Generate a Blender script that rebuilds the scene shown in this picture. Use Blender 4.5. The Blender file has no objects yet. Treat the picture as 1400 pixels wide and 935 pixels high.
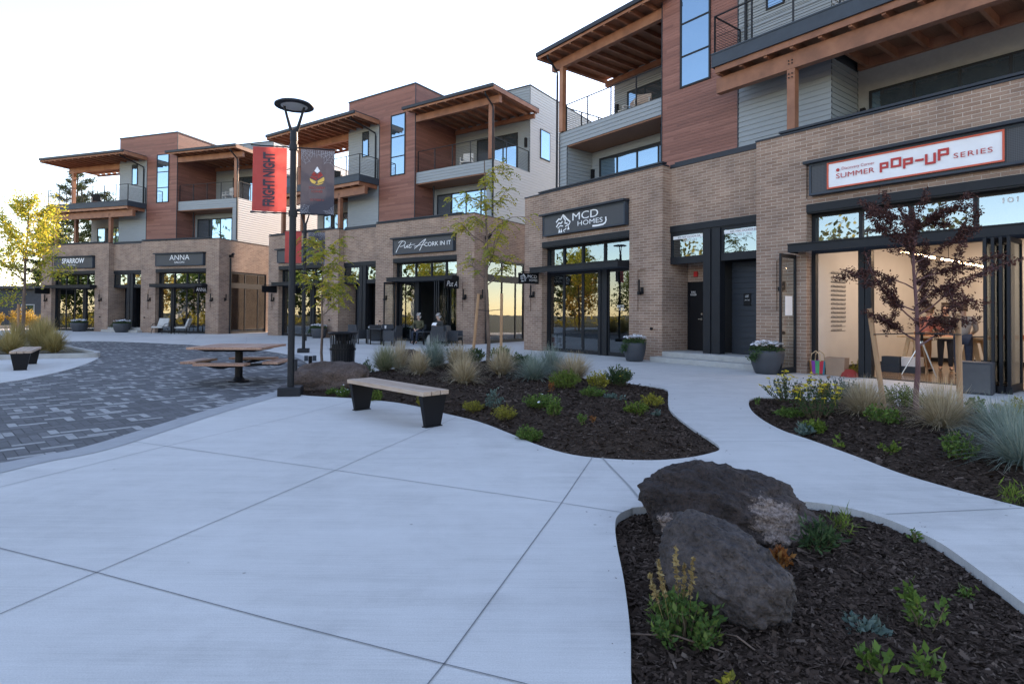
import bpy, bmesh, math, random
import numpy as np
from mathutils import Vector, Matrix, noise

SC = bpy.context.scene
R = math.radians
random.seed(7)
RNG = np.random.default_rng(11)

# ---------------------------------------------------------------- camera, sky, sun
cd = bpy.data.cameras.new("camera")
cd.sensor_width = 36.0
cd.lens = 797.1 / 1400 * 36.0
cd.shift_y = -(467.5 - 416.465) / 1400
cd.clip_start = 0.05
cd.clip_end = 2000
cam = bpy.data.objects.new("camera", cd)
SC.collection.objects.link(cam)
cam.location = (0, 0, 1.45)
cam.matrix_world = (Matrix.Translation((0, 0, 1.45)) @ Matrix.Rotation(R(90) + 0.0151, 4, 'X')
                    @ Matrix.Rotation(0.0072, 4, 'Z'))
SC.camera = cam

SUN_AZ, SUN_EL = 24.5, 21.0        # azimuth measured clockwise from +Y
W = bpy.data.worlds.new("World")
SC.world = W
W.use_nodes = True
wn = W.node_tree.nodes
sky = wn.new('ShaderNodeTexSky')
sky.sky_type = 'NISHITA'
sky.sun_disc = False
sky.sun_elevation = R(SUN_EL)
sky.sun_rotation = R(SUN_AZ)
sky.air_density = 1.0
sky.dust_density = 0.12
sky.ozone_density = 1.0
W.node_tree.links.new(sky.outputs[0], wn['Background'].inputs[0])
wn['Background'].inputs[1].default_value = 0.12
sd = bpy.data.lights.new("sun", 'SUN')
sd.energy = 4.0
sd.angle = R(0.5)
sd.color = (1.0, 0.86, 0.68)
sun = bpy.data.objects.new("sun", sd)
SC.collection.objects.link(sun)
sdir = Vector((math.sin(R(SUN_AZ)) * math.cos(R(SUN_EL)), math.cos(R(SUN_AZ)) * math.cos(R(SUN_EL)), math.sin(R(SUN_EL))))
sun.rotation_euler = sdir.to_track_quat('Z', 'Y').to_euler()
SC.view_settings.view_transform = 'Standard'
SC.view_settings.look = 'None'
SC.view_settings.gamma = 1.0
SC.view_settings.use_curve_mapping = False
SC.view_settings.exposure = 2.1
SC.view_settings.use_white_balance = True
SC.view_settings.white_balance_temperature = 7300
SC.view_settings.white_balance_tint = 21

# ---------------------------------------------------------------- object helpers
COL = SC.collection

def thing(name, label, cat, loc=(0, 0, 0), rotz=0.0, group=None):
    o = bpy.data.objects.new(name, None)
    o.empty_display_size = 0.2
    COL.objects.link(o)
    o.location = loc
    o.rotation_euler = (0, 0, rotz)
    tag(o, label, cat, group)
    return o

def tag(o, label=None, cat=None, group=None, kind=None):
    if label: o['label'] = label
    if cat: o['category'] = cat
    if group: o['group'] = group
    if kind: o['kind'] = kind
    return o

def dup(src, loc=None, rotz=None, label=None, scale=None):
    kids = list(src.children)
    c = src.copy()
    COL.objects.link(c)
    if loc is not None: c.location = loc
    if rotz is not None: c.rotation_euler = (0, 0, rotz)
    if scale is not None: c.scale = scale if hasattr(scale, '__len__') else (scale,) * 3
    if label: c['label'] = label
    def rec(kids, par):
        for k in kids:
            kk = k.copy()
            COL.objects.link(kk)
            kk.parent = par
            rec(list(k.children), kk)
    rec(kids, c)
    return c

class MB:
    """collects polygons, links them as one mesh object"""
    def __init__(s): s.v = []; s.f = []; s.r = []
    def add(s, vs, fs, rnd=None):
        n = len(s.v); s.v.extend(vs)
        for f in fs:
            s.f.append(tuple(i + n for i in f)); s.r.append(random.random() if rnd is None else rnd)
    def quad(s, a, b, c, d, rnd=None): s.add([a, b, c, d], [(0, 1, 2, 3)], rnd)
    def box(s, x0, x1, y0, y1, z0, z1, rnd=None):
        x0, x1 = min(x0, x1), max(x0, x1); y0, y1 = min(y0, y1), max(y0, y1); z0, z1 = min(z0, z1), max(z0, z1)
        s.add([(x0, y0, z0), (x1, y0, z0), (x1, y1, z0), (x0, y1, z0), (x0, y0, z1), (x1, y0, z1), (x1, y1, z1), (x0, y1, z1)],
              [(0, 3, 2, 1), (4, 5, 6, 7), (0, 1, 5, 4), (1, 2, 6, 5), (2, 3, 7, 6), (3, 0, 4, 7)],
              random.random() if rnd is None else rnd)
    def obox(s, c, ax, ay, az, rnd=None):
        c = Vector(c); ax = Vector(ax); ay = Vector(ay); az = Vector(az)
        vs = [tuple(c + i * ax + j * ay + k * az) for k in (-1, 1) for i, j in ((-1, -1), (1, -1), (1, 1), (-1, 1))]
        s.add(vs, [(0, 3, 2, 1), (4, 5, 6, 7), (0, 1, 5, 4), (1, 2, 6, 5), (2, 3, 7, 6), (3, 0, 4, 7)], random.random() if rnd is None else rnd)
    def bar(s, a, b, w, h):
        """rectangular bar from a to b"""
        a = Vector(a); b = Vector(b); d = (b - a)
        t = d.normalized()
        up = Vector((0, 0, 1)) if abs(t.z) < 0.95 else Vector((0, 1, 0))
        sx = t.cross(up).normalized(); uz = sx.cross(t)
        s.obox((a + b) / 2, d / 2, sx * w / 2, uz * h / 2)
    def tube(s, pts, rad, n=8, cap=True):
        pts = [Vector(p) for p in pts]
        if not hasattr(rad, '__len__'): rad = [rad] * len(pts)
        rings = []
        base = len(s.v)
        for i, p in enumerate(pts):
            t = (pts[min(i + 1, len(pts) - 1)] - pts[max(i - 1, 0)])
            if t.length < 1e-9: t = Vector((0, 0, 1))
            t.normalize()
            up = Vector((0, 0, 1)) if abs(t.z) < 0.9 else Vector((1, 0, 0))
            a = t.cross(up).normalized(); b = t.cross(a)
            for k in range(n):
                g = 2 * math.pi * k / n
                s.v.append(tuple(p + (a * math.cos(g) + b * math.sin(g)) * rad[i]))
        rr = random.random()
        for i in range(len(pts) - 1):
            for k in range(n):
                k2 = (k + 1) % n
                s.f.append((base + i * n + k, base + i * n + k2, base + (i + 1) * n + k2, base + (i + 1) * n + k)); s.r.append(rr)
        if cap:
            s.f.append(tuple(base + k for k in range(n))); s.r.append(rr)
            s.f.append(tuple(base + (len(pts) - 1) * n + k for k in reversed(range(n)))); s.r.append(rr)
    def lathe(s, prof, n=24, c=(0, 0, 0)):
        base = len(s.v)
        for r, z in prof:
            for k in range(n):
                g = 2 * math.pi * k / n
                s.v.append((c[0] + r * math.cos(g), c[1] + r * math.sin(g), c[2] + z))
        rr = random.random()
        for i in range(len(prof) - 1):
            for k in range(n):
                k2 = (k + 1) % n
                s.f.append((base + i * n + k, base + i * n + k2, base + (i + 1) * n + k2, base + (i + 1) * n + k)); s.r.append(rr)
    def prism(s, poly, z0, z1):
        n = len(poly)
        s.add([(x, y, z0) for x, y in poly] + [(x, y, z1) for x, y in poly],
              [tuple(reversed(range(n))), tuple(range(n, 2 * n))] + [(i, (i + 1) % n, n + (i + 1) % n, n + i) for i in range(n)], random.random())
    def build(s, name, m, parent=None, smooth=False, bevel=0.0, loc=None):
        me = bpy.data.meshes.new(name)
        me.from_pydata(s.v, [], s.f)
        at = me.attributes.new('rnd', 'FLOAT', 'FACE')
        at.data.foreach_set('value', s.r)
        if smooth: me.polygons.foreach_set('use_smooth', [True] * len(me.polygons))
        me.materials.append(m)
        o = bpy.data.objects.new(name, me)
        COL.objects.link(o)
        if parent: o.parent = parent
        if loc: o.location = loc
        if bevel:
            b = o.modifiers.new('bevel', 'BEVEL'); b.width = bevel; b.segments = 2; b.limit_method = 'ANGLE'
        return o

def np_mesh(name, V, F, m, parent=None, rnd=None, smooth=False):
    """numpy quads (N,4) or tris to one object"""
    me = bpy.data.meshes.new(name)
    k = F.shape[1]
    me.vertices.add(len(V)); me.vertices.foreach_set('co', V.astype(np.float32).ravel())
    me.loops.add(F.size); me.loops.foreach_set('vertex_index', F.astype(np.int32).ravel())
    me.polygons.add(len(F)); me.polygons.foreach_set('loop_start', np.arange(0, F.size, k, dtype=np.int32))
    if rnd is not None:
        at = me.attributes.new('rnd', 'FLOAT', 'FACE'); at.data.foreach_set('value', np.asarray(rnd, np.float32))
    me.update(calc_edges=True)
    if smooth: me.polygons.foreach_set('use_smooth', [True] * len(F))
    me.materials.append(m)
    o = bpy.data.objects.new(name, me)
    COL.objects.link(o)
    if parent: o.parent = parent
    return o

def text_polys(s, w=None, h=None, bold=0.0, spacing=1.0, shear=0.0):
    """text as flat polygons fitted to a w x h box with its lower left corner at 0,0"""
    cu = bpy.data.curves.new('t', 'FONT')
    cu.body = s; cu.size = 1; cu.fill_mode = 'FRONT'; cu.offset = bold; cu.space_character = spacing; cu.shear = shear
    cu.resolution_u = 3
    ob = bpy.data.objects.new('t', cu)
    me = bpy.data.meshes.new_from_object(ob)
    V = np.array([v.co[:2] for v in me.vertices]); F = [tuple(p.vertices) for p in me.polygons]
    bpy.data.objects.remove(ob); bpy.data.curves.remove(cu); bpy.data.meshes.remove(me)
    V -= V.min(0); e = V.max(0)
    sx = (w / e[0]) if w else h / e[1]; sy = (h / e[1]) if h else sx
    return V * (sx, sy), F

def add_text(mb, s, w, h, fmap, **k):
    V, F = text_polys(s, w, h, **k)
    mb.add([fmap(a, b) for a, b in V], F)

def ribbon(mb, pts, wd, fmap):
    """a flat stroke of width wd through 2d points"""
    pts = [Vector(p) for p in pts]
    L = []; Rr = []
    for i, p in enumerate(pts):
        t = (pts[min(i + 1, len(pts) - 1)] - pts[max(i - 1, 0)]).normalized()
        n = Vector((-t.y, t.x)) * wd / 2
        L.append(fmap(*(p + n))); Rr.append(fmap(*(p - n)))
    k = len(pts)
    mb.add(L + Rr, [(i, i + 1, k + i + 1, k + i) for i in range(k - 1)])

def smooth2(pts, n=6):
    """catmull-rom through 2d / 3d points"""
    P = [np.array(p, float) for p in pts]; P = [2 * P[0] - P[1]] + P + [2 * P[-1] - P[-2]]
    out = []
    for i in range(1, len(P) - 2):
        for j in range(n):
            t = j / n
            out.append(tuple(0.5 * ((2 * P[i]) + (P[i + 1] - P[i - 1]) * t + (2 * P[i - 1] - 5 * P[i] + 4 * P[i + 1] - P[i + 2]) * t * t
                                    + (3 * P[i] - P[i - 1] - 3 * P[i + 1] + P[i + 2]) * t ** 3)))
    out.append(tuple(P[-2]))
    return out

# ---------------------------------------------------------------- materials
def new_mat(name):
    m = bpy.data.materials.new(name); m.use_nodes = True
    nt = m.node_tree
    return m, nt, nt.nodes['Principled BSDF']

def nd(nt, typ, **k):
    n = nt.nodes.new(typ)
    for a, b in k.items():
        if a.startswith('i_'):
            key = a[2:]; key = int(key) if key.isdigit() else key.replace('_', ' ')
            n.inputs[key].default_value = b
        else: setattr(n, a, b)
    return n

def ramp(nt, stops):
    r = nt.nodes.new('ShaderNodeValToRGB')
    el = r.color_ramp.elements
    while len(el) < len(stops): el.new(0.5)
    for e, (p, c) in zip(el, stops):
        e.position = p; e.color = (*c, 1) if len(c) == 3 else c
    return r

def pm(name, stops, scale=8.0, rough=0.7, stretch=(1, 1, 1), bump=0.0, bscale=None, detail=6, spec=0.5, metal=0.0, coord='Object', rnd=0.0):
    """colour ramp over noise, optional bump, optional per-face shift"""
    m, nt, p = new_mat(name)
    L = nt.links.new
    tc = nd(nt, 'ShaderNodeTexCoord'); mp = nd(nt, 'ShaderNodeMapping'); mp.inputs['Scale'].default_value = stretch
    L(tc.outputs[coord], mp.inputs[0])
    nz = nd(nt, 'ShaderNodeTexNoise', i_Scale=scale, i_Detail=detail, i_Roughness=0.6)
    L(mp.outputs[0], nz.inputs['Vector'])
    fac = nz.outputs[0]
    if rnd:
        at = nd(nt, 'ShaderNodeAttribute', attribute_name='rnd')
        a = nd(nt, 'ShaderNodeMath', operation='MULTIPLY_ADD', i_1=rnd, i_2=-rnd / 2); L(at.outputs['Fac'], a.inputs[0])
        b = nd(nt, 'ShaderNodeMath', operation='ADD'); L(a.outputs[0], b.inputs[0]); L(fac, b.inputs[1]); fac = b.outputs[0]
    r = ramp(nt, stops); L(fac, r.inputs[0])
    L(r.outputs[0], p.inputs['Base Color'])
    p.inputs['Roughness'].default_value = rough; p.inputs['Metallic'].default_value = metal
    p.inputs['Specular IOR Level'].default_value = spec
    if bump:
        n2 = nd(nt, 'ShaderNodeTexNoise', i_Scale=bscale or scale * 3, i_Detail=8); L(mp.outputs[0], n2.inputs['Vector'])
        bp = nd(nt, 'ShaderNodeBump', i_Strength=bump, i_Distance=0.02); L(n2.outputs[0], bp.inputs['Height'])
        L(bp.outputs[0], p.inputs['Normal'])
    return m

def flat(name, c, rough=0.5, metal=0.0, var=0.12, spec=0.5):
    d = tuple(x * (1 - var) for x in c); e = tuple(min(1, x * (1 + var)) for x in c)
    return pm(name, [(0.3, d), (0.7, e)], scale=3.0, rough=rough, metal=metal, spec=spec)

def leafmat(name, cols, trans=0.35, rough=0.55):
    m, nt, p = new_mat(name)
    L = nt.links.new
    at = nd(nt, 'ShaderNodeAttribute', attribute_name='rnd')
    r = ramp(nt, [(i / max(1, len(cols) - 1), c) for i, c in enumerate(cols)])
    L(at.outputs['Fac'], r.inputs[0]); L(r.outputs[0], p.inputs['Base Color'])
    p.inputs['Roughness'].default_value = rough
    p.inputs['Specular IOR Level'].default_value = 0.15
    tr = nd(nt, 'ShaderNodeBsdfTranslucent'); L(r.outputs[0], tr.inputs[0])
    mx = nd(nt, 'ShaderNodeMixShader'); mx.inputs[0].default_value = trans
    L(p.outputs[0], mx.inputs[1]); L(tr.outputs[0], mx.inputs[2])
    L(mx.outputs[0], nt.nodes['Material Output'].inputs[0])
    return m

def brick_mat(name, c1, c2, mort):
    m, nt, p = new_mat(name); L = nt.links.new
    tc = nd(nt, 'ShaderNodeTexCoord'); sp = nd(nt, 'ShaderNodeSeparateXYZ'); L(tc.outputs['Object'], sp.inputs[0])
    ad = nd(nt, 'ShaderNodeMath', operation='ADD'); L(sp.outputs[0], ad.inputs[0]); L(sp.outputs[1], ad.inputs[1])
    cb = nd(nt, 'ShaderNodeCombineXYZ'); L(ad.outputs[0], cb.inputs[0]); L(sp.outputs[2], cb.inputs[1])
    bt = nd(nt, 'ShaderNodeTexBrick', i_Scale=1.0, offset=0.5, squash=1.0)
    bt.inputs['Color1'].default_value = (*c1, 1); bt.inputs['Color2'].default_value = (*c2, 1); bt.inputs['Mortar'].default_value = (*mort, 1)
    bt.inputs['Mortar Size'].default_value = 0.0065; bt.inputs['Mortar Smooth'].default_value = 0.25; bt.inputs['Bias'].default_value = -0.15
    bt.inputs['Brick Width'].default_value = 0.305; bt.inputs['Row Height'].default_value = 0.0845
    L(cb.outputs[0], bt.inputs['Vector'])
    nz = nd(nt, 'ShaderNodeTexNoise', i_Scale=1.3, i_Detail=5); L(cb.outputs[0], nz.inputs['Vector'])
    nz2 = nd(nt, 'ShaderNodeTexNoise', i_Scale=45.0, i_Detail=4); L(cb.outputs[0], nz2.inputs['Vector'])
    r1 = ramp(nt, [(0.28, (0.74, 0.74, 0.76)), (0.7, (1.14, 1.12, 1.10))]); L(nz.outputs[0], r1.inputs[0])
    r2 = ramp(nt, [(0.25, (0.8, 0.8, 0.8)), (0.75, (1.15, 1.15, 1.15))]); L(nz2.outputs[0], r2.inputs[0])
    x1 = nd(nt, 'ShaderNodeMix', data_type='RGBA', blend_type='MULTIPLY'); x1.inputs[0].default_value = 1
    L(bt.outputs[0], x1.inputs[6]); L(r1.outputs[0], x1.inputs[7])
    x2 = nd(nt, 'ShaderNodeMix', data_type='RGBA', blend_type='MULTIPLY'); x2.inputs[0].default_value = 1
    L(x1.outputs[2], x2.inputs[6]); L(r2.outputs[0], x2.inputs[7])
    L(x2.outputs[2], p.inputs['Base Color'])
    bp = nd(nt, 'ShaderNodeBump', i_Strength=0.6, i_Distance=0.008, invert=True); L(bt.outputs['Fac'], bp.inputs['Height']); L(bp.outputs[0], p.inputs['Normal'])
    p.inputs['Roughness'].default_value = 0.85
    return m

def board_mat(name, cols, board=0.1, length=2.6, rough=0.6, axis_sum=True, grain=1.0):
    """horizontal wooden boards: each board its own tone, grain along it"""
    m, nt, p = new_mat(name); L = nt.links.new
    tc = nd(nt, 'ShaderNodeTexCoord'); sp = nd(nt, 'ShaderNodeSeparateXYZ'); L(tc.outputs['Object'], sp.inputs[0])
    ad = nd(nt, 'ShaderNodeMath', operation='ADD'); L(sp.outputs[0], ad.inputs[0]); L(sp.outputs[1], ad.inputs[1])
    zr = nd(nt, 'ShaderNodeMath', operation='DIVIDE', i_1=board); L(sp.outputs[2], zr.inputs[0])
    zf = nd(nt, 'ShaderNodeMath', operation='FLOOR'); L(zr.outputs[0], zf.inputs[0])
    of = nd(nt, 'ShaderNodeMath', operation='MULTIPLY', i_1=0.737); L(zf.outputs[0], of.inputs[0])
    xs = nd(nt, 'ShaderNodeMath', operation='DIVIDE', i_1=length); L(ad.outputs[0], xs.inputs[0])
    xo = nd(nt, 'ShaderNodeMath', operation='ADD'); L(xs.outputs[0], xo.inputs[0]); L(of.outputs[0], xo.inputs[1])
    xf = nd(nt, 'ShaderNodeMath', operation='FLOOR'); L(xo.outputs[0], xf.inputs[0])
    cb = nd(nt, 'ShaderNodeCombineXYZ'); L(xf.outputs[0], cb.inputs[0]); L(zf.outputs[0], cb.inputs[1])
    wn_ = nd(nt, 'ShaderNodeTexWhiteNoise', noise_dimensions='2D'); L(cb.outputs[0], wn_.inputs['Vector'])
    mp = nd(nt, 'ShaderNodeMapping'); mp.inputs['Scale'].default_value = (2.2, 2.2, 60 * grain); L(tc.outputs['Object'], mp.inputs[0])
    nz = nd(nt, 'ShaderNodeTexNoise', i_Scale=1.0, i_Detail=5, i_Roughness=0.65); L(mp.outputs[0], nz.inputs['Vector'])
    mx = nd(nt, 'ShaderNodeMath', operation='MULTIPLY_ADD', i_1=0.45); L(wn_.outputs['Value'], mx.inputs[0]); 
    m2 = nd(nt, 'ShaderNodeMath', operation='MULTIPLY_ADD', i_1=0.75, i_2=-0.1); L(nz.outputs[0], m2.inputs[0]); L(m2.outputs[0], mx.inputs[2])
    r = ramp(nt, [(i / (len(cols) - 1), c) for i, c in enumerate(cols)]); L(mx.outputs[0], r.inputs[0])
    L(r.outputs[0], p.inputs['Base Color']); p.inputs['Roughness'].default_value = rough
    return m

def glass_mat(name, tint, ior, rough=0.01, col=(1, 1, 1)):
    m, nt, p = new_mat(name); L = nt.links.new
    tr = nd(nt, 'ShaderNodeBsdfTransparent'); tr.inputs[0].default_value = (*tint, 1)
    gl = nd(nt, 'ShaderNodeBsdfGlossy'); gl.inputs['Roughness'].default_value = rough; gl.inputs['Color'].default_value = (*col, 1)
    fr = nd(nt, 'ShaderNodeFresnel', i_IOR=ior)
    ge = nd(nt, 'ShaderNodeNewGeometry')
    tc = nd(nt, 'ShaderNodeTexCoord')
    nz = nd(nt, 'ShaderNodeTexNoise', i_Scale=0.9, i_Detail=1); L(tc.outputs['Object'], nz.inputs['Vector'])
    bp = nd(nt, 'ShaderNodeBump', i_Strength=0.12, i_Distance=0.02); L(nz.outputs[0], bp.inputs['Height']); L(bp.outputs[0], gl.inputs['Normal'])
    # the sheet reflects from its outer face only
    inv = nd(nt, 'ShaderNodeMath', operation='SUBTRACT', i_0=1.0); L(ge.outputs['Backfacing'], inv.inputs[1])
    fm = nd(nt, 'ShaderNodeMath', operation='MULTIPLY'); L(fr.outputs[0], fm.inputs[0]); L(inv.outputs[0], fm.inputs[1])
    mx = nd(nt, 'ShaderNodeMixShader'); L(fm.outputs[0], mx.inputs[0]); L(tr.outputs[0], mx.inputs[1]); L(gl.outputs[0], mx.inputs[2])
    L(mx.outputs[0], nt.nodes['Material Output'].inputs[0])
    return m

M = {}
M['brick'] = brick_mat('brick', (0.265, 0.166, 0.118), (0.365, 0.245, 0.18), (0.50, 0.42, 0.355))
M['steel'] = flat('dark_steel', (0.014, 0.016, 0.020), rough=0.5, spec=0.25)
M['steel_blue'] = flat('grey_blue_metal', (0.040, 0.052, 0.068), rough=0.55, spec=0.3)
M['coping'] = flat('coping_metal', (0.024, 0.029, 0.038), rough=0.5, spec=0.3)
M['black'] = flat('black_metal', (0.009, 0.009, 0.011), rough=0.5, spec=0.2)
M['siding'] = pm('lap_siding', [(0.3, (0.235, 0.262, 0.28)), (0.7, (0.275, 0.30, 0.315))], scale=2.0, stretch=(1, 1, 12), rough=0.6)
M['siding_dark'] = pm('navy_siding', [(0.3, (0.013, 0.019, 0.028)), (0.7, (0.018, 0.025, 0.036))], scale=3.0, rough=0.6)
M['stucco'] = pm('stucco', [(0.3, (0.25, 0.255, 0.25)), (0.7, (0.30, 0.30, 0.29))], scale=5, rough=0.9, bump=0.15, bscale=90)
M['clad'] = board_mat('red_cladding', [(0.125, 0.048, 0.036), (0.225, 0.088, 0.064), (0.33, 0.145, 0.11)], board=0.102)
M['timber'] = pm('cedar_timber', [(0.25, (0.19, 0.075, 0.040)), (0.5, (0.28, 0.115, 0.062)), (0.75, (0.36, 0.165, 0.092))], scale=2.0, stretch=(1, 1, 1), rough=0.6, bump=0.15, bscale=30, rnd=0.25)
M['soffit'] = pm('soffit_boards', [(0.3, (0.20, 0.085, 0.045)), (0.7, (0.30, 0.13, 0.07))], scale=3, stretch=(9, 1, 1), rough=0.6)
M['bench_wood'] = pm('weathered_planks', [(0.25, (0.24, 0.16, 0.12)), (0.5, (0.36, 0.26, 0.20)), (0.75, (0.46, 0.35, 0.28))], scale=3, stretch=(1, 12, 1), rough=0.75, rnd=0.25, bump=0.2, bscale=12)
M['concrete'] = None
M['step'] = pm('step_concrete', [(0.25, (0.34, 0.33, 0.31)), (0.75, (0.46, 0.45, 0.43))], scale=5, rough=0.85, bump=0.2, bscale=60)
M['curb'] = pm('band_concrete', [(0.25, (0.31, 0.315, 0.32)), (0.75, (0.38, 0.385, 0.39))], scale=6, rough=0.85, bump=0.15, bscale=80)
M['pane'] = None
def pane_mat():
    m, nt, p = new_mat('window_glass')
    p.inputs['Base Color'].default_value = (0.27, 0.40, 0.50, 1); p.inputs['Roughness'].default_value = 0.02; p.inputs['Metallic'].default_value = 0.9
    tc = nd(nt, 'ShaderNodeTexCoord'); nz = nd(nt, 'ShaderNodeTexNoise', i_Scale=0.9, i_Detail=2); nt.links.new(tc.outputs['Object'], nz.inputs['Vector'])
    bp = nd(nt, 'ShaderNodeBump', i_Strength=0.3, i_Distance=0.02); nt.links.new(nz.outputs[0], bp.inputs['Height']); nt.links.new(bp.outputs[0], p.inputs['Normal'])
    return m
M['pane'] = pane_mat()
M['glass'] = glass_mat('storefront_glass', (0.50, 0.54, 0.55), 2.4, col=(0.88, 0.96, 1.0))
M['glass_sky'] = glass_mat('transom_glass', (0.45, 0.5, 0.52), 3.4, col=(0.72, 0.9, 1.0))
M['glass_clear'] = glass_mat('door_glass', (0.93, 0.95, 0.93), 1.45)
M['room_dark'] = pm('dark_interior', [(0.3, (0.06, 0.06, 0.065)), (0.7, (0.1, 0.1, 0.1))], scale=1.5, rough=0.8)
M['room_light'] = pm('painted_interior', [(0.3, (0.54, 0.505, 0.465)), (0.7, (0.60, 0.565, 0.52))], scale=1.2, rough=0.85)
M['floor_in'] = pm('polished_floor', [(0.3, (0.20, 0.13, 0.08)), (0.7, (0.30, 0.21, 0.13))], scale=2.0, rough=0.18)
M['white'] = flat('white_lettering', (0.82, 0.82, 0.82), rough=0.5, var=0.03)
M['signface'] = None
def perforated():
    m, nt, p = new_mat('perforated_panel'); L = nt.links.new
    tc = nd(nt, 'ShaderNodeTexCoord'); mp = nd(nt, 'ShaderNodeMapping'); mp.inputs['Scale'].default_value = (30, 30, 30); L(tc.outputs['Object'], mp.inputs[0])
    vo = nd(nt, 'ShaderNodeTexVoronoi', i_Scale=1.0, i_Randomness=0.0); L(mp.outputs[0], vo.inputs['Vector'])
    r = ramp(nt, [(0.40, (0.022, 0.024, 0.028)), (0.5, (0.058, 0.060, 0.068))]); L(vo.outputs['Distance'], r.inputs[0]); L(r.outputs[0], p.inputs['Base Color'])
    p.inputs['Roughness'].default_value = 0.5
    return m
M['signface'] = perforated()
M['soil'] = pm('bark_mulch', [(0.25, (0.022, 0.014, 0.010)), (0.5, (0.048, 0.031, 0.022)), (0.75, (0.09, 0.062, 0.046))], scale=28, rough=0.95, bump=0.9, bscale=55, spec=0.1)
M['siding_white'] = pm('pale_lap_siding', [(0.3, (0.46, 0.475, 0.48)), (0.7, (0.53, 0.54, 0.54))], scale=2.0, stretch=(1, 1, 12), rough=0.6)
M['chip'] = leafmat('bark_chips', [(0.022, 0.013, 0.009), (0.046, 0.029, 0.021), (0.085, 0.056, 0.042), (0.19, 0.14, 0.11)], trans=0.0, rough=0.9)
M['bark'] = pm('tree_bark', [(0.3, (0.10, 0.065, 0.05)), (0.7, (0.21, 0.145, 0.11))], scale=9, stretch=(1, 1, 0.25), rough=0.9, bump=0.5, bscale=35)
M['bark_red'] = pm('maple_bark', [(0.3, (0.10, 0.045, 0.045)), (0.7, (0.20, 0.10, 0.10))], scale=9, stretch=(1, 1, 0.25), rough=0.85, bump=0.4, bscale=35)
M['stake'] = pm('stake_wood', [(0.25, (0.34, 0.18, 0.09)), (0.55, (0.46, 0.27, 0.15)), (0.8, (0.25, 0.12, 0.06))], scale=3, stretch=(4, 4, 0.6), rough=0.8, bump=0.2, bscale=30)
M['rubber'] = flat('black_strap', (0.015, 0.015, 0.016), rough=0.7)
M['planter'] = flat('charcoal_planter', (0.045, 0.05, 0.06), rough=0.6)
M['petal'] = flat('white_petals', (0.80, 0.80, 0.82), rough=0.7, var=0.04)
M['red'] = leafmat('red_fabric', [(0.56, 0.095, 0.08), (0.60, 0.105, 0.09)], trans=0.45, rough=0.8)
M['dark_fabric'] = leafmat('charcoal_fabric', [(0.075, 0.072, 0.088), (0.085, 0.082, 0.098)], trans=0.25, rough=0.8)
M['yellow'] = flat('emblem_yellow', (0.75, 0.48, 0.10), rough=0.7, var=0.03)
M['print_red'] = flat('print_red', (0.50, 0.045, 0.04), rough=0.7, var=0.05)
M['banner_white'] = pm('white_vinyl', [(0.3, (0.74, 0.73, 0.74)), (0.7, (0.82, 0.82, 0.83))], scale=2, rough=0.5, bump=0.35, bscale=2.5)
M['orange_red'] = flat('banner_border', (0.62, 0.10, 0.05), rough=0.6, var=0.08)
M['lens'] = flat('lamp_lens', (0.55, 0.55, 0.52), rough=0.4)
M['wicker'] = pm('dark_wicker', [(0.35, (0.020, 0.023, 0.028)), (0.65, (0.05, 0.055, 0.065))], scale=60, rough=0.7)
M['cushion'] = flat('white_cushion', (0.5, 0.49, 0.47), rough=0.9)

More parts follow.
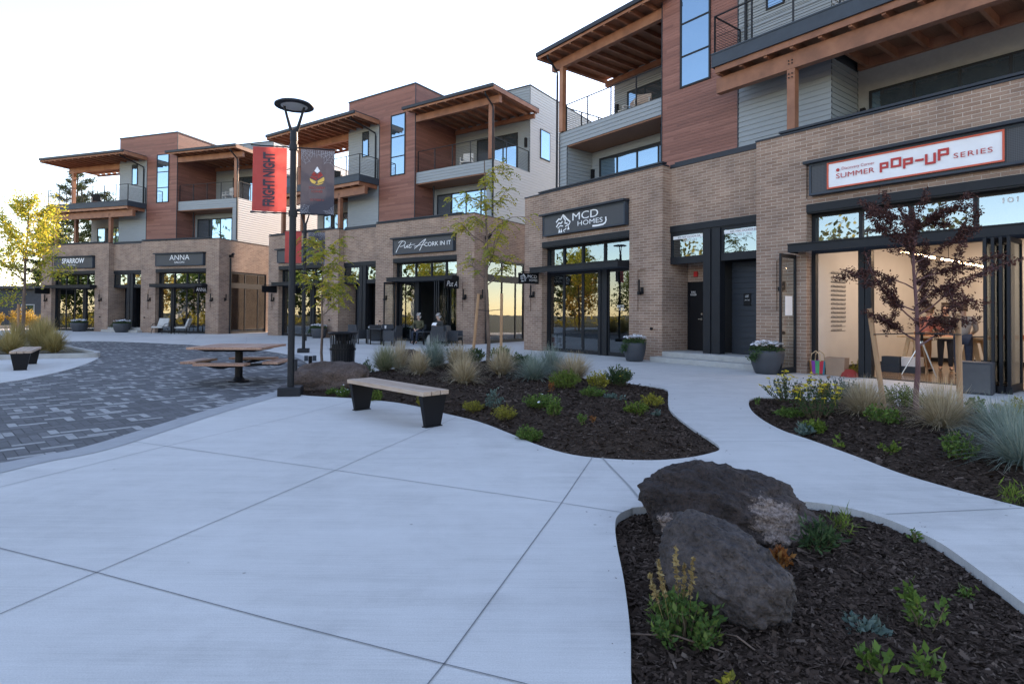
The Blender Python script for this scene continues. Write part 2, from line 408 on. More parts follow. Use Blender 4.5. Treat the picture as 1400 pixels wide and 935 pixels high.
# ---------------------------------------------------------------- ground
def concrete_mat():
    m, nt, p = new_mat('broom_concrete'); L = nt.links.new
    tc = nd(nt, 'ShaderNodeTexCoord')
    n1 = nd(nt, 'ShaderNodeTexNoise', i_Scale=0.35, i_Detail=6, i_Roughness=0.65); L(tc.outputs['Object'], n1.inputs['Vector'])
    mp = nd(nt, 'ShaderNodeMapping'); mp.inputs['Rotation'].default_value = (0, 0, R(28)); mp.inputs['Scale'].default_value = (1.5, 90, 1); L(tc.outputs['Object'], mp.inputs[0])
    n2 = nd(nt, 'ShaderNodeTexNoise', i_Scale=1.0, i_Detail=6, i_Roughness=0.6); L(mp.outputs[0], n2.inputs['Vector'])
    n3 = nd(nt, 'ShaderNodeTexNoise', i_Scale=3.0, i_Detail=8, i_Roughness=0.7); L(tc.outputs['Object'], n3.inputs['Vector'])
    mpa = nd(nt, 'ShaderNodeMapping'); mpa.inputs['Rotation'].default_value = (0, 0, R(31)); mpa.inputs['Scale'].default_value = (0.5, 5, 1); L(tc.outputs['Object'], mpa.inputs[0])
    n4 = nd(nt, 'ShaderNodeTexNoise', i_Scale=1.2, i_Detail=6, i_Roughness=0.7); L(mpa.outputs[0], n4.inputs['Vector'])
    def madd(a, k, b=None, c=0.0):
        x = nd(nt, 'ShaderNodeMath', operation='MULTIPLY_ADD', i_1=k, i_2=c); L(a, x.inputs[0])
        if b is not None: L(b, x.inputs[2])
        return x.outputs[0]
    s = madd(n1.outputs[0], 0.34); s = madd(n2.outputs[0], 0.22, s); s = madd(n3.outputs[0], 0.2, s); s = madd(n4.outputs[0], 0.26, s)
    r = ramp(nt, [(0.38, (0.44, 0.43, 0.41)), (0.50, (0.555, 0.54, 0.515)), (0.62, (0.625, 0.61, 0.585))])
    L(s, r.inputs[0])
    # small dark specks
    vo = nd(nt, 'ShaderNodeTexVoronoi', i_Scale=2.3); L(tc.outputs['Object'], vo.inputs['Vector'])
    r2 = ramp(nt, [(0.018, (0.35, 0.33, 0.3)), (0.03, (1, 1, 1))]); L(vo.outputs['Distance'], r2.inputs[0])
    mx = nd(nt, 'ShaderNodeMix', data_type='RGBA', blend_type='MULTIPLY'); mx.inputs[0].default_value = 0.7
    L(r.outputs[0], mx.inputs[6]); L(r2.outputs[0], mx.inputs[7])
    # faint water stains and scuffs
    n5 = nd(nt, 'ShaderNodeTexNoise', i_Scale=0.8, i_Detail=9, i_Roughness=0.72, i_Distortion=0.6); L(tc.outputs['Object'], n5.inputs['Vector'])
    r5 = ramp(nt, [(0.38, (0.93, 0.93, 0.93)), (0.48, (1, 1, 1)), (0.60, (1, 1, 1)), (0.68, (1.03, 1.03, 1.03))]); L(n5.outputs[0], r5.inputs[0])
    n6 = nd(nt, 'ShaderNodeTexNoise', i_Scale=140, i_Detail=3); L(tc.outputs['Object'], n6.inputs['Vector'])
    r6 = ramp(nt, [(0.3, (0.90, 0.90, 0.90)), (0.7, (1.08, 1.08, 1.08))]); L(n6.outputs[0], r6.inputs[0])
    m5 = nd(nt, 'ShaderNodeMix', data_type='RGBA', blend_type='MULTIPLY'); m5.inputs[0].default_value = 1; L(mx.outputs[2], m5.inputs[6]); L(r5.outputs[0], m5.inputs[7])
    m6 = nd(nt, 'ShaderNodeMix', data_type='RGBA', blend_type='MULTIPLY'); m6.inputs[0].default_value = 1; L(m5.outputs[2], m6.inputs[6]); L(r6.outputs[0], m6.inputs[7])
    L(m6.outputs[2], p.inputs['Base Color'])
    bp = nd(nt, 'ShaderNodeBump', i_Strength=0.25, i_Distance=0.004); L(n2.outputs[0], bp.inputs['Height']); L(bp.outputs[0], p.inputs['Normal'])
    p.inputs['Roughness'].default_value = 0.8
    return m
M['concrete'] = concrete_mat()
M['joint'] = flat('saw_cut_joint', (0.17, 0.175, 0.18), rough=0.95)  # even dark grey of the saw cut joint strips
M['joint_seal'] = flat('joint_sealant', (0.30, 0.30, 0.29), rough=0.9)
M['paver'] = None
def paver_mat():
    m, nt, p = new_mat('plank_pavers'); L = nt.links.new
    at = nd(nt, 'ShaderNodeAttribute', attribute_name='rnd')
    r = ramp(nt, [(0.0, (0.075, 0.076, 0.080)), (0.6, (0.115, 0.116, 0.122)), (0.74, (0.135, 0.136, 0.14)), (0.76, (0.27, 0.27, 0.265)), (1.0, (0.35, 0.35, 0.34))])
    L(at.outputs['Fac'], r.inputs[0])
    tc = nd(nt, 'ShaderNodeTexCoord'); nz = nd(nt, 'ShaderNodeTexNoise', i_Scale=30, i_Detail=6); L(tc.outputs['Object'], nz.inputs['Vector'])
    r2 = ramp(nt, [(0.25, (0.8, 0.8, 0.8)), (0.75, (1.2, 1.2, 1.2))]); L(nz.outputs[0], r2.inputs[0])
    mx = nd(nt, 'ShaderNodeMix', data_type='RGBA', blend_type='MULTIPLY'); mx.inputs[0].default_value = 1
    L(r.outputs[0], mx.inputs[6]); L(r2.outputs[0], mx.inputs[7]); L(mx.outputs[2], p.inputs['Base Color'])
    p.inputs['Roughness'].default_value = 0.8
    return m
M['paver'] = paver_mat()
M['sand'] = flat('paver_joint_sand', (0.045, 0.046, 0.05), rough=0.95)

BED1 = [(-3.68, 10.23), (-2.74, 9.89), (-1.88, 9.45), (-1.25, 8.83), (-0.96, 8.45), (-0.44, 7.84), (0.01, 7.03), (0.31, 6.45), (0.64, 6.03), (1.06, 5.86), (1.47, 5.84), (1.82, 5.96), (2.12, 6.17), (2.27, 6.36), (2.32, 6.73), (2.32, 7.59), (2.41, 8.85), (2.68, 9.99), (2.91, 10.83), (3.0, 11.42), (2.78, 11.92), (2.49, 12.15), (1.66, 13.19), (0.95, 14.6), (0.5, 16.3), (-0.3, 17.3), (-1.3, 16.9), (-2.0, 16.1), (-2.9, 15.2), (-3.34, 14.6), (-3.53, 13.79), (-4.26, 12.9), (-4.25, 11.17)]
BED2 = [(4.0, 9.84), (3.68, 8.97), (3.49, 8.1), (3.43, 7.37), (3.5, 6.82), (3.57, 6.04), (3.6, 5.44), (3.7, 5.04), (3.81, 4.73), (3.92, 4.48), (4.15, 4.04), (7.56, 6.4), (7.89, 8.2), (7.62, 8.68), (7.17, 8.9), (7.0, 8.92), (5.81, 9.65), (5.07, 10.11), (4.5, 10.34), (4.26, 10.24)]
BED3 = [(0.45, 2.0), (0.48, 2.31), (0.55, 2.68), (0.62, 3.19), (0.67, 3.68), (0.72, 4.03), (0.78, 4.24), (0.9, 4.38), (0.98, 4.42), (1.61, 4.58), (2.03, 4.63), (2.27, 4.58), (2.37, 4.55), (2.54, 4.45), (2.68, 4.24), (2.74, 3.99), (2.76, 3.76), (2.69, 3.37), (2.61, 2.99), (2.52, 2.59), (2.38, 2.22), (2.13, 1.82), (1.6, 1.35), (1.0, 1.2), (0.62, 1.5)]
PAVER = [(-5.2, 3.4), (-4.81, 5.51), (-4.54, 6.15), (-4.5, 7.21), (-4.46, 8.62), (-4.29, 10.45), (-4.34, 11.6), (-4.9, 14.4), (-5.95, 16.89), (-7.65, 19.9), (-10.4, 22.8), (-14.05, 25.33), (-19.3, 27.6), (-20.6, 26.2), (-18.62, 23.4), (-15.38, 20.76), (-13.4, 18.9), (-12.75, 18.02), (-11.95, 16.62), (-11.19, 15.08), (-10.73, 13.96), (-10.29, 12.56), (-10.15, 11.59), (-10.4, 8.0), (-11.5, 4.0)]
ISLAND = [(-12.85, 17.95), (-13.92, 17.38), (-14.8, 16.89), (-18.0, 15.2), (-24.0, 14.0), (-29.0, 18.0), (-28.0, 24.5), (-24.0, 26.8), (-21.2, 25.4), (-18.62, 23.35), (-16.4, 21.6), (-14.2, 19.6), (-13.2, 18.7)]

def sdist(poly, X, Y):
    """signed distance, positive inside"""
    P = np.array(poly); Q = np.roll(P, -1, 0)
    d = np.full(X.shape, 1e9); ins = np.zeros(X.shape, bool)
    for (x1, y1), (x2, y2) in zip(P, Q):
        ex, ey = x2 - x1, y2 - y1
        t = np.clip(((X - x1) * ex + (Y - y1) * ey) / (ex * ex + ey * ey), 0, 1)
        d = np.minimum(d, np.hypot(X - x1 - t * ex, Y - y1 - t * ey))
        c = ((y1 > Y) != (y2 > Y)) & (X < ex * (Y - y1) / (ey if ey else 1e-9) + x1)
        ins ^= c
    return np.where(ins, d, -d)

def round_poly(poly, n=4):
    P = poly[-2:] + poly + poly[:2]
    out = []
    P = [np.array(p) for p in poly]; k = len(P)
    for i in range(k):
        a, b, c, d = P[i - 1], P[i], P[(i + 1) % k], P[(i + 2) % k]
        for j in range(n):
            t = j / n
            out.append(tuple(0.5 * (2 * b + (c - a) * t + (2 * a - 5 * b + 4 * c - d) * t * t + (3 * b - a - 3 * c + d) * t ** 3)))
    return out

BED1R, BED2R, BED3R, PAVR, ISLR = [round_poly(p) for p in (BED1, BED2, BED3, PAVER, ISLAND)]

def slab(name, outer, holes, z_top, thick, m, kind='structure'):
    cu = bpy.data.curves.new(name, 'CURVE'); cu.dimensions = '2D'; cu.fill_mode = 'BOTH'; cu.extrude = thick / 2
    for poly in [outer] + holes:
        sp = cu.splines.new('POLY'); sp.points.add(len(poly) - 1); sp.use_cyclic_u = True
        for q, (x, y) in zip(sp.points, poly): q.co = (x, y, 0, 1)
    ob = bpy.data.objects.new('t', cu)
    me = bpy.data.meshes.new_from_object(ob)
    bpy.data.objects.remove(ob); bpy.data.curves.remove(cu)
    me.name = name; me.materials.clear(); me.materials.append(m)
    me.transform(Matrix.Translation((0, 0, z_top - thick / 2)))
    o = bpy.data.objects.new(name, me); COL.objects.link(o)
    if kind: o['kind'] = kind
    return o

# one wide ground sheet to the horizon: dry grass and earth
M['earth'] = pm('dry_grass_earth', [(0.3, (0.045, 0.045, 0.022)), (0.55, (0.075, 0.07, 0.035)), (0.8, (0.04, 0.055, 0.022))], scale=0.25, rough=0.95)
g = MB(); g.quad((-400, -300, -0.16), (400, -300, -0.16), (400, 600, -0.16), (-400, 600, -0.16))
tag(g.build('ground', M['earth']), kind='structure')
slab('pavement', [(-34, -14), (22, -14), (22, 12), (12, 40), (-4, 48), (-24, 56), (-38, 50), (-40, 30)], [BED1R, BED2R, BED3R, PAVR, ISLR], 0.0, 0.13, M['concrete'])

# the street beyond, running past the far end of the row
M['asphalt'] = pm('asphalt', [(0.3, (0.045, 0.045, 0.047)), (0.7, (0.075, 0.074, 0.073))], scale=14, rough=0.9, bump=0.3, bscale=80)
r_ = MB(); r_.add([(-47, -60, -0.14), (-40, -60, -0.14), (-40.5, 40, -0.14), (-45, 75, -0.14), (-60, 120, -0.14), (-72, 120, -0.14), (-54, 75, -0.14), (-48, 40, -0.14)], [(0, 1, 2, 7), (7, 2, 3, 6), (6, 3, 4, 5)])
tag(r_.build('road', M['asphalt']), kind='structure')
r_ = MB(); r_.add([(-60, -27, -0.145), (40, -27, -0.145), (40, -19, -0.145), (-60, -19, -0.145)], [(0, 1, 2, 3)])
tag(r_.build('back_street', M['asphalt']), kind='structure')

# plank pavers laid in herringbone, a quarter of them pale
def pavers():
    w, n = 0.098, 3
    a = R(46); ca, sa = math.cos(a), math.sin(a)
    V = []; F = []; rn = []
    xs = [p[0] for p in PAVR]; ys = [p[1] for p in PAVR]
    cx, cy = sum(xs) / len(xs), sum(ys) / len(ys)
    N = 170
    cand = []
    for j in range(-N, N):
        for i in range(-N // (2 * n) - 1, N // (2 * n) + 2):
            x = j % (2 * n) + 2 * n * i
            cand.append((x, j, n, 1))
    for x in range(-N, N):
        for i in range(-N // (2 * n) - 1, N // (2 * n) + 2):
            y = (x - 2 * n + 1) % (2 * n) + 2 * n * i
            cand.append((x, y, 1, n))
    C = np.array(cand, float)
    lx = (C[:, 0] + C[:, 2] / 2) * w; ly = (C[:, 1] + C[:, 3] / 2) * w
    gx = cx + lx * ca - ly * sa; gy = cy + lx * sa + ly * ca
    keep = sdist(PAVR, gx, gy) > -0.22
    gap = 0.003
    for (x, y, a_, b_), k in zip(cand, keep):
        if not k: continue
        x0, x1, y0, y1 = x * w + gap, (x + a_) * w - gap, y * w + gap, (y + b_) * w - gap
        b = len(V)
        z = -0.008 + random.uniform(-0.0012, 0.0012)
        for px, py in ((x0, y0), (x1, y0), (x1, y1), (x0, y1)):
            V.append((cx + px * ca - py * sa, cy + px * sa + py * ca, z))
        F.append((b, b + 1, b + 2, b + 3))
        light = random.random() < (0.42 if (int(x) + 2 * int(y)) % 5 < 2 else 0.07)
        rn.append(random.uniform(0.78, 1.0) if light else random.uniform(0.0, 0.72))
    o = np_mesh('pavers', np.array(V), np.array(F), M['paver'], rnd=rn)
    tag(o, kind='structure')
pavers()
s_ = MB(); xs = [p[0] for p in PAVR]; ys = [p[1] for p in PAVR]
s_.quad((min(xs), min(ys), -0.022), (max(xs), min(ys), -0.022), (max(xs), max(ys), -0.022), (min(xs), max(ys), -0.022))
tag(s_.build('paver_bed', M['sand']), kind='structure')

def strip(mb, pts, wd, z):
    pts = [Vector((p[0], p[1])) for p in pts]
    L = []; Rr = []
    for i, p in enumerate(pts):
        t = (pts[min(i + 1, len(pts) - 1)] - pts[max(i - 1, 0)]).normalized(); n = Vector((-t.y, t.x)) * wd / 2
        L.append((*(p + n), z)); Rr.append((*(p - n), z))
    k = len(pts)
    mb.add(L + Rr, [(i, k + i, k + i + 1, i + 1) for i in range(k - 1)])

# flush concrete band along the paved circle
def offset_line(pts, d):
    pts = [Vector(p) for p in pts]; out = []
    for i, p in enumerate(pts):
        t = (pts[min(i + 1, len(pts) - 1)] - pts[max(i - 1, 0)]).normalized(); out.append(p + Vector((t.y, -t.x)) * d)
    return out
near = smooth2([(-5.2, 3.4), (-4.81, 5.51), (-4.54, 6.15), (-4.5, 7.21), (-4.46, 8.62), (-4.29, 10.45), (-4.34, 11.6), (-4.9, 14.4), (-5.95, 16.89), (-7.65, 19.9)], 5)
b_ = MB(); strip(b_, offset_line(near, 0.17), 0.34, 0.004); tag(b_.build('paver_band', M['curb']), kind='structure')

# saw cut joints of the slabs
J = MB()
JOINTS = [[(-2.83, 1.65), (-2.43, 2.8), (-2.29, 3.25), (-1.61, 5.37), (-1.39, 6.11), (-0.76, 8.13)],
          [(-4.9, 4.3), (-3.11, 3.57), (-2.29, 3.25), (-1.13, 2.77), (-0.27, 2.43), (0.05, 2.31), (0.44, 2.13)],
          [(-0.7, 1.25), (-0.27, 2.43), (0.39, 4.49), (0.83, 5.94)],
          [(-4.2, 6.49), (-1.61, 5.37), (0.39, 4.49), (0.83, 4.28)],
          [(-4.3, 4.4), (-3.71, 6.24), (-3.02, 8.07), (-2.63, 9.5), (-2.5, 9.85)],
          [(1.85, 5.96), (1.89, 5.5), (2.0, 4.62)], [(2.87, 10.67), (3.88, 10.31)], [(2.33, 6.69), (3.51, 6.76)], [(2.75, 4.29), (3.88, 4.45)],
          [(-0.3, 17.3), (1.3, 20.6)], [(0.95, 14.6), (4.0, 17.2)], [(2.9, 11.9), (6.3, 14.6)], [(-4.0, 13.6), (-8.6, 27.0)], [(-6.2, 17.2), (-12.0, 30.0)],
          [(-10.4, 22.8), (-15.0, 33.0)], [(-14.0, 25.3), (-19.0, 35.5)], [(-1.3, 16.9), (-4.3, 27.0)], [(5.8, 9.65), (8.6, 12.0)],
          [(-19.0, 31.5), (-9.5, 26.5), (-4.8, 23.2), (0.5, 18.6), (4.0, 14.2), (7.2, 10.6)]]
for j in JOINTS: strip(J, j, 0.006, 0.004)
tag(J.build('pavement_joints', M['joint']), kind='structure')
J = MB(); strip(J, [(0.92, 5.9), (1.0, 4.94), (1.02, 4.5)], 0.018, 0.004); tag(J.build('expansion_joint', M['joint_seal']), kind='structure')

# mulch of the planting beds: mounded soil and loose bark chips
def mulch_h(poly, X, Y, low=-0.055, rise=0.11):
    d = sdist(poly, X, Y)
    e = np.clip(d / 1.1, 0, 1); e = e * e * (3 - 2 * e)
    h = low + rise * e + 0.02 * np.sin(3.1 * X + 1.7 * Y) * e
    return np.where(d > 0, h, low), d

def bed(poly, low, rise, cell, density, size):
    P = np.array(poly); x0, y0 = P.min(0) - 0.25; x1, y1 = P.max(0) + 0.25
    nx, ny = int((x1 - x0) / cell), int((y1 - y0) / cell)
    X, Y = np.meshgrid(np.linspace(x0, x1, nx), np.linspace(y0, y1, ny))
    h, d = mulch_h(poly, X, Y, low, rise)
    h = h + RNG.normal(0, 0.006, h.shape) * (d > 0.02)
    V = np.stack([X, Y, h], -1).reshape(-1, 3)
    I = np.arange(nx * ny).reshape(ny, nx)
    F = np.stack([I[:-1, :-1], I[:-1, 1:], I[1:, 1:], I[1:, :-1]], -1).reshape(-1, 4)
    fd = d[:-1, :-1].reshape(-1); F = F[fd > -0.12]
    o = np_mesh('mulch_bed', V, F, M['soil'], smooth=True); tag(o, kind='structure')
    n = int((x1 - x0) * (y1 - y0) * density)
    px = RNG.uniform(x0, x1, n); py = RNG.uniform(y0, y1, n)
    hh, dd = mulch_h(poly, px, py, low, rise); k = dd > 0.015
    px, py, hh = px[k], py[k], hh[k]; n = len(px)
    ang = RNG.uniform(0, 2 * np.pi, n); ln = size * RNG.gamma(3.0, 0.33, n) * 0.5; wd = ln * RNG.uniform(0.18, 0.5, n)
    tilt = RNG.uniform(-0.5, 0.5, n); roll = RNG.uniform(-0.6, 0.6, n)
    d1 = np.stack([np.cos(ang) * np.cos(tilt), np.sin(ang) * np.cos(tilt), np.sin(tilt)], -1) * ln[:, None]
    d2 = np.stack([-np.sin(ang) * np.cos(roll), np.cos(ang) * np.cos(roll), np.sin(roll)], -1) * wd[:, None]
    c = np.stack([px, py, hh + 0.008 + RNG.uniform(0, 0.008, n)], -1)
    V = np.stack([c - d1 - d2, c + d1 - d2 * 0.8, c + d1 * 0.9 + d2, c - d1 * 0.9 + d2], 1).reshape(-1, 3)
    F = np.arange(4 * n).reshape(n, 4)
    o = np_mesh('bark_chips', V, F, M['chip'], rnd=RNG.beta(1.6, 2.6, n)); tag(o, 'loose dark bark chips covering the planting bed', 'mulch', kind='stuff')
bed(BED1R, -0.03, 0.16, 0.10, 1100, 0.032)
bed(BED2R, -0.03, 0.13, 0.10, 1500, 0.03)
bed(BED3R, -0.06, 0.05, 0.05, 6500, 0.022)
# a few chips and dry leaves spilled onto the paving along the bed edges
def spill():
    C = []
    for poly, n, k in ((BED1R, 80, .028), (BED2R, 70, .024), (BED3R, 70, .014)):
        P = np.array(poly)
        for _ in range(n):
            i = int(RNG.integers(0, len(P))); t = RNG.uniform(); p = P[i] * (1 - t) + P[(i + 1) % len(P)] * t; C.append((p[0] + RNG.normal(0, .10), p[1] + RNG.normal(0, .10), k * RNG.uniform(.4, 1.1)))
    C = np.array(C); ok = np.ones(len(C), bool)
    for poly in (BED1R, BED2R, BED3R): ok &= sdist(poly, C[:, 0], C[:, 1]) < -0.005
    C = C[ok]; n = len(C); a = RNG.uniform(0, 6.28, n); l = C[:, 2] * .5; w = l * RNG.uniform(.25, .6, n)
    d1 = np.stack([np.cos(a) * l, np.sin(a) * l, RNG.uniform(-.2, .2, n) * l], -1); d2 = np.stack([-np.sin(a) * w, np.cos(a) * w, RNG.uniform(-.2, .2, n) * w], -1); c = np.stack([C[:, 0], C[:, 1], np.full(n, .010)], -1)
    V = np.stack([c - d1 - d2, c + d1 - d2, c + d1 + d2, c - d1 + d2], 1).reshape(-1, 3)
    o = np_mesh('spilled_chips', V, np.arange(4 * n).reshape(n, 4), M['chip'], rnd=RNG.uniform(.3, 1, n)); tag(o, 'stray bark chips spilled on the paving along the beds', 'mulch', kind='stuff')
spill()
BEDS = [(BED1R, -0.03, 0.16), (BED2R, -0.03, 0.13), (BED3R, -0.06, 0.05)]
def ground_z(x, y):
    for p, lo, ri in BEDS:
        h, d = mulch_h(p, np.array([x]), np.array([y]), lo, ri)
        if d[0] > 0: return float(h[0])
    return 0.0

# raised kerb and soil of the left planting island
M['island_soil'] = pm('island_soil', [(0.3, (0.06, 0.05, 0.035)), (0.7, (0.13, 0.11, 0.07))], scale=6, rough=0.95)
def inset(poly, d):
    P = [Vector(p) for p in poly]; out = []; k = len(P)
    for i in range(k):
        t = (P[(i + 1) % k] - P[i - 1]).normalized(); out.append(tuple(P[i] + Vector((-t.y, t.x)) * d))
    return out
area = sum(a[0] * b[1] - b[0] * a[1] for a, b in zip(ISLR, ISLR[1:] + ISLR[:1]))
ISLI = inset(ISLR, 0.16 if area > 0 else -0.16)
slab('island_kerb', ISLR, [ISLI], 0.14, 0.27, M['step'])
slab('island_bed', ISLI, [], 0.07, 0.2, M['island_soil'])

# ---------------------------------------------------------------- the three shop buildings
BW, BK = 16.147, 0.9613
BLD = {'R': ((0.497, 23.505), R(-52.6374), False), 'M': ((-15.0958, 36.0942), R(-34.3715), True), 'L': ((-34.0, 42.09), R(-18.2), True)}

def on_front(b, u, v, z=0.0):
    """world point from facade coordinates: u along the facade, v out from it"""
    (ox, oy), a, _ = BLD[b]
    c, s = math.cos(a), math.sin(a)
    return Vector((ox + u * c + v * s, oy + u * s - v * c, z))

class FB(MB):
    """boxes and panels in facade template coordinates (u, v out, z)"""
    def __init__(s, mirror): super().__init__(); s.mi = mirror
    def P(s, u, v, z): return ((BW - u * BK) if s.mi else u, -v, z)
    def bx(s, u0, u1, v0, v1, z0, z1, rnd=None):
        a = s.P(u0, v0, z0); b = s.P(u1, v1, z1); s.box(a[0], b[0], a[1], b[1], a[2], b[2], rnd)
    def q(s, pts, rnd=None): s.quad(*[s.P(*p) for p in pts], rnd=rnd)
    def tb(s, pts, r, n=8): s.tube([s.P(*p) for p in pts], r, n)
    def grid(s, amap, ab, zb, depth, thru):
        """wall face cut into cells, each at its own depth (None = opening)"""
        ab = sorted(set(ab)); zb = sorted(set(zb))
        D = [[depth((ab[i] + ab[i + 1]) / 2, (zb[j] + zb[j + 1]) / 2) for j in range(len(zb) - 1)] for i in range(len(ab) - 1)]
        T = lambda d: thru if d is None else d
        for i in range(len(ab) - 1):
            for j in range(len(zb) - 1):
                d = D[i][j]; a0, a1, z0, z1 = ab[i], ab[i + 1], zb[j], zb[j + 1]
                if d is not None: s.quad(*[s.P(*amap(a, d, z)) for a, z in ((a0, z0), (a1, z0), (a1, z1), (a0, z1))])
                if i + 1 < len(ab) - 1:
                    e = D[i + 1][j]
                    if T(e) != T(d): s.quad(*[s.P(*amap(a1, dd, z)) for dd, z in ((T(d), z0), (T(e), z0), (T(e), z1), (T(d), z1))])
                if j + 1 < len(zb) - 1:
                    e = D[i][j + 1]
                    if T(e) != T(d): s.quad(*[s.P(*amap(a, dd, z1)) for dd, a in ((T(d), a0), (T(e), a0), (T(e), a1), (T(d), a1))])
    def lap(s, u0, u1, z0, z1, v, ex=0.152, lip=0.022):
        z = z0
        while z < z1 - 1e-4:
            t = min(z + ex, z1)
            s.q([(u0, v + lip, z), (u1, v + lip, z), (u1, v, t), (u0, v, t)]); s.q([(u0, v, z), (u1, v, z), (u1, v + lip, z), (u0, v + lip, z)])
            z = t
    def lap_side(s, v0, v1, z0, z1, u, sg, ex=0.152, lip=0.022):
        z = z0; w = sg * lip
        while z < z1 - 1e-4:
            t = min(z + ex, z1)
            s.q([(u + w, v0, z), (u + w, v1, z), (u, v1, t), (u, v0, t)]); s.q([(u, v0, z), (u, v1, z), (u + w, v1, z), (u + w, v0, z)])
            z = t
    def tg(s, u0, u1, z0, z1, v, ex=0.102, gap=0.009, dp=0.010):
        z = z0
        while z < z1 - 1e-4:
            t = min(z + ex, z1); a = min(z + gap, t)
            s.q([(u0, v - dp, z), (u1, v - dp, z), (u1, v - dp, a), (u0, v - dp, a)]); s.q([(u0, v - dp, a), (u1, v - dp, a), (u1, v, a), (u0, v, a)])
            s.q([(u0, v, a), (u1, v, a), (u1, v, t), (u0, v, t)]); s.q([(u0, v, t), (u1, v, t), (u1, v - dp, t), (u0, v - dp, t)]); z = t
    def tg_side(s, v0, v1, z0, z1, u, sg, ex=0.102, gap=0.009, dp=0.010):
        z = z0
        while z < z1 - 1e-4:
            t = min(z + ex, z1); a = min(z + gap, t); k = u - sg * dp
            s.q([(k, v0, z), (k, v1, z), (k, v1, a), (k, v0, a)]); s.q([(k, v0, a), (k, v1, a), (u, v1, a), (u, v0, a)])
            s.q([(u, v0, a), (u, v1, a), (u, v1, t), (u, v0, t)]); s.q([(u, v0, t), (u, v1, t), (k, v1, t), (k, v0, t)]); z = t

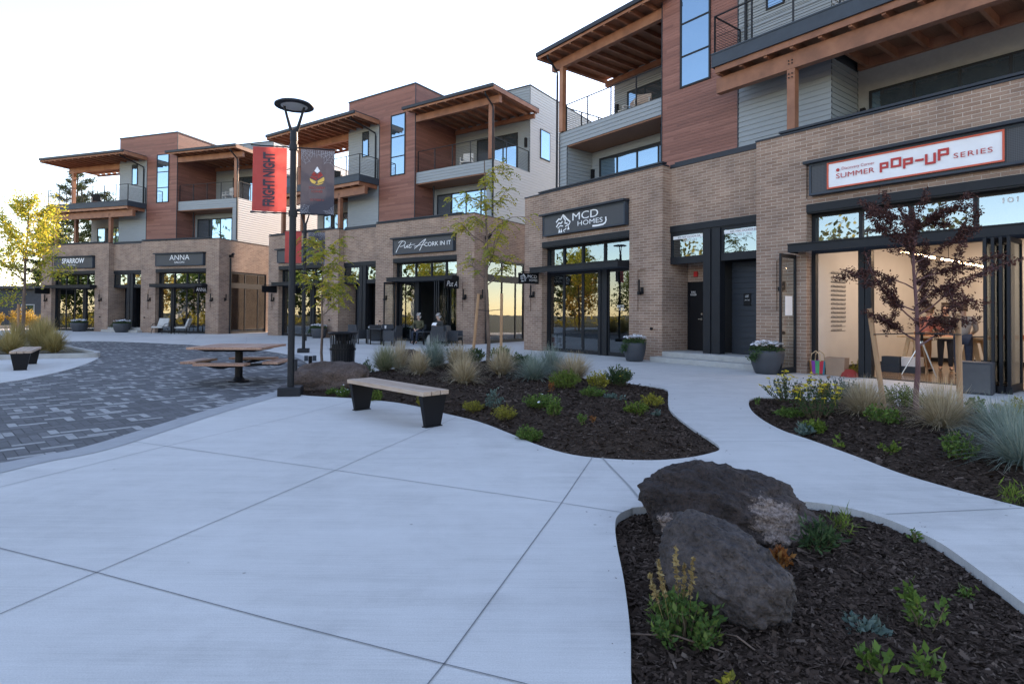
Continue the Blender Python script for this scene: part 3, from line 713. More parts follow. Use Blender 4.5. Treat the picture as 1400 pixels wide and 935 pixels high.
def build_block(key, label, opts):
    org, ang, mi = BLD[key]
    root = thing('shop_building', label, 'building', (org[0], org[1], 0), ang, 'matching shop and apartment buildings in a row')
    N = lambda: FB(mi)
    def out(fb, name, m, parent=root, **k): return fb.build(name, M[m] if isinstance(m, str) else m, parent, **k)
    Wd = 16.8
    OPEN = [(1.08, 5.51), (11.28, 15.72)]
    # --- brick
    b = N()
    niche = [(0.37, 0.72), (5.86, 6.20), (10.50, 10.85), (16.08, 16.43)]
    ub = [0, Wd, 6.84, 9.95] + [x for o in OPEN for x in o] + [x for n in niche for x in n]
    def fd(u, z):
        if 6.84 < u < 9.95: return 0.38 if z > 4.22 else None
        for a, c in OPEN:
            if a < u < c:
                if z < 4.22: return None
                if 4.36 < z < 5.28: return 0.055
        for a, c in niche:
            if a < u < c and 1.56 < z < 2.88: return 0.045
        return 0
    b.grid(lambda u, d, z: (u, -d, z), ub, [0, 1.56, 2.88, 4.22, 4.36, 5.28, 6.08], fd, 0.42)
    # side walls
    def sd_(v, z):
        if -4.25 < v < -1.0 and z < 4.05: return None
        return 0
    b.grid(lambda v, d, z: (d, v, z), [0, -1.0, -4.25, -8.5, -14.9], [0, 4.05, 6.08], sd_, 0.32)
    b.grid(lambda v, d, z: (Wd - d, v, z), [0, -14.9], [0, 6.08], lambda v, z: 0, 0.3)
    b.q([(0, -14.9, 0), (Wd, -14.9, 0), (Wd, -14.9, 6.08), (0, -14.9, 6.08)])
    # entry recess: brick cheeks and back wall
    b.bx(6.72, 6.835, -1.6, -0.425, 0.0, 4.2); b.bx(9.955, 10.05, -1.6, -0.425, 0.0, 4.2)
    b.bx(6.84, 8.06, -1.5, -1.3, 2.5, 3.3); b.bx(7.5, 7.86, -1.5, -1.297, 0.31, 2.5)
    out(b, 'brick_wall', 'brick')
    # --- copings and parapet rails
    c = N()
    c.bx(-0.02, 6.86, -0.32, 0.025, 6.08, 6.125); c.bx(9.93, 16.82, -0.32, 0.025, 6.08, 6.125); c.bx(6.865, 9.925, -0.72, -0.352, 6.03, 6.14)
    c.bx(-0.02, 0.30, -14.9, -0.325, 6.08, 6.115); c.bx(16.5, 16.82, -14.9, -0.325, 6.08, 6.115)
    c.bx(0.83, 6.84, -0.22, 0.01, 6.16, 6.215); c.bx(10.57, 16.8, -0.22, 0.01, 6.16, 6.215)
    for u in (0.9, 2.8, 4.7, 6.7, 10.7, 12.7, 14.7, 16.6): c.bx(u, u + 0.05, -0.15, -0.08, 6.125, 6.16)
    c.bx(7.0, 9.93, -0.66, -0.40, 6.145, 6.20)
    out(c, 'coping', 'coping')
    # --- lintels
    for a, e, v in ((1.08, 5.51, 0.012), (11.28, 15.72, 0.012), (6.845, 9.945, -0.37)):
        l = N(); l.bx(a + 0.003, e - 0.003, v - 0.42, v, 4.02, 4.215); l.bx(a + 0.003, e - 0.003, v - 0.40, v - 0.03, 3.985, 4.018); out(l, 'lintel', 'steel')
    # --- canopies
    for a, e in ((0.93, 5.46), (11.06, 15.7)):
        k = N(); k.bx(a, e, 0.48, 0.5, 3.0, 3.2); k.bx(a, a + 0.02, 0.012, 0.478, 3.0, 3.2); k.bx(e - 0.02, e, -0.25, 0.478, 3.0, 3.2)
        k.bx(a + 0.022, e - 0.022, 0.012, 0.478, 3.12, 3.14); k.bx(a, e, 0.46, 0.53, 3.19, 3.215)
        out(k, 'canopy', 'steel')
    # --- transoms and their panes
    def transom(a, e, muls, v=-0.30):
        f = N(); f.bx(a, a + 0.10, v - 0.1, v + 0.03, 0, 4.0); f.bx(e - 0.08, e, v - 0.1, v + 0.03, 0, 4.0)
        f.bx(a + 0.1, e - 0.08, v - 0.08, v + 0.02, 3.92, 4.0); f.bx(a + 0.1, e - 0.08, v - 0.1, v + 0.04, 3.0, 3.27)
        for m_ in muls: f.bx(m_ - 0.04, m_ + 0.04, v - 0.07, v + 0.02, 3.272, 3.918)
        fo = out(f, 'storefront_frame', 'steel')
        ms = [a + 0.1] + muls + [e - 0.08]
        for x0, x1 in zip(ms, ms[1:]):
            p = N(); p.bx(x0, x1, v - 0.045, v - 0.035, 3.275, 3.915); out(p, 'pane', 'glass_sky', fo)
        return fo
    transom(1.08, 5.51, [2.02, 3.03, 4.13])
    transom(11.28, 15.72, [12.42, 13.45, 14.62])
    def door_panel(a, e, v, ang_u=None, glass='glass'):
        """framed glass leaf closed in the opening"""
        f = N(); z1 = 2.99
        f.bx(a, a + 0.055, v - 0.05, v, 0.01, z1); f.bx(e - 0.055, e, v - 0.05, v, 0.01, z1)
        f.bx(a + 0.055, e - 0.055, v - 0.05, v, 0.01, 0.14); f.bx(a + 0.055, e - 0.055, v - 0.05, v, z1 - 0.08, z1)
        fo = out(f, 'folding_door', 'steel')
        p = N(); p.bx(a + 0.056, e - 0.056, v - 0.03, v - 0.02, 0.14, z1 - 0.08); out(p, 'pane', glass, fo); return fo
    def turned_panel(u, v0, v1, glass='glass_clear', side=0.02):
        """leaf folded out square to the facade"""
        f = N(); z1 = 2.97
        a, e = min(v0, v1), max(v0, v1)
        f.bx(u - 0.025, u + 0.025, a, a + 0.055, 0.02, z1); f.bx(u - 0.025, u + 0.025, e - 0.055, e, 0.02, z1)
        f.bx(u - 0.025, u + 0.025, a + 0.055, e - 0.055, 0.02, 0.16); f.bx(u - 0.025, u + 0.025, a + 0.055, e - 0.055, z1 - 0.09, z1)
        f.bx(u - 0.05, u + 0.05, e - 0.035, e + 0.012, 0.005, 0.14)
        fo = out(f, 'folding_door', 'steel')
        p = N(); p.bx(u - 0.006, u + 0.006, a + 0.056, e - 0.056, 0.16, z1 - 0.09); out(p, 'pane', glass, fo); return fo
    def column(a, e, v=-0.30):
        k = N(); k.bx(a, a + 0.13, v - 0.12, v + 0.06, 0, 2.998); k.bx(e - 0.13, e, v - 0.12, v + 0.06, 0, 2.998); k.bx(a + 0.13, e - 0.13, v - 0.12, v + 0.03, 0, 2.998)
        out(k, 'steel_column', 'steel')
    opts['fronts'](locals())
    # --- rooms behind the shopfronts
    def room(a, e, depth, wall, floor, name='interior_room'):
        r = N(); r.bx(a, e, -depth - 0.1, -depth, 0, 4.0); r.bx(a - 0.06, a, -depth, -0.46, 0, 4.0); r.bx(e, e + 0.06, -depth, -0.46, 0, 4.0); r.bx(a - 0.06, e + 0.06, -depth, -0.46, 4.0, 4.1)
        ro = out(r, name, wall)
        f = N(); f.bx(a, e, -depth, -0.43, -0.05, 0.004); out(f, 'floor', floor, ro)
        return ro
    opts['rooms'](locals())
    # --- solid middle of the ground floor (keeps daylight out of the rooms)
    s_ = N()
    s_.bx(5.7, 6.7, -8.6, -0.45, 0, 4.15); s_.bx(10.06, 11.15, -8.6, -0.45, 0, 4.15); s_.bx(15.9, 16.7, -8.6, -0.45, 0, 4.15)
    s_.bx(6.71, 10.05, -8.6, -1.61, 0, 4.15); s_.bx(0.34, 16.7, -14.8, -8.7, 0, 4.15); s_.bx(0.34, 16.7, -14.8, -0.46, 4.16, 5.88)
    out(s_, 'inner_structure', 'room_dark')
    # --- entry bay
    st = N(); st.bx(6.845, 9.945, -1.29, 0.0, 0.0, 0.31); st.bx(6.66, 10.1, 0.004, 0.36, 0.0, 0.155); out(st, 'entry_steps', 'step', bevel=0.012)
    e = N()
    e.bx(8.06, 8.30, -0.62, -0.36, 0.312, 3.98); e.bx(8.36, 8.62, -0.62, -0.36, 0.312, 3.98); e.bx(8.30, 8.36, -0.60, -0.40, 0.312, 3.98)
    out(e, 'steel_column', 'steel')
    for a, z in ((6.845, 8.055), (8.625, 9.945)):
        f = N(); f.bx(a, z, -0.52, -0.40, 3.02, 3.24); f.bx(a, a + 0.07, -0.5, -0.42, 3.24, 3.98); f.bx(z - 0.05, z, -0.5, -0.42, 3.24, 3.98); f.bx(a + 0.07, z - 0.05, -0.5, -0.42, 3.91, 3.98)
        fo = out(f, 'entry_transom', 'steel'); p = N(); p.bx(a + 0.07, z - 0.05, -0.465, -0.455, 3.24, 3.91); out(p, 'pane', 'glass_sky', fo)
    d = N(); d.bx(6.845, 7.5, -1.36, -1.31, 0.32, 2.5); d.bx(6.845, 6.90, -1.309, -1.29, 0.32, 2.5); d.bx(7.45, 7.498, -1.309, -1.29, 0.32, 2.5); do = out(d, 'entry_door', 'black')
    h = N(); h.bx(7.36, 7.40, -1.305, -1.26, 1.28, 1.34); h.bx(7.28, 7.40, -1.255, -1.235, 1.30, 1.325); h.bx(7.355, 7.405, -1.307, -1.28, 1.44, 1.5); out(h, 'handle', flat('brushed_steel', (0.6, 0.6, 0.58), 0.3, 1.0) if 'brushed' not in M else M['brushed'], do)
    d = N(); d.bx(7.87, 8.9, -1.36, -1.31, 0.32, 2.5); d.bx(7.87, 9.95, -1.34, -1.31, 2.502, 3.9); out(d, 'entry_door', 'black')
    sdg = N(); sdg.lap(8.62, 9.5, 0.315, 3.0, -1.0, ex=0.16); sdg.bx(8.62, 9.49, -1.3, -1.02, 0.315, 3.0); out(sdg, 'entry_siding', 'siding_dark')
    d = N(); d.bx(9.5, 9.95, -1.28, -1.24, 0.32, 3.0); out(d, 'entry_door', 'black')
    bell = N(); bell.bx(7.12, 7.24, -1.298, -1.22, 2.66, 2.82); bo = out(bell, 'fire_alarm_bell', flat('alarm_red', (0.6, 0.02, 0.02)))
    pl = N(); pl.bx(9.0, 9.22, -0.985, -0.965, 1.72, 2.08); out(pl, 'door_plaque', 'black')
    # --- wall lamps in the niches, hose taps
    for n0, n1 in niche:
        u = (n0 + n1) / 2
        w = N(); w.bx(u - 0.05, u + 0.05, -0.044, 0.0, 2.10, 2.32); w.tb([(u, 0.03, 2.12), (u, 0.08, 2.12), (u, 0.12, 2.16), (u, 0.12, 2.56)], 0.03); w.bx(u - 0.045, u + 0.045, 0.05, 0.16, 2.07, 2.18)
        out(w, 'wall_lamp', 'black')
    w = N()
    for u in (6.45, 10.7): w.tb([(u, 0.0, 1.0), (u, 0.05, 1.0)], 0.045, 10)
    out(w, 'hose_tap', 'black')
    # --- side window wall (short side of the block)
    f = N()
    f.bx(0.02, 0.12, -4.24, -1.01, 3.92, 4.04); f.bx(0.02, 0.14, -4.24, -1.01, 2.98, 3.32)
    for v in (-1.06, -2.3, -3.5, -4.22): f.bx(0.03, 0.11, v - 0.04, v + 0.03, 0.02, 2.978); f.bx(0.03, 0.11, v - 0.04, v + 0.03, 3.322, 3.918)
    f.bx(0.03, 0.12, -4.18, -1.03, 0.0, 0.16)
    fo = out(f, 'side_window_frame', 'steel')
    for v0, v1 in ((-2.27, -1.1), (-3.47, -2.34), (-4.19, -3.54)):
        for z0, z1 in ((0.16, 2.98), (3.32, 3.92)):
            p = N(); p.bx(0.065, 0.075, v0, v1, z0, z1); out(p, 'pane', 'glass', fo)
    dp = N(); dp.tb([(-0.05, -0.92, 0.0), (-0.05, -0.92, 4.9)], 0.05, 8); out(dp, 'side_downspout', 'steel')
    fl = N(); fl.bx(-0.20, -0.0, -1.02, -0.82, 4.95, 5.12); fl.tb([(-0.16, -0.92, 5.1), (-0.30, -0.92, 5.2)], 0.08, 8); out(fl, 'flood_lamp', 'black')
    w = N(); w.bx(-0.04, 0.0, -0.56, -0.46, 2.10, 2.32); w.tb([(-0.12, -0.51, 2.14), (-0.12, -0.51, 2.56)], 0.03); out(w, 'wall_lamp', 'black')
    # --- upper floors: unseen solid cores added to block light
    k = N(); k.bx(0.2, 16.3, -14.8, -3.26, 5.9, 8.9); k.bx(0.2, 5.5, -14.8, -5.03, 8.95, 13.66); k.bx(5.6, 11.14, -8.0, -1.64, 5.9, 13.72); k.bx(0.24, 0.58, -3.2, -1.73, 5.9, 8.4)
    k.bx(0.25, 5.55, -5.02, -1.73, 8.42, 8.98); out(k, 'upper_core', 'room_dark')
    t = N(); t.bx(0.3, 16.5, -3.25, -0.43, 5.89, 5.95); out(t, 'terrace_floor', 'step')
    # --- grey lap siding
    s = N()
    s.lap(0.2, 0.63, 6.1, 8.40, -1.7); s.lap(0.2, 5.56, 8.40, 9.02, -1.7)
    s.q([(0.2, -5.02, 9.022), (5.56, -5.02, 9.022), (5.56, -1.68, 9.022), (0.2, -1.68, 9.022)])
    w_ = N(); w_.lap_side(-1.7, -5.0, 6.1, 9.02, 0.19, -1); w_.lap_side(-5.0, -14.9, 6.1, 13.7, 0.19, -1); out(w_, 'pale_side_siding', 'siding_white')
    s.lap_side(-1.72, -3.16, 5.95, 8.38, 0.63, 1)
    s.lap(0.64, 5.56, 5.95, 8.34, -3.16); s.lap(0.2, 5.56, 9.03, 12.1, -5.0); s.lap(0.2, 5.56, 12.1, 13.7, -5.0)
    s.lap(8.44, 11.18, 5.95, 12.2, -1.6); s.lap_side(-1.6, -3.2, 5.95, 8.4, 11.18, 1); s.lap_side(-1.6, -8.0, 8.95, 12.2, 11.18, 1)
    s.lap_side(-3.2, -14.9, 6.1, 8.9, 16.32, 1); s.lap_side(-5.0, -14.9, 12.2, 13.7, 5.56, 1)
    s.q([(0.2, -14.9, 6), (16.3, -14.9, 6), (16.3, -14.9, 8.9), (0.2, -14.9, 8.9)]); s.q([(0.2, -14.92, 8.9), (5.5, -14.92, 8.9), (5.5, -14.92, 13.7), (0.2, -14.92, 13.7)])
    s.q([(5.5, -14.9, 8.95), (16.3, -14.9, 8.95), (16.3, -3.2, 8.95), (5.5, -3.2, 8.95)])
    out(s, 'siding', 'siding')
    s = N(); s.q([(11.2, -3.2, 5.95), (16.32, -3.2, 5.95), (16.32, -3.2, 8.42), (11.2, -3.2, 8.42)]); out(s, 'stucco_wall', 'stucco')
    # --- red boarded tower
    s = N()
    s.tg(5.57, 8.44, 5.95, 13.8, -1.59); s.tg_side(-1.59, -8.0, 5.95, 13.8, 5.57, -1)
    s.tg(8.44, 11.18, 12.2, 13.8, -1.59); s.tg_side(-1.59, -8.0, 12.2, 13.8, 11.18, 1); s.q([(5.57, -8, 9), (11.18, -8, 9), (11.18, -8, 13.8), (5.57, -8, 13.8)])
    out(s, 'red_cladding', 'clad')
    s = N(); s.bx(5.54, 11.21, -8.02, -1.56, 13.8, 13.88); s.bx(0.16, 5.53, -14.9, -4.97, 13.7, 13.77)
    s.bx(5.545, 5.575, -1.61, -1.572, 5.95, 13.8); s.bx(8.425, 8.455, -1.61, -1.57, 5.95, 12.2); s.bx(0.17, 0.215, -1.72, -1.675, 6.1, 9.02)
    out(s, 'roof_edge_trim', 'coping')
    # --- windows
    def window(a, e, z0, z1, v, vm=(), hm=(), fw=0.05, pane='pane'):
        f = N(); f.bx(a, a + fw, v - 0.04, v + 0.035, z0, z1); f.bx(e - fw, e, v - 0.04, v + 0.035, z0, z1)
        f.bx(a + fw, e - fw, v - 0.04, v + 0.035, z0, z0 + fw); f.bx(a + fw, e - fw, v - 0.04, v + 0.035, z1 - fw, z1)
        for m_ in vm: f.bx(m_ - fw / 2, m_ + fw / 2, v - 0.03, v + 0.028, z0 + fw, z1 - fw)
        for m_ in hm: f.bx(a + fw, e - fw, v - 0.03, v + 0.025, m_ - fw / 2, m_ + fw / 2)
        fo = out(f, 'window', 'steel'); us = [a + fw] + list(vm) + [e - fw]; zs = [z0 + fw] + list(hm) + [z1 - fw]
        for x0, x1 in zip(us, us[1:]):
            for y0, y1 in zip(zs, zs[1:]):
                p = N(); p.bx(x0, x1, v + 0.002, v + 0.012, y0, y1); out(p, 'pane', pane, fo)
        return fo
    window(6.32, 7.48, 9.0, 12.4, -1.585, hm=(10.05, 11.15), fw=0.06)
    window(9.35, 9.9, 10.4, 11.85, -1.58, fw=0.05)
    window(1.1, 5.3, 6.0, 8.0, -3.14, vm=(2.1, 3.15, 4.2), fw=0.08)
    window(11.5, 15.6, 6.0, 7.75, -3.18, vm=(12.6, 13.6, 14.6), fw=0.07)
    window(1.0, 3.9, 9.05, 11.3, -4.97, vm=(2.0, 2.95), fw=0.08)
    f = N(); f.bx(0.14, 0.175, -7.05, -6.0, 10.0, 11.65); fo = out(f, 'side_window_frame', 'steel'); p = N(); p.bx(0.13, 0.139, -6.98, -6.07, 10.07, 11.58); out(p, 'pane', 'pane', fo)
    for u, v, z in ((0.75, -3.11, 7.6), (0.42, -4.95, 10.9), (11.35, -3.16, 7.3)):
        w = N(); w.bx(u - 0.06, u + 0.06, v - 0.03, v + 0.09, z - 0.5, z); out(w, 'wall_lamp', 'black')
    # --- soffits
    s = N(); s.bx(0.64, 5.56, -3.14, -1.72, 8.345, 8.40); out(s, 'balcony_soffit', 'soffit')
    # --- timber roof over the loggia
    def roof(a, e, v0, v1, cut, name):
        s = N(); s.bx(a, e, -1.55, v1, 12.24, 12.31); s.bx(cut[0], cut[1], v0, -1.552, 12.24, 12.31); ro = out(s, name, 'soffit')
        g_ = N(); g_.bx(a - 0.04, e + 0.04, v1, v1 + 0.09, 12.22, 12.37); g_.bx(a - 0.04, e + 0.04, -1.5, v1 - 0.002, 12.312, 12.36)
        g_.bx(cut[0] - 0.04, cut[1] + 0.04, v0, -1.552, 12.312, 12.36); out(g_, 'metal_roof_edge', 'coping', ro)
        return ro
    ro = roof(-0.36, 5.83, -5.0, -0.92, (-0.36, 5.52), 'loggia_roof')
    s = N(); u = -0.30
    while u < 5.5: s.bx(u, u + 0.09, -4.98, -0.95, 12.085, 12.238); u += 0.61
    out(s, 'rafters', 'timber', ro)
    s = N(); s.bx(-0.40, -0.362, -5.0, -0.9, 12.10, 12.31); s.bx(-0.36, 5.82, -0.945, -0.921, 12.12, 12.235); out(s, 'fascia_board', 'timber', ro)
    s = N(); s.bx(-0.24, 5.54, -1.80, -1.60, 11.72, 12.08); s.bx(-0.2, 5.5, -4.94, -4.8, 11.85, 12.08); out(s, 'beam', 'timber')
    s = N(); s.bx(0.24, 0.45, -1.81, -1.60, 9.03, 11.718); out(s, 'post', 'timber')
    s = N(); s.tb([(0.18, -0.98, 12.2), (0.2, -1.0, 12.0), (0.16, -1.55, 11.6), (0.14, -1.58, 11.4), (0.14, -1.58, 6.2)], 0.045); out(s, 'downspout', 'steel'); s = N(); s.tb([(4.9, -2.4, 5.95), (4.9, -2.4, 8.34)], 0.04); out(s, 'downspout', 'steel')
    # --- railings
    def railing(pts, name, z0, gap=1.15):
        s = N()
        for (u0, v0), (u1, v1) in zip(pts, pts[1:]):
            L_ = math.hypot(u1 - u0, v1 - v0); n = max(1, round(L_ / gap))
            for i in range(n + 1):
                t = i / n; u, v = u0 + (u1 - u0) * t, v0 + (v1 - v0) * t; s.bx(u - 0.02, u + 0.02, v - 0.02, v + 0.02, z0, z0 + 1.12)
            s.bar(s.P(u0, v0, z0 + 1.13), s.P(u1, v1, z0 + 1.13), 0.05, 0.025)
            for kz in range(1, 12): s.bar(s.P(u0, v0, z0 + 0.08 * kz + 0.04), s.P(u1, v1, z0 + 0.08 * kz + 0.04), 0.008, 0.008)
        out(s, name, 'steel')
    railing([(5.5, -1.78), (0.5, -1.78)], 'balcony_railing', 9.02); railing([(0.25, -1.85), (0.25, -4.95)], 'balcony_railing', 9.02)
    railing([(8.52, -1.55), (8.52, -0.24), (16.6, -0.24), (16.6, -4.0)], 'balcony_railing', 9.0)
    # --- timber deck and its roof
    s = N(); s.bx(8.46, 16.7, -0.2, -0.15, 8.63, 9.0); s.bx(8.46, 8.50, -1.57, -0.202, 8.63, 9.0); s.bx(16.66, 16.7, -4.0, -0.202, 8.63, 9.0); s.bx(8.46, 16.7, -0.215, -0.13, 8.99, 9.03); out(s, 'deck_edge', 'steel_blue')
    s = N(); s.bx(8.505, 16.65, -1.57, -0.205, 8.66, 8.98); s.bx(11.2, 16.65, -4.0, -1.572, 8.66, 8.98); out(s, 'deck_floor', 'soffit')
    s = N(); s.bx(8.54, 16.6, -0.27, -0.222, 8.46, 8.628); u = 8.56
    while u < 16.6: s.bx(u, u + 0.09, -1.55 if u < 11.2 else -3.15, -0.272, 8.42, 8.655); u += 0.72
    s.bx(11.25, 16.5, -3.19, -3.05, 8.40, 8.655); out(s, 'deck_joists', 'timber')
    s = N(); s.bx(8.4, 16.7, -0.72, -0.50, 7.98, 8.418); s.bx(11.25, 16.6, -1.86, -1.65, 11.70, 12.06); s.bx(11.25, 16.6, -3.9, -3.78, 11.93, 12.06); out(s, 'beam', 'timber')
    for a, v, z0, z1 in ((10.52, -0.72, 6.13, 7.978), (16.1, -0.72, 6.13, 7.978), (16.1, -1.86, 9.0, 11.698), (16.1, -2.1, 5.95, 8.4)):
        s = N(); s.bx(a, a + 0.21, v, v + 0.21, z0, z1); out(s, 'post', 'timber')
    ro = roof(8.46, 16.86, -4.0, 0.2, (11.24, 16.86), 'deck_roof')
    s = N(); u = 8.62
    while u < 16.8: s.bx(u, u + 0.09, -1.55 if u < 11.24 else -3.95, 0.16, 12.065, 12.238); u += 0.61
    out(s, 'rafters', 'timber', ro)
    s = N(); s.bx(8.42, 8.458, -1.56, 0.2, 12.07, 12.31); s.bx(16.862, 16.9, -4.0, 0.2, 12.07, 12.31); s.bx(8.46, 16.86, 0.165, 0.197, 12.12, 12.235); out(s, 'fascia_board', 'timber', ro)
    s = N(); s.tb([(8.95, 0.12, 12.2), (8.95, 0.1, 12.05), (8.72, -1.5, 11.62), (8.72, -1.54, 11.45), (8.72, -1.54, 9.0)], 0.045); out(s, 'downspout', 'steel')
    # bolts on the deck post head
    s = N()
    for du, dz in ((0.06, 8.12), (0.15, 8.12), (0.06, 8.2), (0.15, 8.2), (0.06, 7.75), (0.15, 7.75), (0.06, 7.85), (0.15, 7.85)): s.tb([(10.52 + du, -0.5, dz), (10.52 + du, -0.475, dz)], 0.018, 6)
    out(s, 'bolts', 'black')
    return root
M['brushed'] = flat('brushed_steel', (0.6, 0.6, 0.58), 0.3, 1.0)

def dims(c): return c['door_panel'], c['turned_panel'], c['column']

# right block: closed glass leaves under the mountain sign, the wide shopfront open
def fronts_R(c):
    dp, tp, colm = dims(c)
    dp(1.19, 2.02, -0.30); dp(2.03, 3.03, -0.30); dp(3.04, 3.86, -0.30); colm(3.86, 4.28); dp(4.29, 5.42, -0.30)
    tp(11.02, 0.03, 0.78); colm(12.38, 12.66)
    for i in range(4): tp(14.98 + 0.12 * i, -0.28, 0.60, 'glass')
    c['out'](t_sill(c, 11.3, 15.7), 'door_sill', 'steel')
def t_sill(c, a, e):
    f = c['N'](); f.bx(a, e, -0.42, -0.26, 0.002, 0.014); return f
def rooms_R(c):
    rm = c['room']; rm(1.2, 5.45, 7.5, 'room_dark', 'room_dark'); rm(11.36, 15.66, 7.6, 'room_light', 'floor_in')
    f = c['N'](); f.bx(11.42, 15.6, -7.58, -7.52, 0.006, 0.13); f.bx(11.365, 11.39, -7.5, -0.6, 0.006, 0.13); c['out'](f, 'skirting', 'black')
# middle block: far front closed, near front folded open onto the terrace
def fronts_M(c):
    dp, tp, colm = dims(c)
    tp(5.30, 0.03, 0.8, 'glass_clear'); dp(4.2, 5.2, -0.32); colm(3.86, 4.1)
    for i in range(3): tp(1.85 + 0.13 * i, -0.28, 0.45)
    dp(1.2, 1.75, -0.30)
    dp(11.4, 12.5, -0.30); colm(12.5, 12.85); dp(12.86, 13.7, -0.30); dp(13.71, 14.6, -0.30); dp(14.61, 15.6, -0.30)
def rooms_M(c):
    rm = c['room']; rm(1.2, 5.45, 7.5, 'room_dark', 'room_dark'); rm(11.36, 15.66, 5.5, 'room_dark', 'room_dark')
    s = c['N'](); s.bx(2.2, 4.2, -5.0, -4.5, 0, 1.1); s.bx(1.6, 4.6, -7.3, -7.0, 1.3, 1.34); s.bx(1.6, 4.6, -7.3, -7.0, 1.75, 1.79); c['out'](s, 'bar_counter', 'black')
def fronts_L(c):
    dp, tp, colm = dims(c)
    dp(1.19, 2.05, -0.30); dp(2.06, 3.05, -0.30); dp(3.06, 4.1, -0.30); colm(4.1, 4.4); dp(4.41, 5.42, -0.30)
    dp(11.4, 12.5, -0.30); colm(12.5, 12.8); dp(12.81, 13.7, -0.30); dp(13.71, 14.6, -0.30); dp(14.61, 15.6, -0.30)
def rooms_L(c):
    rm = c['room']; rm(1.2, 5.45, 7.5, 'room_dark', 'room_dark'); rm(11.36, 15.66, 5.5, 'room_dark', 'room_dark')

B_R = build_block('R', 'nearest brick and cedar building, at the right, with an open shopfront', dict(fronts=fronts_R, rooms=rooms_R))
B_M = build_block('M', 'middle three storey brick and cedar building behind the street lamps and outdoor seating', dict(fronts=fronts_M, rooms=rooms_M))
B_L = build_block('L', 'farthest three storey brick and cedar building, at the left, beside the yellow tree', dict(fronts=fronts_L, rooms=rooms_L))

# ---------------------------------------------------------------- signs on the shopfronts
def facade_thing(name, label, cat, b, u, v, z, group=None):
    return thing(name, label, cat, on_front(b, u, v, z), BLD[b][1], group)

def sign_board(b, u0, u1, label, z0=4.40, z1=5.17, depth=0.16):
    """boxed shop sign: frame, perforated face, hood; returns root and a map from (u, z) to its face"""
    t = facade_thing('shop_sign', label, 'shop sign', b, u0, 0, z0, 'boxed signs above the shopfronts')
    w, h = u1 - u0, z1 - z0
    f = MB(); d = depth
    f.box(0, 0.05, -d, 0.05, 0, h); f.box(w - 0.05, w, -d, 0.05, 0, h); f.box(0.05, w - 0.05, -d, 0.05, 0, 0.05); f.box(0.05, w - 0.05, -d, 0.05, h - 0.05, h)
    f.build('frame', M['steel_blue'], t)
    p = MB(); p.box(0.051, w - 0.051, -d + 0.02, 0.04, 0.051, h - 0.051); p.build('face_panel', M['signface'], t)
    k = MB(); k.box(-0.10, w + 0.06, -d - 0.12, 0.05, h + 0.003, h + 0.07); k.build('hood', M['coping'], t)
    fm = lambda u, z, off=0.004: (u - u0, -d + 0.02 - off, z - z0)
    return t, fm

def letters(t, fm, rows, m, name='lettering'):
    mb = MB()
    for s, u0, u1, z0, z1, kw in rows:
        add_text(mb, s, u1 - u0, z1 - z0, lambda a, c: fm(u0 + a, z0 + c), **kw)
    return mb.build(name, M[m], t)

def mountain_logo(mb, fm, u, z, w, h):
    """white mountain over a winding road and two fir trees"""
    F = lambda x, y: fm(u + x * w, z + y * h)
    for pts, wd in (([(0.02, 0.62), (0.2, 0.78), (0.34, 0.74), (0.5, 0.98), (0.62, 0.86), (0.74, 0.72), (0.98, 0.52), (0.9, 0.40)], 0.075),
                    ([(0.50, 0.95), (0.58, 0.74), (0.66, 0.66), (0.62, 0.5), (0.8, 0.46)], 0.07), ([(0.04, 0.36), (0.2, 0.56), (0.36, 0.52), (0.46, 0.62)], 0.07),
                    ([(0.14, 0.28), (0.3, 0.40), (0.5, 0.36)], 0.05), ([(0.9, 0.4), (0.66, 0.32), (0.72, 0.2), (0.5, 0.10), (0.62, 0.02)], 0.05)):
        ribbon(mb, [(p[0] * w, p[1] * h) for p in pts], wd * w, lambda a, c: fm(u + a, z + c))
    for x, y in ((0.24, 0.02), (0.38, 0.0), (0.86, 0.12)):
        mb.add([F(x - 0.07, y), F(x + 0.07, y), F(x, y + 0.26)], [(0, 1, 2)])

t, fm = sign_board('R', 1.30, 5.44, 'dark boxed sign with white mountain emblem and block letters, nearest building')
mb = MB(); mountain_logo(mb, fm, 2.04, 4.44, 0.8, 0.68); mb.build('emblem', M['white'], t)
letters(t, fm, [('MCD', 2.94, 4.23, 4.82, 5.09, dict()), ('HOMES', 3.21, 4.44, 4.60, 4.77, dict())], 'white')
mb = MB(); ribbon(mb, [(3.95, 4.515), (4.2, 4.505), (4.45, 4.515), (4.56, 4.56), (4.60, 4.64), (4.58, 4.76)], 0.06, fm); mb.build('swoosh', M['white'], t)

t, fm = sign_board('R', 11.42, 15.62, 'wide dark sign box carrying the white banner, above the open shopfront')
bn = facade_thing('vinyl_banner', 'white vinyl banner with red border and red block letters, on dark sign box', 'banner', 'R', 11.86, 0.165, 4.48)
f = MB(); n = 24; wB, hB = 3.34, 0.63
for i in range(n):
    x0, x1 = wB * i / n, wB * (i + 1) / n
    for j in range(4):
        y0, y1 = hB * j / 4, hB * (j + 1) / 4
        g_ = lambda x, y: (x, -0.008 * math.sin(x * 5 + y * 6) * math.sin(math.pi * y / hB) - 0.006, y)
        f.quad(g_(x0, y0), g_(x1, y0), g_(x1, y1), g_(x0, y1))
f.build('sheet', M['banner_white'], bn)
f = MB()
for x0, x1, y0, y1 in ((0, wB, 0, 0.035), (0, wB, hB - 0.035, hB), (0, 0.035, 0.0352, hB - 0.0352), (wB - 0.035, wB, 0.0352, hB - 0.0352)): f.box(x0, x1, -0.024, -0.004, y0, y1)
f.build('border', M['orange_red'], bn)
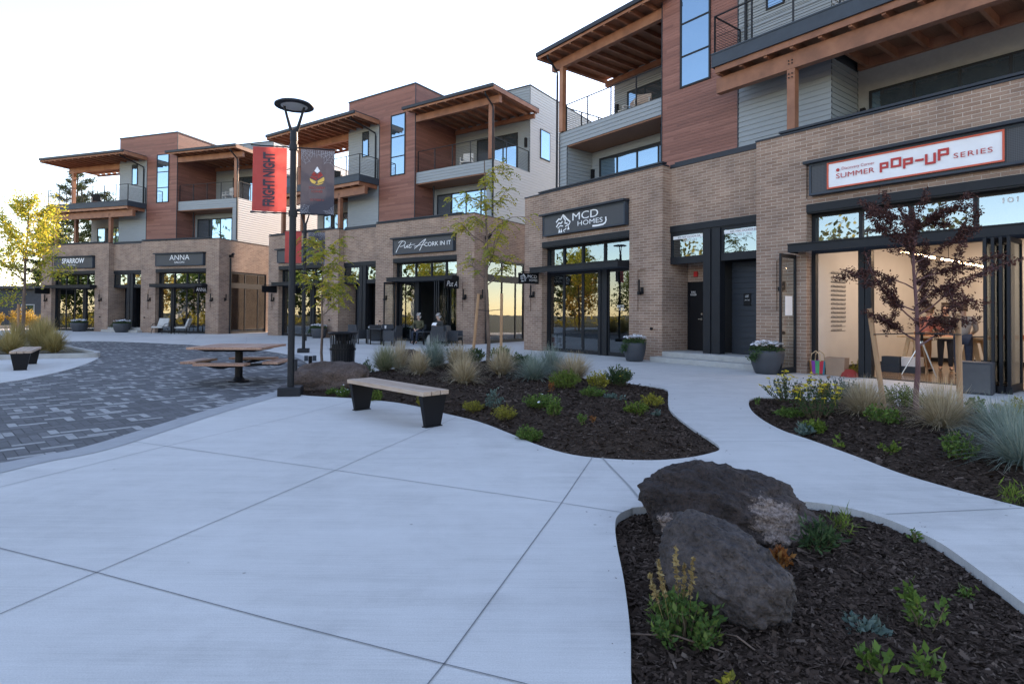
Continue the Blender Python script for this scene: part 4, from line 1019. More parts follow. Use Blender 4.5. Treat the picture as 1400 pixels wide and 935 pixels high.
fb = lambda u, z, off=0.0: (u - 11.86, -0.026, z - 4.48)
f = MB()
bw = 0.046
def blk(pts): ribbon_sq(f, pts, bw)
def ribbon_sq(mb, pts, w):
    """square ended block strokes"""
    for (x0, y0), (x1, y1) in zip(pts, pts[1:]):
        mb.box(min(x0, x1) - w / 2 - 11.86, max(x0, x1) + w / 2 - 11.86, -0.030 - 0.0001 * len(mb.v) / 8, -0.024, min(y0, y1) - w / 2 - 4.48, max(y0, y1) + w / 2 - 4.48)
blk([(13.03, 4.69), (13.03, 4.86), (13.16, 4.86), (13.16, 4.765), (13.05, 4.765)])
blk([(13.25, 4.75), (13.25, 4.915), (13.41, 4.915), (13.41, 4.75), (13.25, 4.75)])
blk([(13.49, 4.69), (13.49, 4.86), (13.63, 4.86), (13.63, 4.765), (13.51, 4.765)])
blk([(13.72, 4.795), (13.83, 4.795)])
blk([(13.90, 4.87), (13.90, 4.69), (14.05, 4.69), (14.05, 4.87)])
blk([(14.13, 4.73), (14.13, 4.925), (14.28, 4.925), (14.28, 4.82), (14.15, 4.82)])
f.build('block_lettering', M['print_red'], bn)
mb = MB()
add_text(mb, 'SUMMER', 0.83, 0.115, lambda a, c: fb(12.07 + a, 4.70 + c)); add_text(mb, 'SERIES', 0.64, 0.105, lambda a, c: fb(14.38 + a, 4.70 + c), spacing=1.15)
add_text(mb, 'Discovery Corner', 0.70, 0.085, lambda a, c: fb(12.20 + a, 4.865 + c))
mb.lathe([(0.001, 0), (0.04, 0)], 10); 
mb.v[-20:] = [(12.11 - 11.86 + x, -0.026, 4.90 - 4.48 + y) for x, y, z in mb.v[-20:]]
mb.build('lettering', M['print_red'], bn)

t, fm = sign_board('M', 10.98, 15.0, 'dark boxed sign in flowing white script, above the outdoor seating')
mb = MB()
def cropmap(x, y):
    T = 385 - 0.118 * x; Bm = 530 - 0.065 * x
    return fm(11.13 + x * 0.00705, 4.42 + (Bm - y) / (Bm - T) * 0.74)
for pts, wd in (([(78, 395), (52, 430), (30, 470), (10, 515)], 4), ([(35, 415), (60, 398), (90, 398), (104, 412), (92, 436), (62, 452), (46, 450)], 4),
                ([(100, 440), (93, 462), (106, 464), (124, 440), (120, 462), (132, 456)], 4), ([(160, 412), (146, 440), (138, 460), (150, 464), (164, 452)], 4), ([(126, 440), (160, 434), (200, 428)], 3),
                ([(192, 474), (222, 446), (262, 402), (300, 372), (282, 405), (262, 445), (242, 494)], 4.5), ([(190, 452), (230, 440), (288, 432)], 3.5)):
    sm = smooth2(pts, 5); L_ = []; 
    P2 = [Vector(p) for p in sm]; A_ = []; B_ = []
    for i, p in enumerate(P2):
        tt = (P2[min(i + 1, len(P2) - 1)] - P2[max(i - 1, 0)]).normalized(); nn = Vector((-tt.y, tt.x)) * wd / 2 * 1.25
        A_.append(cropmap(*(p + nn))); B_.append(cropmap(*(p - nn)))
    k = len(P2); mb.add(A_ + B_, [(i, i + 1, k + i + 1, k + i) for i in range(k - 1)])
mb.build('script_lettering', M['white'], t)
letters(t, fm, [('CORK IN IT', 13.16, 14.85, 4.70, 4.90, dict())], 'white')
t, fm = sign_board('M', 1.08, 5.20, 'plain dark boxed sign, partly behind the far lamp banners')
t, fm = sign_board('L', 10.98, 15.0, 'dark boxed sign with thin white capitals, on farthest building beside the brick corner')
letters(t, fm, [('ANNA', 12.2, 13.87, 4.77, 5.10, dict(bold=-0.008)), ('SALON', 12.62, 13.44, 4.56, 4.68, dict())], 'white')
t, fm = sign_board('L', 1.5, 5.25, 'dark boxed sign with heavy hand-drawn white capitals, behind the yellow tree')
letters(t, fm, [('SPARROW', 2.25, 4.45, 4.74, 5.10, dict(bold=0.02, shear=0.06)), ('BAKERY', 2.87, 3.7, 4.56, 4.66, dict())], 'white')

def blade(b, u, label, rows=None, logo=False, v0=0.04, v1=1.02, z0=2.60, z1=3.0):
    t = facade_thing('blade_sign', label, 'blade sign', b, u, 0, z0, 'small blade signs under the canopies')
    m = MB(); m.box(-0.025, 0.025, -v1, -v0, 0, z1 - z0); m.build('panel', M['black'], t)
    m = MB(); m.box(-0.015, 0.015, -v1 + 0.1, -0.0, z1 - z0 + 0.03, z1 - z0 + 0.06); m.box(-0.01, 0.01, -0.8, -0.77, z1 - z0, z1 - z0 + 0.03); m.box(-0.01, 0.01, -0.3, -0.27, z1 - z0, z1 - z0 + 0.03); m.build('bracket', M['steel'], t)
    fmap = lambda a, c: (0.028, -v1 + a, c)
    if rows:
        mb = MB()
        for s, a0, a1, c0, c1, kw in rows: add_text(mb, s, a1 - a0, c1 - c0, lambda a, c: fmap(a0 + a, c0 + c), **kw)
        if logo: mountain_logo(mb, fmap, 0.06, 0.06, 0.3, 0.3)
        mb.build('lettering', M['white'], t)
blade('R', 0.92, 'black blade sign with small mountain emblem, projecting from nearest building', [('MCD', 0.42, 0.88, 0.22, 0.34, {}), ('HOMES', 0.50, 0.90, 0.09, 0.18, {})], True)
blade('M', 15.24, 'black blade sign with white script, beside the open glass doors', [('Put A', 0.12, 0.86, 0.08, 0.33, dict(shear=0.35))])
blade('M', 0.92, 'blank black blade sign on the left corner of middle building')
blade('L', 15.24, 'black blade sign with thin white capitals, by the white chairs', [('ANNA', 0.14, 0.9, 0.1, 0.33, dict(bold=-0.005))])
blade('L', 0.92, 'blank black blade sign beside the yellow tree')

# lettering on glass and doors of the nearest building
def on_glass(rows, v, m='white', name='window_lettering'):
    mb = MB()
    for s, u0, u1, z0, z1, kw in rows: add_text(mb, s, u1 - u0, z1 - z0, lambda a, c: (u0 + a, -v, z0 + c), **kw)
    mb.build(name, M[m], B_R)
on_glass([('200 | 300', 7.28, 7.76, 3.68, 3.76, {}), ('200 | 300', 9.06, 9.56, 3.68, 3.76, {})], -0.447)
mb = MB(); mb.box(6.92, 8.0, 0.448, 0.452, 3.79, 3.89); mb.build('address_strip', M['white'], B_R); mb = MB(); mb.box(8.70, 9.89, 0.448, 0.452, 3.79, 3.89); mb.build('address_strip', M['white'], B_R)
on_glass([('825 NW OCHOA DR', 7.1, 7.9, 3.81, 3.865, {}), ('825 NW OCHOA DR', 8.9, 9.75, 3.81, 3.865, {})], -0.443, 'steel_blue', 'address_lettering')
on_glass([('101', 15.05, 15.30, 3.74, 3.85, dict(bold=0.01))], -0.325)
on_glass([('MCD', 4.72, 5.02, 1.66, 1.76, {}), ('HOMES', 4.8, 5.06, 1.58, 1.63, {})], -0.30)
for i, (u0, z0, u1, z1) in enumerate(((1.26, .12, 1.56, .66), (1.62, .12, 1.92, .66))):
    mb = MB(); mb.box(u0, u1, .36, .364, z0, z1); mb.build('poster', M['banner_white'], B_R)
    mb = MB(); mb.box(u0 + .04, u1 - .08, .355, .3585, z0 + .22, z1 - .12); mb.box(u0 + .12, u1 - .04, .350, .3545, z0 + .08, z0 + .2); mb.build('poster_print', M['print_red' if i == 0 else 'steel_blue'], B_R)
on_glass([('FIRE', 6.98, 7.14, 2.14, 2.20, {}), ('RISER', 6.95, 7.18, 2.06, 2.12, {})], -1.30)
on_glass([('LOFT', 9.06, 9.17, 1.96, 2.03, {}), ('300 | 200', 9.04, 9.19, 1.86, 1.90, {})], -0.963)

# ---------------------------------------------------------------- street lamps and their banners
BANG = R(12)
def street_lamp(loc, label):
    t = thing('street_lamp', label, 'street lamp', loc, BANG, 'tall dark street lamps')
    m = MB(); m.box(-0.19, 0.19, -0.19, 0.19, 0, 0.15); m.build('base_cover', M['steel'], t, bevel=0.015)
    m = MB(); m.tube([(0, 0, 0.15), (0, 0, 4.45)], 0.058, 16); m.tube([(0, 0, 4.45), (0, 0, 4.62)], [0.066, 0.06], 16); m.build('pole', M['steel'], t, smooth=False)
    for s in (-1, 1):
        m = MB(); m.tube([(0.02 * s, 0, 4.58), (0.07 * s, 0, 4.70), (0.17 * s, 0, 5.06)], [0.034, 0.028, 0.02], 10); m.build('fork_arm', M['steel'], t)
    m = MB(); m.lathe([(0.001, 5.125), (0.18, 5.12), (0.29, 5.10), (0.33, 5.075), (0.33, 5.05), (0.31, 5.045), (0.225, 5.05)], 36); h = m.build('lamp_head', M['steel'], t, smooth=True)
    m = MB(); m.lathe([(0.001, 5.042), (0.15, 5.043), (0.224, 5.052)], 36); m.build('lens', M['lens'], h, smooth=True)
    for z in (3.17, 4.33):
        m = MB(); m.tube([(0, 0, z - 0.05), (0, 0, z + 0.05)], 0.075, 16); m.build('bracket_collar', M['steel'], t)
        for s in (-1, 1):
            m = MB(); m.tube([(0.07 * s, 0, z), (0.70 * s, 0, z)], 0.012, 8); m.build('banner_arm', M['steel'], t)
    m = MB(); m.box(0.055, 0.10, -0.05, 0.05, 0.42, 0.62); m.build('hand_hole_cover', M['steel'], t)
    return t

def banner_sheet(mb, x0, x1, z0, z1, seed, y=0.0):
    n = 14
    for i in range(8):
        for j in range(n):
            a0, a1 = x0 + (x1 - x0) * i / 8, x0 + (x1 - x0) * (i + 1) / 8; c0, c1 = z0 + (z1 - z0) * j / n, z0 + (z1 - z0) * (j + 1) / n
            mb.quad(*[bmapf(a, c, seed, y) for a, c in ((a0, c0), (a1, c0), (a1, c1), (a0, c1))])
def bmapf(x, z, seed=0, y=0.0): return (x, 0.012 * math.sin(x * 7 + z * 3 + seed) + y, z)

def red_banner(loc, label):
    t = thing('lamp_banner', label, 'banner', loc, BANG, 'red banners on the street lamps')
    m = MB(); banner_sheet(m, -0.67, -0.11, 3.19, 4.31, 0); m.build('cloth', M['red'], t)
    m = MB()
    V, F = text_polys('FRIGHT NIGHT', 0.94, 0.20, bold=0.04)
    m.add([bmapf(-0.305 - b, 3.28 + a, 0, -0.006) for a, b in V], F); m.build('lettering', M['dark_fabric'], t)
    return t
M['web'] = flat('web_print', (0.30, 0.30, 0.33), rough=0.8)
def dark_banner(loc, label):
    t = thing('lamp_banner', label, 'banner', loc, BANG, 'charcoal banners on the street lamps')
    m = MB(); banner_sheet(m, 0.12, 0.69, 3.17, 4.31, 2); m.build('cloth', M['dark_fabric'], t)
    ex, ez, hw, hh = 0.40, 3.70, 0.125, 0.31
    E_ = lambda x, y: bmapf(ex + x * hw, ez + y * hh, 2, -0.006)
    def poly(name, pts, mat):
        q = MB(); 
        for p in pts: q.add([E_(*k) for k in p], [tuple(range(len(p)))])
        q.build(name, M[mat], t)
    poly('emblem_top', [[(0, 1.02), (0.40, 0.76), (0, 0.63), (-0.40, 0.76)]], 'white')
    poly('emblem_middle', [[(-0.46, 0.72), (-0.02, 0.57), (-0.02, 0.42), (-0.80, 0.50)], [(0.03, 0.57), (0.46, 0.72), (0.78, 0.52), (0.03, 0.30)], [(-0.85, 0.46), (-0.05, 0.36), (-0.05, 0.22), (-0.97, 0.38)]], 'red')
    poly('emblem_base', [[(-1, 0.34), (-0.1, 0.15), (-0.35, 0.02), (-0.72, 0.08), (-0.95, 0.2)], [(0.03, 0.20), (0.9, 0.44), (0.98, 0.30), (0.93, 0.2), (0.1, 0.06)], [(0.05, 0.03), (0.88, 0.14), (0.62, 0.03), (0.1, -0.03), (-0.28, -0.01)]], 'yellow')
    q = MB()
    for s, w, z, h in (('DISCOVERY', 0.27, 3.62, 0.042), ('CORNER', 0.19, 3.555, 0.042), ('OCTOBER 21', 0.23, 3.41, 0.036)):
        V, F = text_polys(s, w, h); q.add([bmapf(0.40 - w / 2 + a, z + b, 2, -0.006) for a, b in V], F)
    q.build('lettering', M['red'], t)
    q = MB(); rr = random.Random(3)
    for cx, cz, sx, sz in ((0.12, 4.31, 1, -1), (0.69, 4.31, -1, -1), (0.12, 3.17, 1, 1), (0.69, 3.17, -1, 1)):
        k = 6 if sz < 0 else 5
        ends = []
        for i in range(k):
            a = math.pi / 2 * i / (k - 1); L_ = rr.uniform(0.15, 0.30) * (1.15 if sz < 0 else 0.8)
            e = (cx + sx * math.cos(a) * L_, cz + sz * math.sin(a) * L_); ends.append(e)
            pts = [(cx + (e[0] - cx) * q_ / 4, cz + (e[1] - cz) * q_ / 4) for q_ in range(5)]
            ribbon(q, pts, 0.006, lambda a_, c_: bmapf(min(max(a_, 0.121), 0.689), min(max(c_, 3.171), 4.309), 2, -0.005))
        for f_ in (0.3, 0.5, 0.7, 0.9):
            pts = [(cx + (e[0] - cx) * f_ * rr.uniform(0.9, 1.05), cz + (e[1] - cz) * f_) for e in ends]
            ribbon(q, smooth2(pts, 3), 0.005, lambda a_, c_: bmapf(min(max(a_, 0.121), 0.689), min(max(c_, 3.171), 4.309), 2, -0.005))
    for i in range(16):
        x = 0.13 + 0.55 * i / 15; l = rr.uniform(0.03, 0.18)
        ribbon(q, [(x, 4.305), (x + rr.uniform(-.01, .01), 4.305 - l)], 0.006, lambda a_, c_: bmapf(min(max(a_, 0.121), 0.689), c_, 2, -0.0052))
    q.build('web_pattern', M['web'], t)
    return t
LP1, LP2 = (-3.85, 10.19, 0), (-7.43, 20.83, 0)
street_lamp(LP1, 'near dark street lamp with disc head, in front of the brown boulder')
street_lamp(LP2, 'far dark street lamp standing behind the picnic table')
red_banner(LP1, 'large red banner with dark vertical lettering, on the near street lamp')
dark_banner(LP1, 'large charcoal banner with striped drop emblem, on the near street lamp')
red_banner(LP2, 'smaller red banner half hidden behind the near lamp pole')
dark_banner(LP2, 'smaller charcoal banner with drop emblem, above the young tree by the bin')

# ---------------------------------------------------------------- benches, picnic table, bin
def bench(loc, rz, label, L_=1.62, wd=0.41, h=0.46):
    t = thing('bench', label, 'bench', loc, rz, 'backless plank benches')
    n = 3; pw = (wd - 0.012 * (n - 1)) / n
    for i in range(n):
        y = -wd / 2 + i * (pw + 0.012)
        m = MB(); m.box(-L_ / 2, L_ / 2, y, y + pw, h - 0.055, h); m.build('seat_plank', M['bench_top'], t, bevel=0.004)
    for s in (-1, 1):
        m = MB(); x0 = s * (L_ / 2 - 0.03); x1 = s * (L_ / 2 - 0.11)
        # tapered folded steel leg: wide at the seat, narrow at the foot
        a, b = wd / 2 - 0.015, wd / 2 - 0.085
        X0, X1 = x0, x1; X0b, X1b = s * (L_ / 2 - 0.05), s * (L_ / 2 - 0.10)
        v = [(X0, -a, h - 0.057), (X0, a, h - 0.057), (X1, a, h - 0.057), (X1, -a, h - 0.057), (X0b, -b, 0.012), (X0b, b, 0.012), (X1b, b, 0.012), (X1b, -b, 0.012)]
        m.add(v, [(0, 1, 2, 3), (4, 7, 6, 5), (0, 4, 5, 1), (1, 5, 6, 2), (2, 6, 7, 3), (3, 7, 4, 0)])
        m.box(min(X0b, X1b) - 0.02, max(X0b, X1b) + 0.02, -b - 0.01, b + 0.01, 0, 0.0118); m.build('leg', M['black_satin'], t)
    return t
M['black_satin'] = flat('black_powder_coat', (0.007, 0.007, 0.009), rough=0.45, spec=0.2)
M['bench_top'] = pm('weathered_bench_top', [(0.25, (0.35, 0.24, 0.17)), (0.5, (0.45, 0.33, 0.25)), (0.75, (0.53, 0.42, 0.33))], scale=3, stretch=(1, 14, 14), rough=0.75, rnd=0.2, bump=0.15, bscale=10)
bench((-1.62, 8.10, 0), math.atan2(7.43 - 8.80, -0.97 + 2.31), 'plank bench on black legs, beside the middle planting bed', L_=1.9)
bench((-12.35, 14.85, 0), math.atan2(15.8 - 13.7, -13.0 + 11.6), 'plank bench at the left edge, by the sunlit grasses', L_=2.1)

M['table_wood'] = pm('table_planks', [(0.25, (0.27, 0.14, 0.09)), (0.5, (0.41, 0.235, 0.165)), (0.75, (0.52, 0.34, 0.25))], scale=3, stretch=(14, 1, 14), rough=0.7, rnd=0.3, bump=0.15, bscale=10)
t = thing('picnic_table', 'square plank picnic table with four fixed seats, on dark pavers', 'picnic table', (-5.66, 12.12, 0), R(3))
hs, n = 0.72, 10
for i in range(n):
    m = MB(); w_ = 2 * hs / n; m.box(-hs + i * w_ + 0.003, -hs + (i + 1) * w_ - 0.003, -hs, hs, 0.70, 0.745); m.build('top_plank', M['table_wood'], t)
m = MB(); a = 0.60
m.add([(-a, -a, 0.698), (a, -a, 0.698), (a, a, 0.698), (-a, a, 0.698), (-a + .12, -a + .12, 0.645), (a - .12, -a + .12, 0.645), (a - .12, a - .12, 0.645), (-a + .12, a - .12, 0.645)],
      [(0, 1, 2, 3), (4, 7, 6, 5), (0, 4, 5, 1), (1, 5, 6, 2), (2, 6, 7, 3), (3, 7, 4, 0)]); m.build('top_frame', M['black_satin'], t)
m = MB(); m.tube([(0, 0, 0.10), (0, 0, 0.65)], 0.075, 18); m.lathe([(0.20, 0.0), (0.20, 0.02), (0.13, 0.03), (0.085, 0.10)], 20); m.build('pedestal', M['black_satin'], t)
for k in range(4):
    g_ = math.pi / 2 * k; c, s = math.cos(g_), math.sin(g_)
    rot = lambda x, y, z: (x * c - y * s, x * s + y * c, z)
    for j in range(2):
        m = MB(); y0 = -0.95 + j * 0.155
        m.add([rot(x, y, z) for z in (0.40, 0.443) for x, y in ((-0.48, y0), (0.48, y0), (0.48, y0 + 0.15), (-0.48, y0 + 0.15))], [(0, 3, 2, 1), (4, 5, 6, 7), (0, 1, 5, 4), (1, 2, 6, 5), (2, 3, 7, 6), (3, 0, 4, 7)]); m.build('seat_plank', M['table_wood'], t)
    m = MB(); m.bar(rot(0, -0.05, 0.33), rot(0, -0.70, 0.37), 0.06, 0.06)
    m.add([rot(x, y, z) for x, y, z in ((-0.3, -0.92, 0.398), (0.3, -0.92, 0.398), (0.3, -0.68, 0.398), (-0.3, -0.68, 0.398), (-0.05, -0.84, 0.335), (0.05, -0.84, 0.335), (0.05, -0.68, 0.335), (-0.05, -0.68, 0.335))], [(0, 1, 2, 3), (4, 7, 6, 5), (0, 4, 5, 1), (1, 5, 6, 2), (2, 6, 7, 3), (3, 7, 4, 0)])
    m.build('seat_arm', M['black_satin'], t)

t = thing('trash_bin', 'black slatted steel litter bin behind the boulder', 'litter bin', (-4.47, 15.45, 0), 0)
for k in range(28):
    g_ = 2 * math.pi * k / 28; c, s = math.cos(g_), math.sin(g_)
    m = MB(); P = [(0.30, 0.03), (0.315, 0.3), (0.325, 0.6), (0.335, 0.78), (0.365, 0.87)]
    for (r0, z0), (r1, z1) in zip(P, P[1:]):
        tx, ty = -s * 0.019, c * 0.019
        m.add([(r0 * c - tx, r0 * s - ty, z0), (r0 * c + tx, r0 * s + ty, z0), (r1 * c + tx, r1 * s + ty, z1), (r1 * c - tx, r1 * s - ty, z1)], [(0, 1, 2, 3)])
    m.build('slat', M['black_satin'], t)
m = MB(); m.lathe([(0.33, 0.87), (0.385, 0.875), (0.39, 0.905), (0.36, 0.93), (0.22, 0.925), (0.20, 0.90), (0.20, 0.7)], 32); m.build('rim', M['black_satin'], t, smooth=True)
m = MB(); m.lathe([(0.001, 0.04), (0.27, 0.04), (0.28, 0.60)], 24); m.build('liner', M['rubber'], t)
for z, r0 in ((0.08, 0.31), (0.45, 0.326)):
    m = MB(); m.lathe([(r0, z), (r0 + 0.012, z), (r0 + 0.012, z + 0.05), (r0, z + 0.05), (r0, z)], 28); m.build('hoop', M['black_satin'], t)

# tree grate and little ground spotlights
def ring_thing(loc, r):
    t = thing('tree_grate', 'round dark tree grate at the foot of the young tree by the bin', 'tree grate', loc)
    m = MB(); m.lathe([(0.14, 0.0), (0.14, 0.018), (r, 0.018), (r, 0.0)], 36); m.build('grate_ring', M['steel_blue'], t)
ring_thing((-5.15, 15.85, 0.0), 0.62)
t = thing('ground_spotlight', 'small dark ground spotlight beside the tree grate', 'spotlight', (-5.62, 16.3, 0), R(20))
m = MB(); m.tube([(0, 0, 0), (0, 0, 0.10)], 0.05, 10); m.box(-0.05, 0.05, -0.1, 0.1, 0.08, 0.22); m.build('stem', M['black_satin'], t)
for s in (-1, 1):
    m = MB(); m.box(s * 0.06, s * 0.16, -0.09, 0.09, 0.09, 0.23); m.build('lamp_box', M['steel_blue'], t)

# ---------------------------------------------------------------- boulders
def boulder(label, loc, size, rz, seed, m, tilt=(0, 0), sub=5, rough=0.16, fine=0.03, box=2.6):
    bm = bmesh.new(); bmesh.ops.create_icosphere(bm, subdivisions=sub, radius=1.0)
    off = Vector((seed * 7.3, seed * 3.1, seed * 1.7))
    for v in bm.verts:
        p = v.co.copy()
        k = (abs(p.x) ** box + abs(p.y) ** box + abs(p.z) ** box) ** (1 / box); q = p / k
        d = noise.fractal(p * 1.1 + off, 1.0, 2.0, 4) * rough + noise.fractal(p * 4.5 + off, 0.9, 2.1, 5) * fine * 1.6 + abs(noise.noise(p * 2.3 + off)) * -rough * 0.5
        pit = min(0, noise.noise(p * 8 + off) + 0.2) * fine * 1.6 + noise.fractal(p * 16 + off, 0.8, 2.0, 3) * fine * 0.45
        q = q * (1 + d + pit)
        v.co = Vector((q.x * size[0], q.y * size[1], q.z * size[2]))
    bm.transform(Matrix.Rotation(tilt[0], 4, 'X') @ Matrix.Rotation(tilt[1], 4, 'Y'))
    me = bpy.data.meshes.new('boulder'); bm.to_mesh(me); bm.free()
    me.polygons.foreach_set('use_smooth', [True] * len(me.polygons)); me.materials.append(m)
    o = bpy.data.objects.new('boulder', me); COL.objects.link(o); o.location = loc; o.rotation_euler = (0, 0, rz)
    tag(o, label, 'boulder', 'lava boulders in the planting beds'); return o
def rock_mat(name, cols, patch=None, pz=0.62):
    m = pm(name, cols, scale=2.6, rough=0.92, bump=1.0, bscale=38, detail=10)
    nt = m.node_tree; p = nt.nodes['Principled BSDF']; L = nt.links.new
    src = p.inputs['Base Color'].links[0].from_socket
    tc = nd(nt, 'ShaderNodeTexCoord'); n2 = nd(nt, 'ShaderNodeTexNoise', i_Scale=30, i_Detail=8, i_Roughness=0.8); L(tc.outputs['Object'], n2.inputs['Vector'])
    r2 = ramp(nt, [(0.34, (0.35, 0.33, 0.33)), (0.5, (0.95, 0.95, 0.95)), (0.68, (1.6, 1.55, 1.5))]); L(n2.outputs[0], r2.inputs[0])
    x = nd(nt, 'ShaderNodeMix', data_type='RGBA', blend_type='MULTIPLY'); x.inputs[0].default_value = 1; L(src, x.inputs[6]); L(r2.outputs[0], x.inputs[7]); outc = x.outputs[2]
    if patch:
        # pale lichen crust on two shoulders of the stone
        acc = None
        for (cx, cy, cz, rad) in patch:
            vm = nd(nt, 'ShaderNodeVectorMath', operation='DISTANCE'); L(tc.outputs['Object'], vm.inputs[0]); vm.inputs[1].default_value = (cx, cy, cz)
            n3 = nd(nt, 'ShaderNodeTexNoise', i_Scale=11, i_Detail=10, i_Roughness=0.85); L(tc.outputs['Object'], n3.inputs['Vector'])
            a = nd(nt, 'ShaderNodeMath', operation='MULTIPLY_ADD', i_1=4.5, i_2=-2.25); L(n3.outputs[0], a.inputs[0])
            b = nd(nt, 'ShaderNodeMath', operation='DIVIDE', i_1=rad); L(vm.outputs['Value'], b.inputs[0])
            c = nd(nt, 'ShaderNodeMath', operation='ADD'); L(a.outputs[0], c.inputs[0]); L(b.outputs[0], c.inputs[1])
            r = ramp(nt, [(0.78, (0.85, 0.85, 0.85)), (1.05, (0, 0, 0))]); L(c.outputs[0], r.inputs[0])
            if acc is None: acc = r.outputs[0]
            else:
                mxx = nd(nt, 'ShaderNodeMath', operation='MAXIMUM'); L(acc, mxx.inputs[0]); L(r.outputs[0], mxx.inputs[1]); acc = mxx.outputs[0]
        nl = nd(nt, 'ShaderNodeTexNoise', i_Scale=42, i_Detail=8, i_Roughness=0.8); L(tc.outputs['Object'], nl.inputs['Vector'])
        rl = ramp(nt, [(0.38, (0.07, 0.05, 0.045)), (0.52, (0.26, 0.20, 0.175)), (0.68, (0.46, 0.38, 0.34))]); L(nl.outputs[0], rl.inputs[0])
        y = nd(nt, 'ShaderNodeMix', data_type='RGBA'); L(acc, y.inputs[0]); L(outc, y.inputs[6]); y.inputs[7].default_value = (0.30, 0.235, 0.205, 1); L(rl.outputs[0], y.inputs[7]); outc = y.outputs[2]
    vo = nd(nt, 'ShaderNodeTexVoronoi', i_Scale=34.0, i_Randomness=1.0); L(tc.outputs['Object'], vo.inputs['Vector'])
    rv = ramp(nt, [(0.12, (0, 0, 0)), (0.38, (1, 1, 1))]); L(vo.outputs['Distance'], rv.inputs[0])
    b0 = p.inputs['Normal'].links[0].from_node
    b2 = nd(nt, 'ShaderNodeBump', i_Strength=0.7, i_Distance=0.012); L(rv.outputs[0], b2.inputs['Height']); L(b0.outputs[0], b2.inputs['Normal']); L(b2.outputs[0], p.inputs['Normal'])
    L(outc, p.inputs['Base Color']); return m
M['rock_brown'] = rock_mat('dark_lava_rock', [(0.3, (0.018, 0.012, 0.011)), (0.55, (0.045, 0.032, 0.029)), (0.8, (0.085, 0.064, 0.06))], patch=[(0.26, -0.33, 0.08, 0.16), (0.36, -0.30, 0.0, 0.14), (-0.45, -0.30, -0.02, 0.09)])
M['rock_grey'] = rock_mat('grey_lava_rock', [(0.3, (0.034, 0.026, 0.024)), (0.55, (0.075, 0.060, 0.055)), (0.8, (0.14, 0.116, 0.107))])
M['rock_rust'] = rock_mat('rust_lava_rock', [(0.3, (0.055, 0.036, 0.030)), (0.55, (0.10, 0.068, 0.055)), (0.8, (0.15, 0.105, 0.088))])
boulder('large dark brown lava boulder with pale lichen crust, behind the grey boulder', (1.50, 4.12, 0.06), (0.60, 0.36, 0.32), R(-7), 2, M['rock_brown'], tilt=(0, R(9)), rough=0.2, box=2.3, fine=0.055, sub=6)
boulder('smooth grey boulder leaning in front of the brown boulder', (1.085, 3.02, 0.12), (0.36, 0.205, 0.235), R(-50), 6, M['rock_grey'], tilt=(0, R(17)), rough=0.2, fine=0.05, box=2.3, sub=6)
boulder('low rusty brown boulder behind the near street lamp', (-3.42, 11.1, 0.08), (0.74, 0.50, 0.38), R(-6), 8, M['rock_rust'], tilt=(0, R(-3)), rough=0.22, box=3.0)
boulder('small boulder among the grasses behind the bench', (-2.65, 15.4, 0.15), (0.28, 0.25, 0.36), R(20), 11, M['rock_rust'], sub=4, rough=0.2)

# ---------------------------------------------------------------- foliage builders
def quads_from(c, d, s, L_, w):
    """rhombic leaves: base c, direction d, side s (unit), length, width -> V, F"""
    n = len(c); L_ = np.asarray(L_).reshape(-1, 1); w = np.asarray(w).reshape(-1, 1)
    V = np.stack([c, c + d * L_ * 0.45 + s * w * 0.5, c + d * L_, c + d * L_ * 0.45 - s * w * 0.5], 1).reshape(-1, 3)
    return V, np.arange(4 * n).reshape(n, 4)

def unit(v): return v / np.maximum(np.linalg.norm(v, axis=-1, keepdims=True), 1e-9)

def rand_side(d, rng):
    r = unit(rng.normal(size=d.shape)); return unit(np.cross(d, r))

GR = {}
def grass_mesh(m, n, h, spread, seed, lean=1.0, width=0.006):
    """fountain of arching blades about 1 m across the given spread"""
    rng = np.random.default_rng(seed)
    a = rng.uniform(0, 2 * np.pi, n); th = np.radians(84) * rng.beta(1.25, 1.15, n)
    Ln = h * rng.uniform(0.68, 1.08, n); kx = spread / (h * 0.95)
    r0 = np.sqrt(rng.uniform(0, 1, n)) * 0.16 * spread; a0 = a + rng.normal(0, 0.7, n)
    K = 6; ts = np.linspace(0, 1, K)
    V = np.zeros((n, K, 2, 3)); ca, sa = np.cos(a), np.sin(a)
    tw = rng.uniform(-0.8, 0.8, n); droop = rng.uniform(0.05, 0.38, n)
    for i, t in enumerate(ts):
        r = Ln * np.sin(th) * kx * (t + 0.25 * droop * t * t)
        z = np.maximum(Ln * np.cos(th) * t * 1.0 + 0.18 * Ln * np.sin(th) * (t - t * t) * 2 - droop * Ln * np.sin(th) * t ** 2.4 * 0.6 + 0.01, 0.004)
        x = np.cos(a0) * r0 + ca * r; y = np.sin(a0) * r0 + sa * r
        w = width * (1 - 0.85 * t) * rng.uniform(0.85, 1.15, n)
        sx, sy = -np.sin(a + tw) * w, np.cos(a + tw) * w
        V[:, i, 0] = np.stack([x - sx, y - sy, z], -1); V[:, i, 1] = np.stack([x + sx, y + sy, z], -1)
    I = np.arange(n * K * 2).reshape(n, K, 2)
    F = np.stack([I[:, :-1, 0], I[:, :-1, 1], I[:, 1:, 1], I[:, 1:, 0]], -1).reshape(-1, 4)
    rn = np.repeat(np.clip(rng.normal(0.5, 0.22, n), 0, 1), K - 1)
    return V.reshape(-1, 3), F, rn

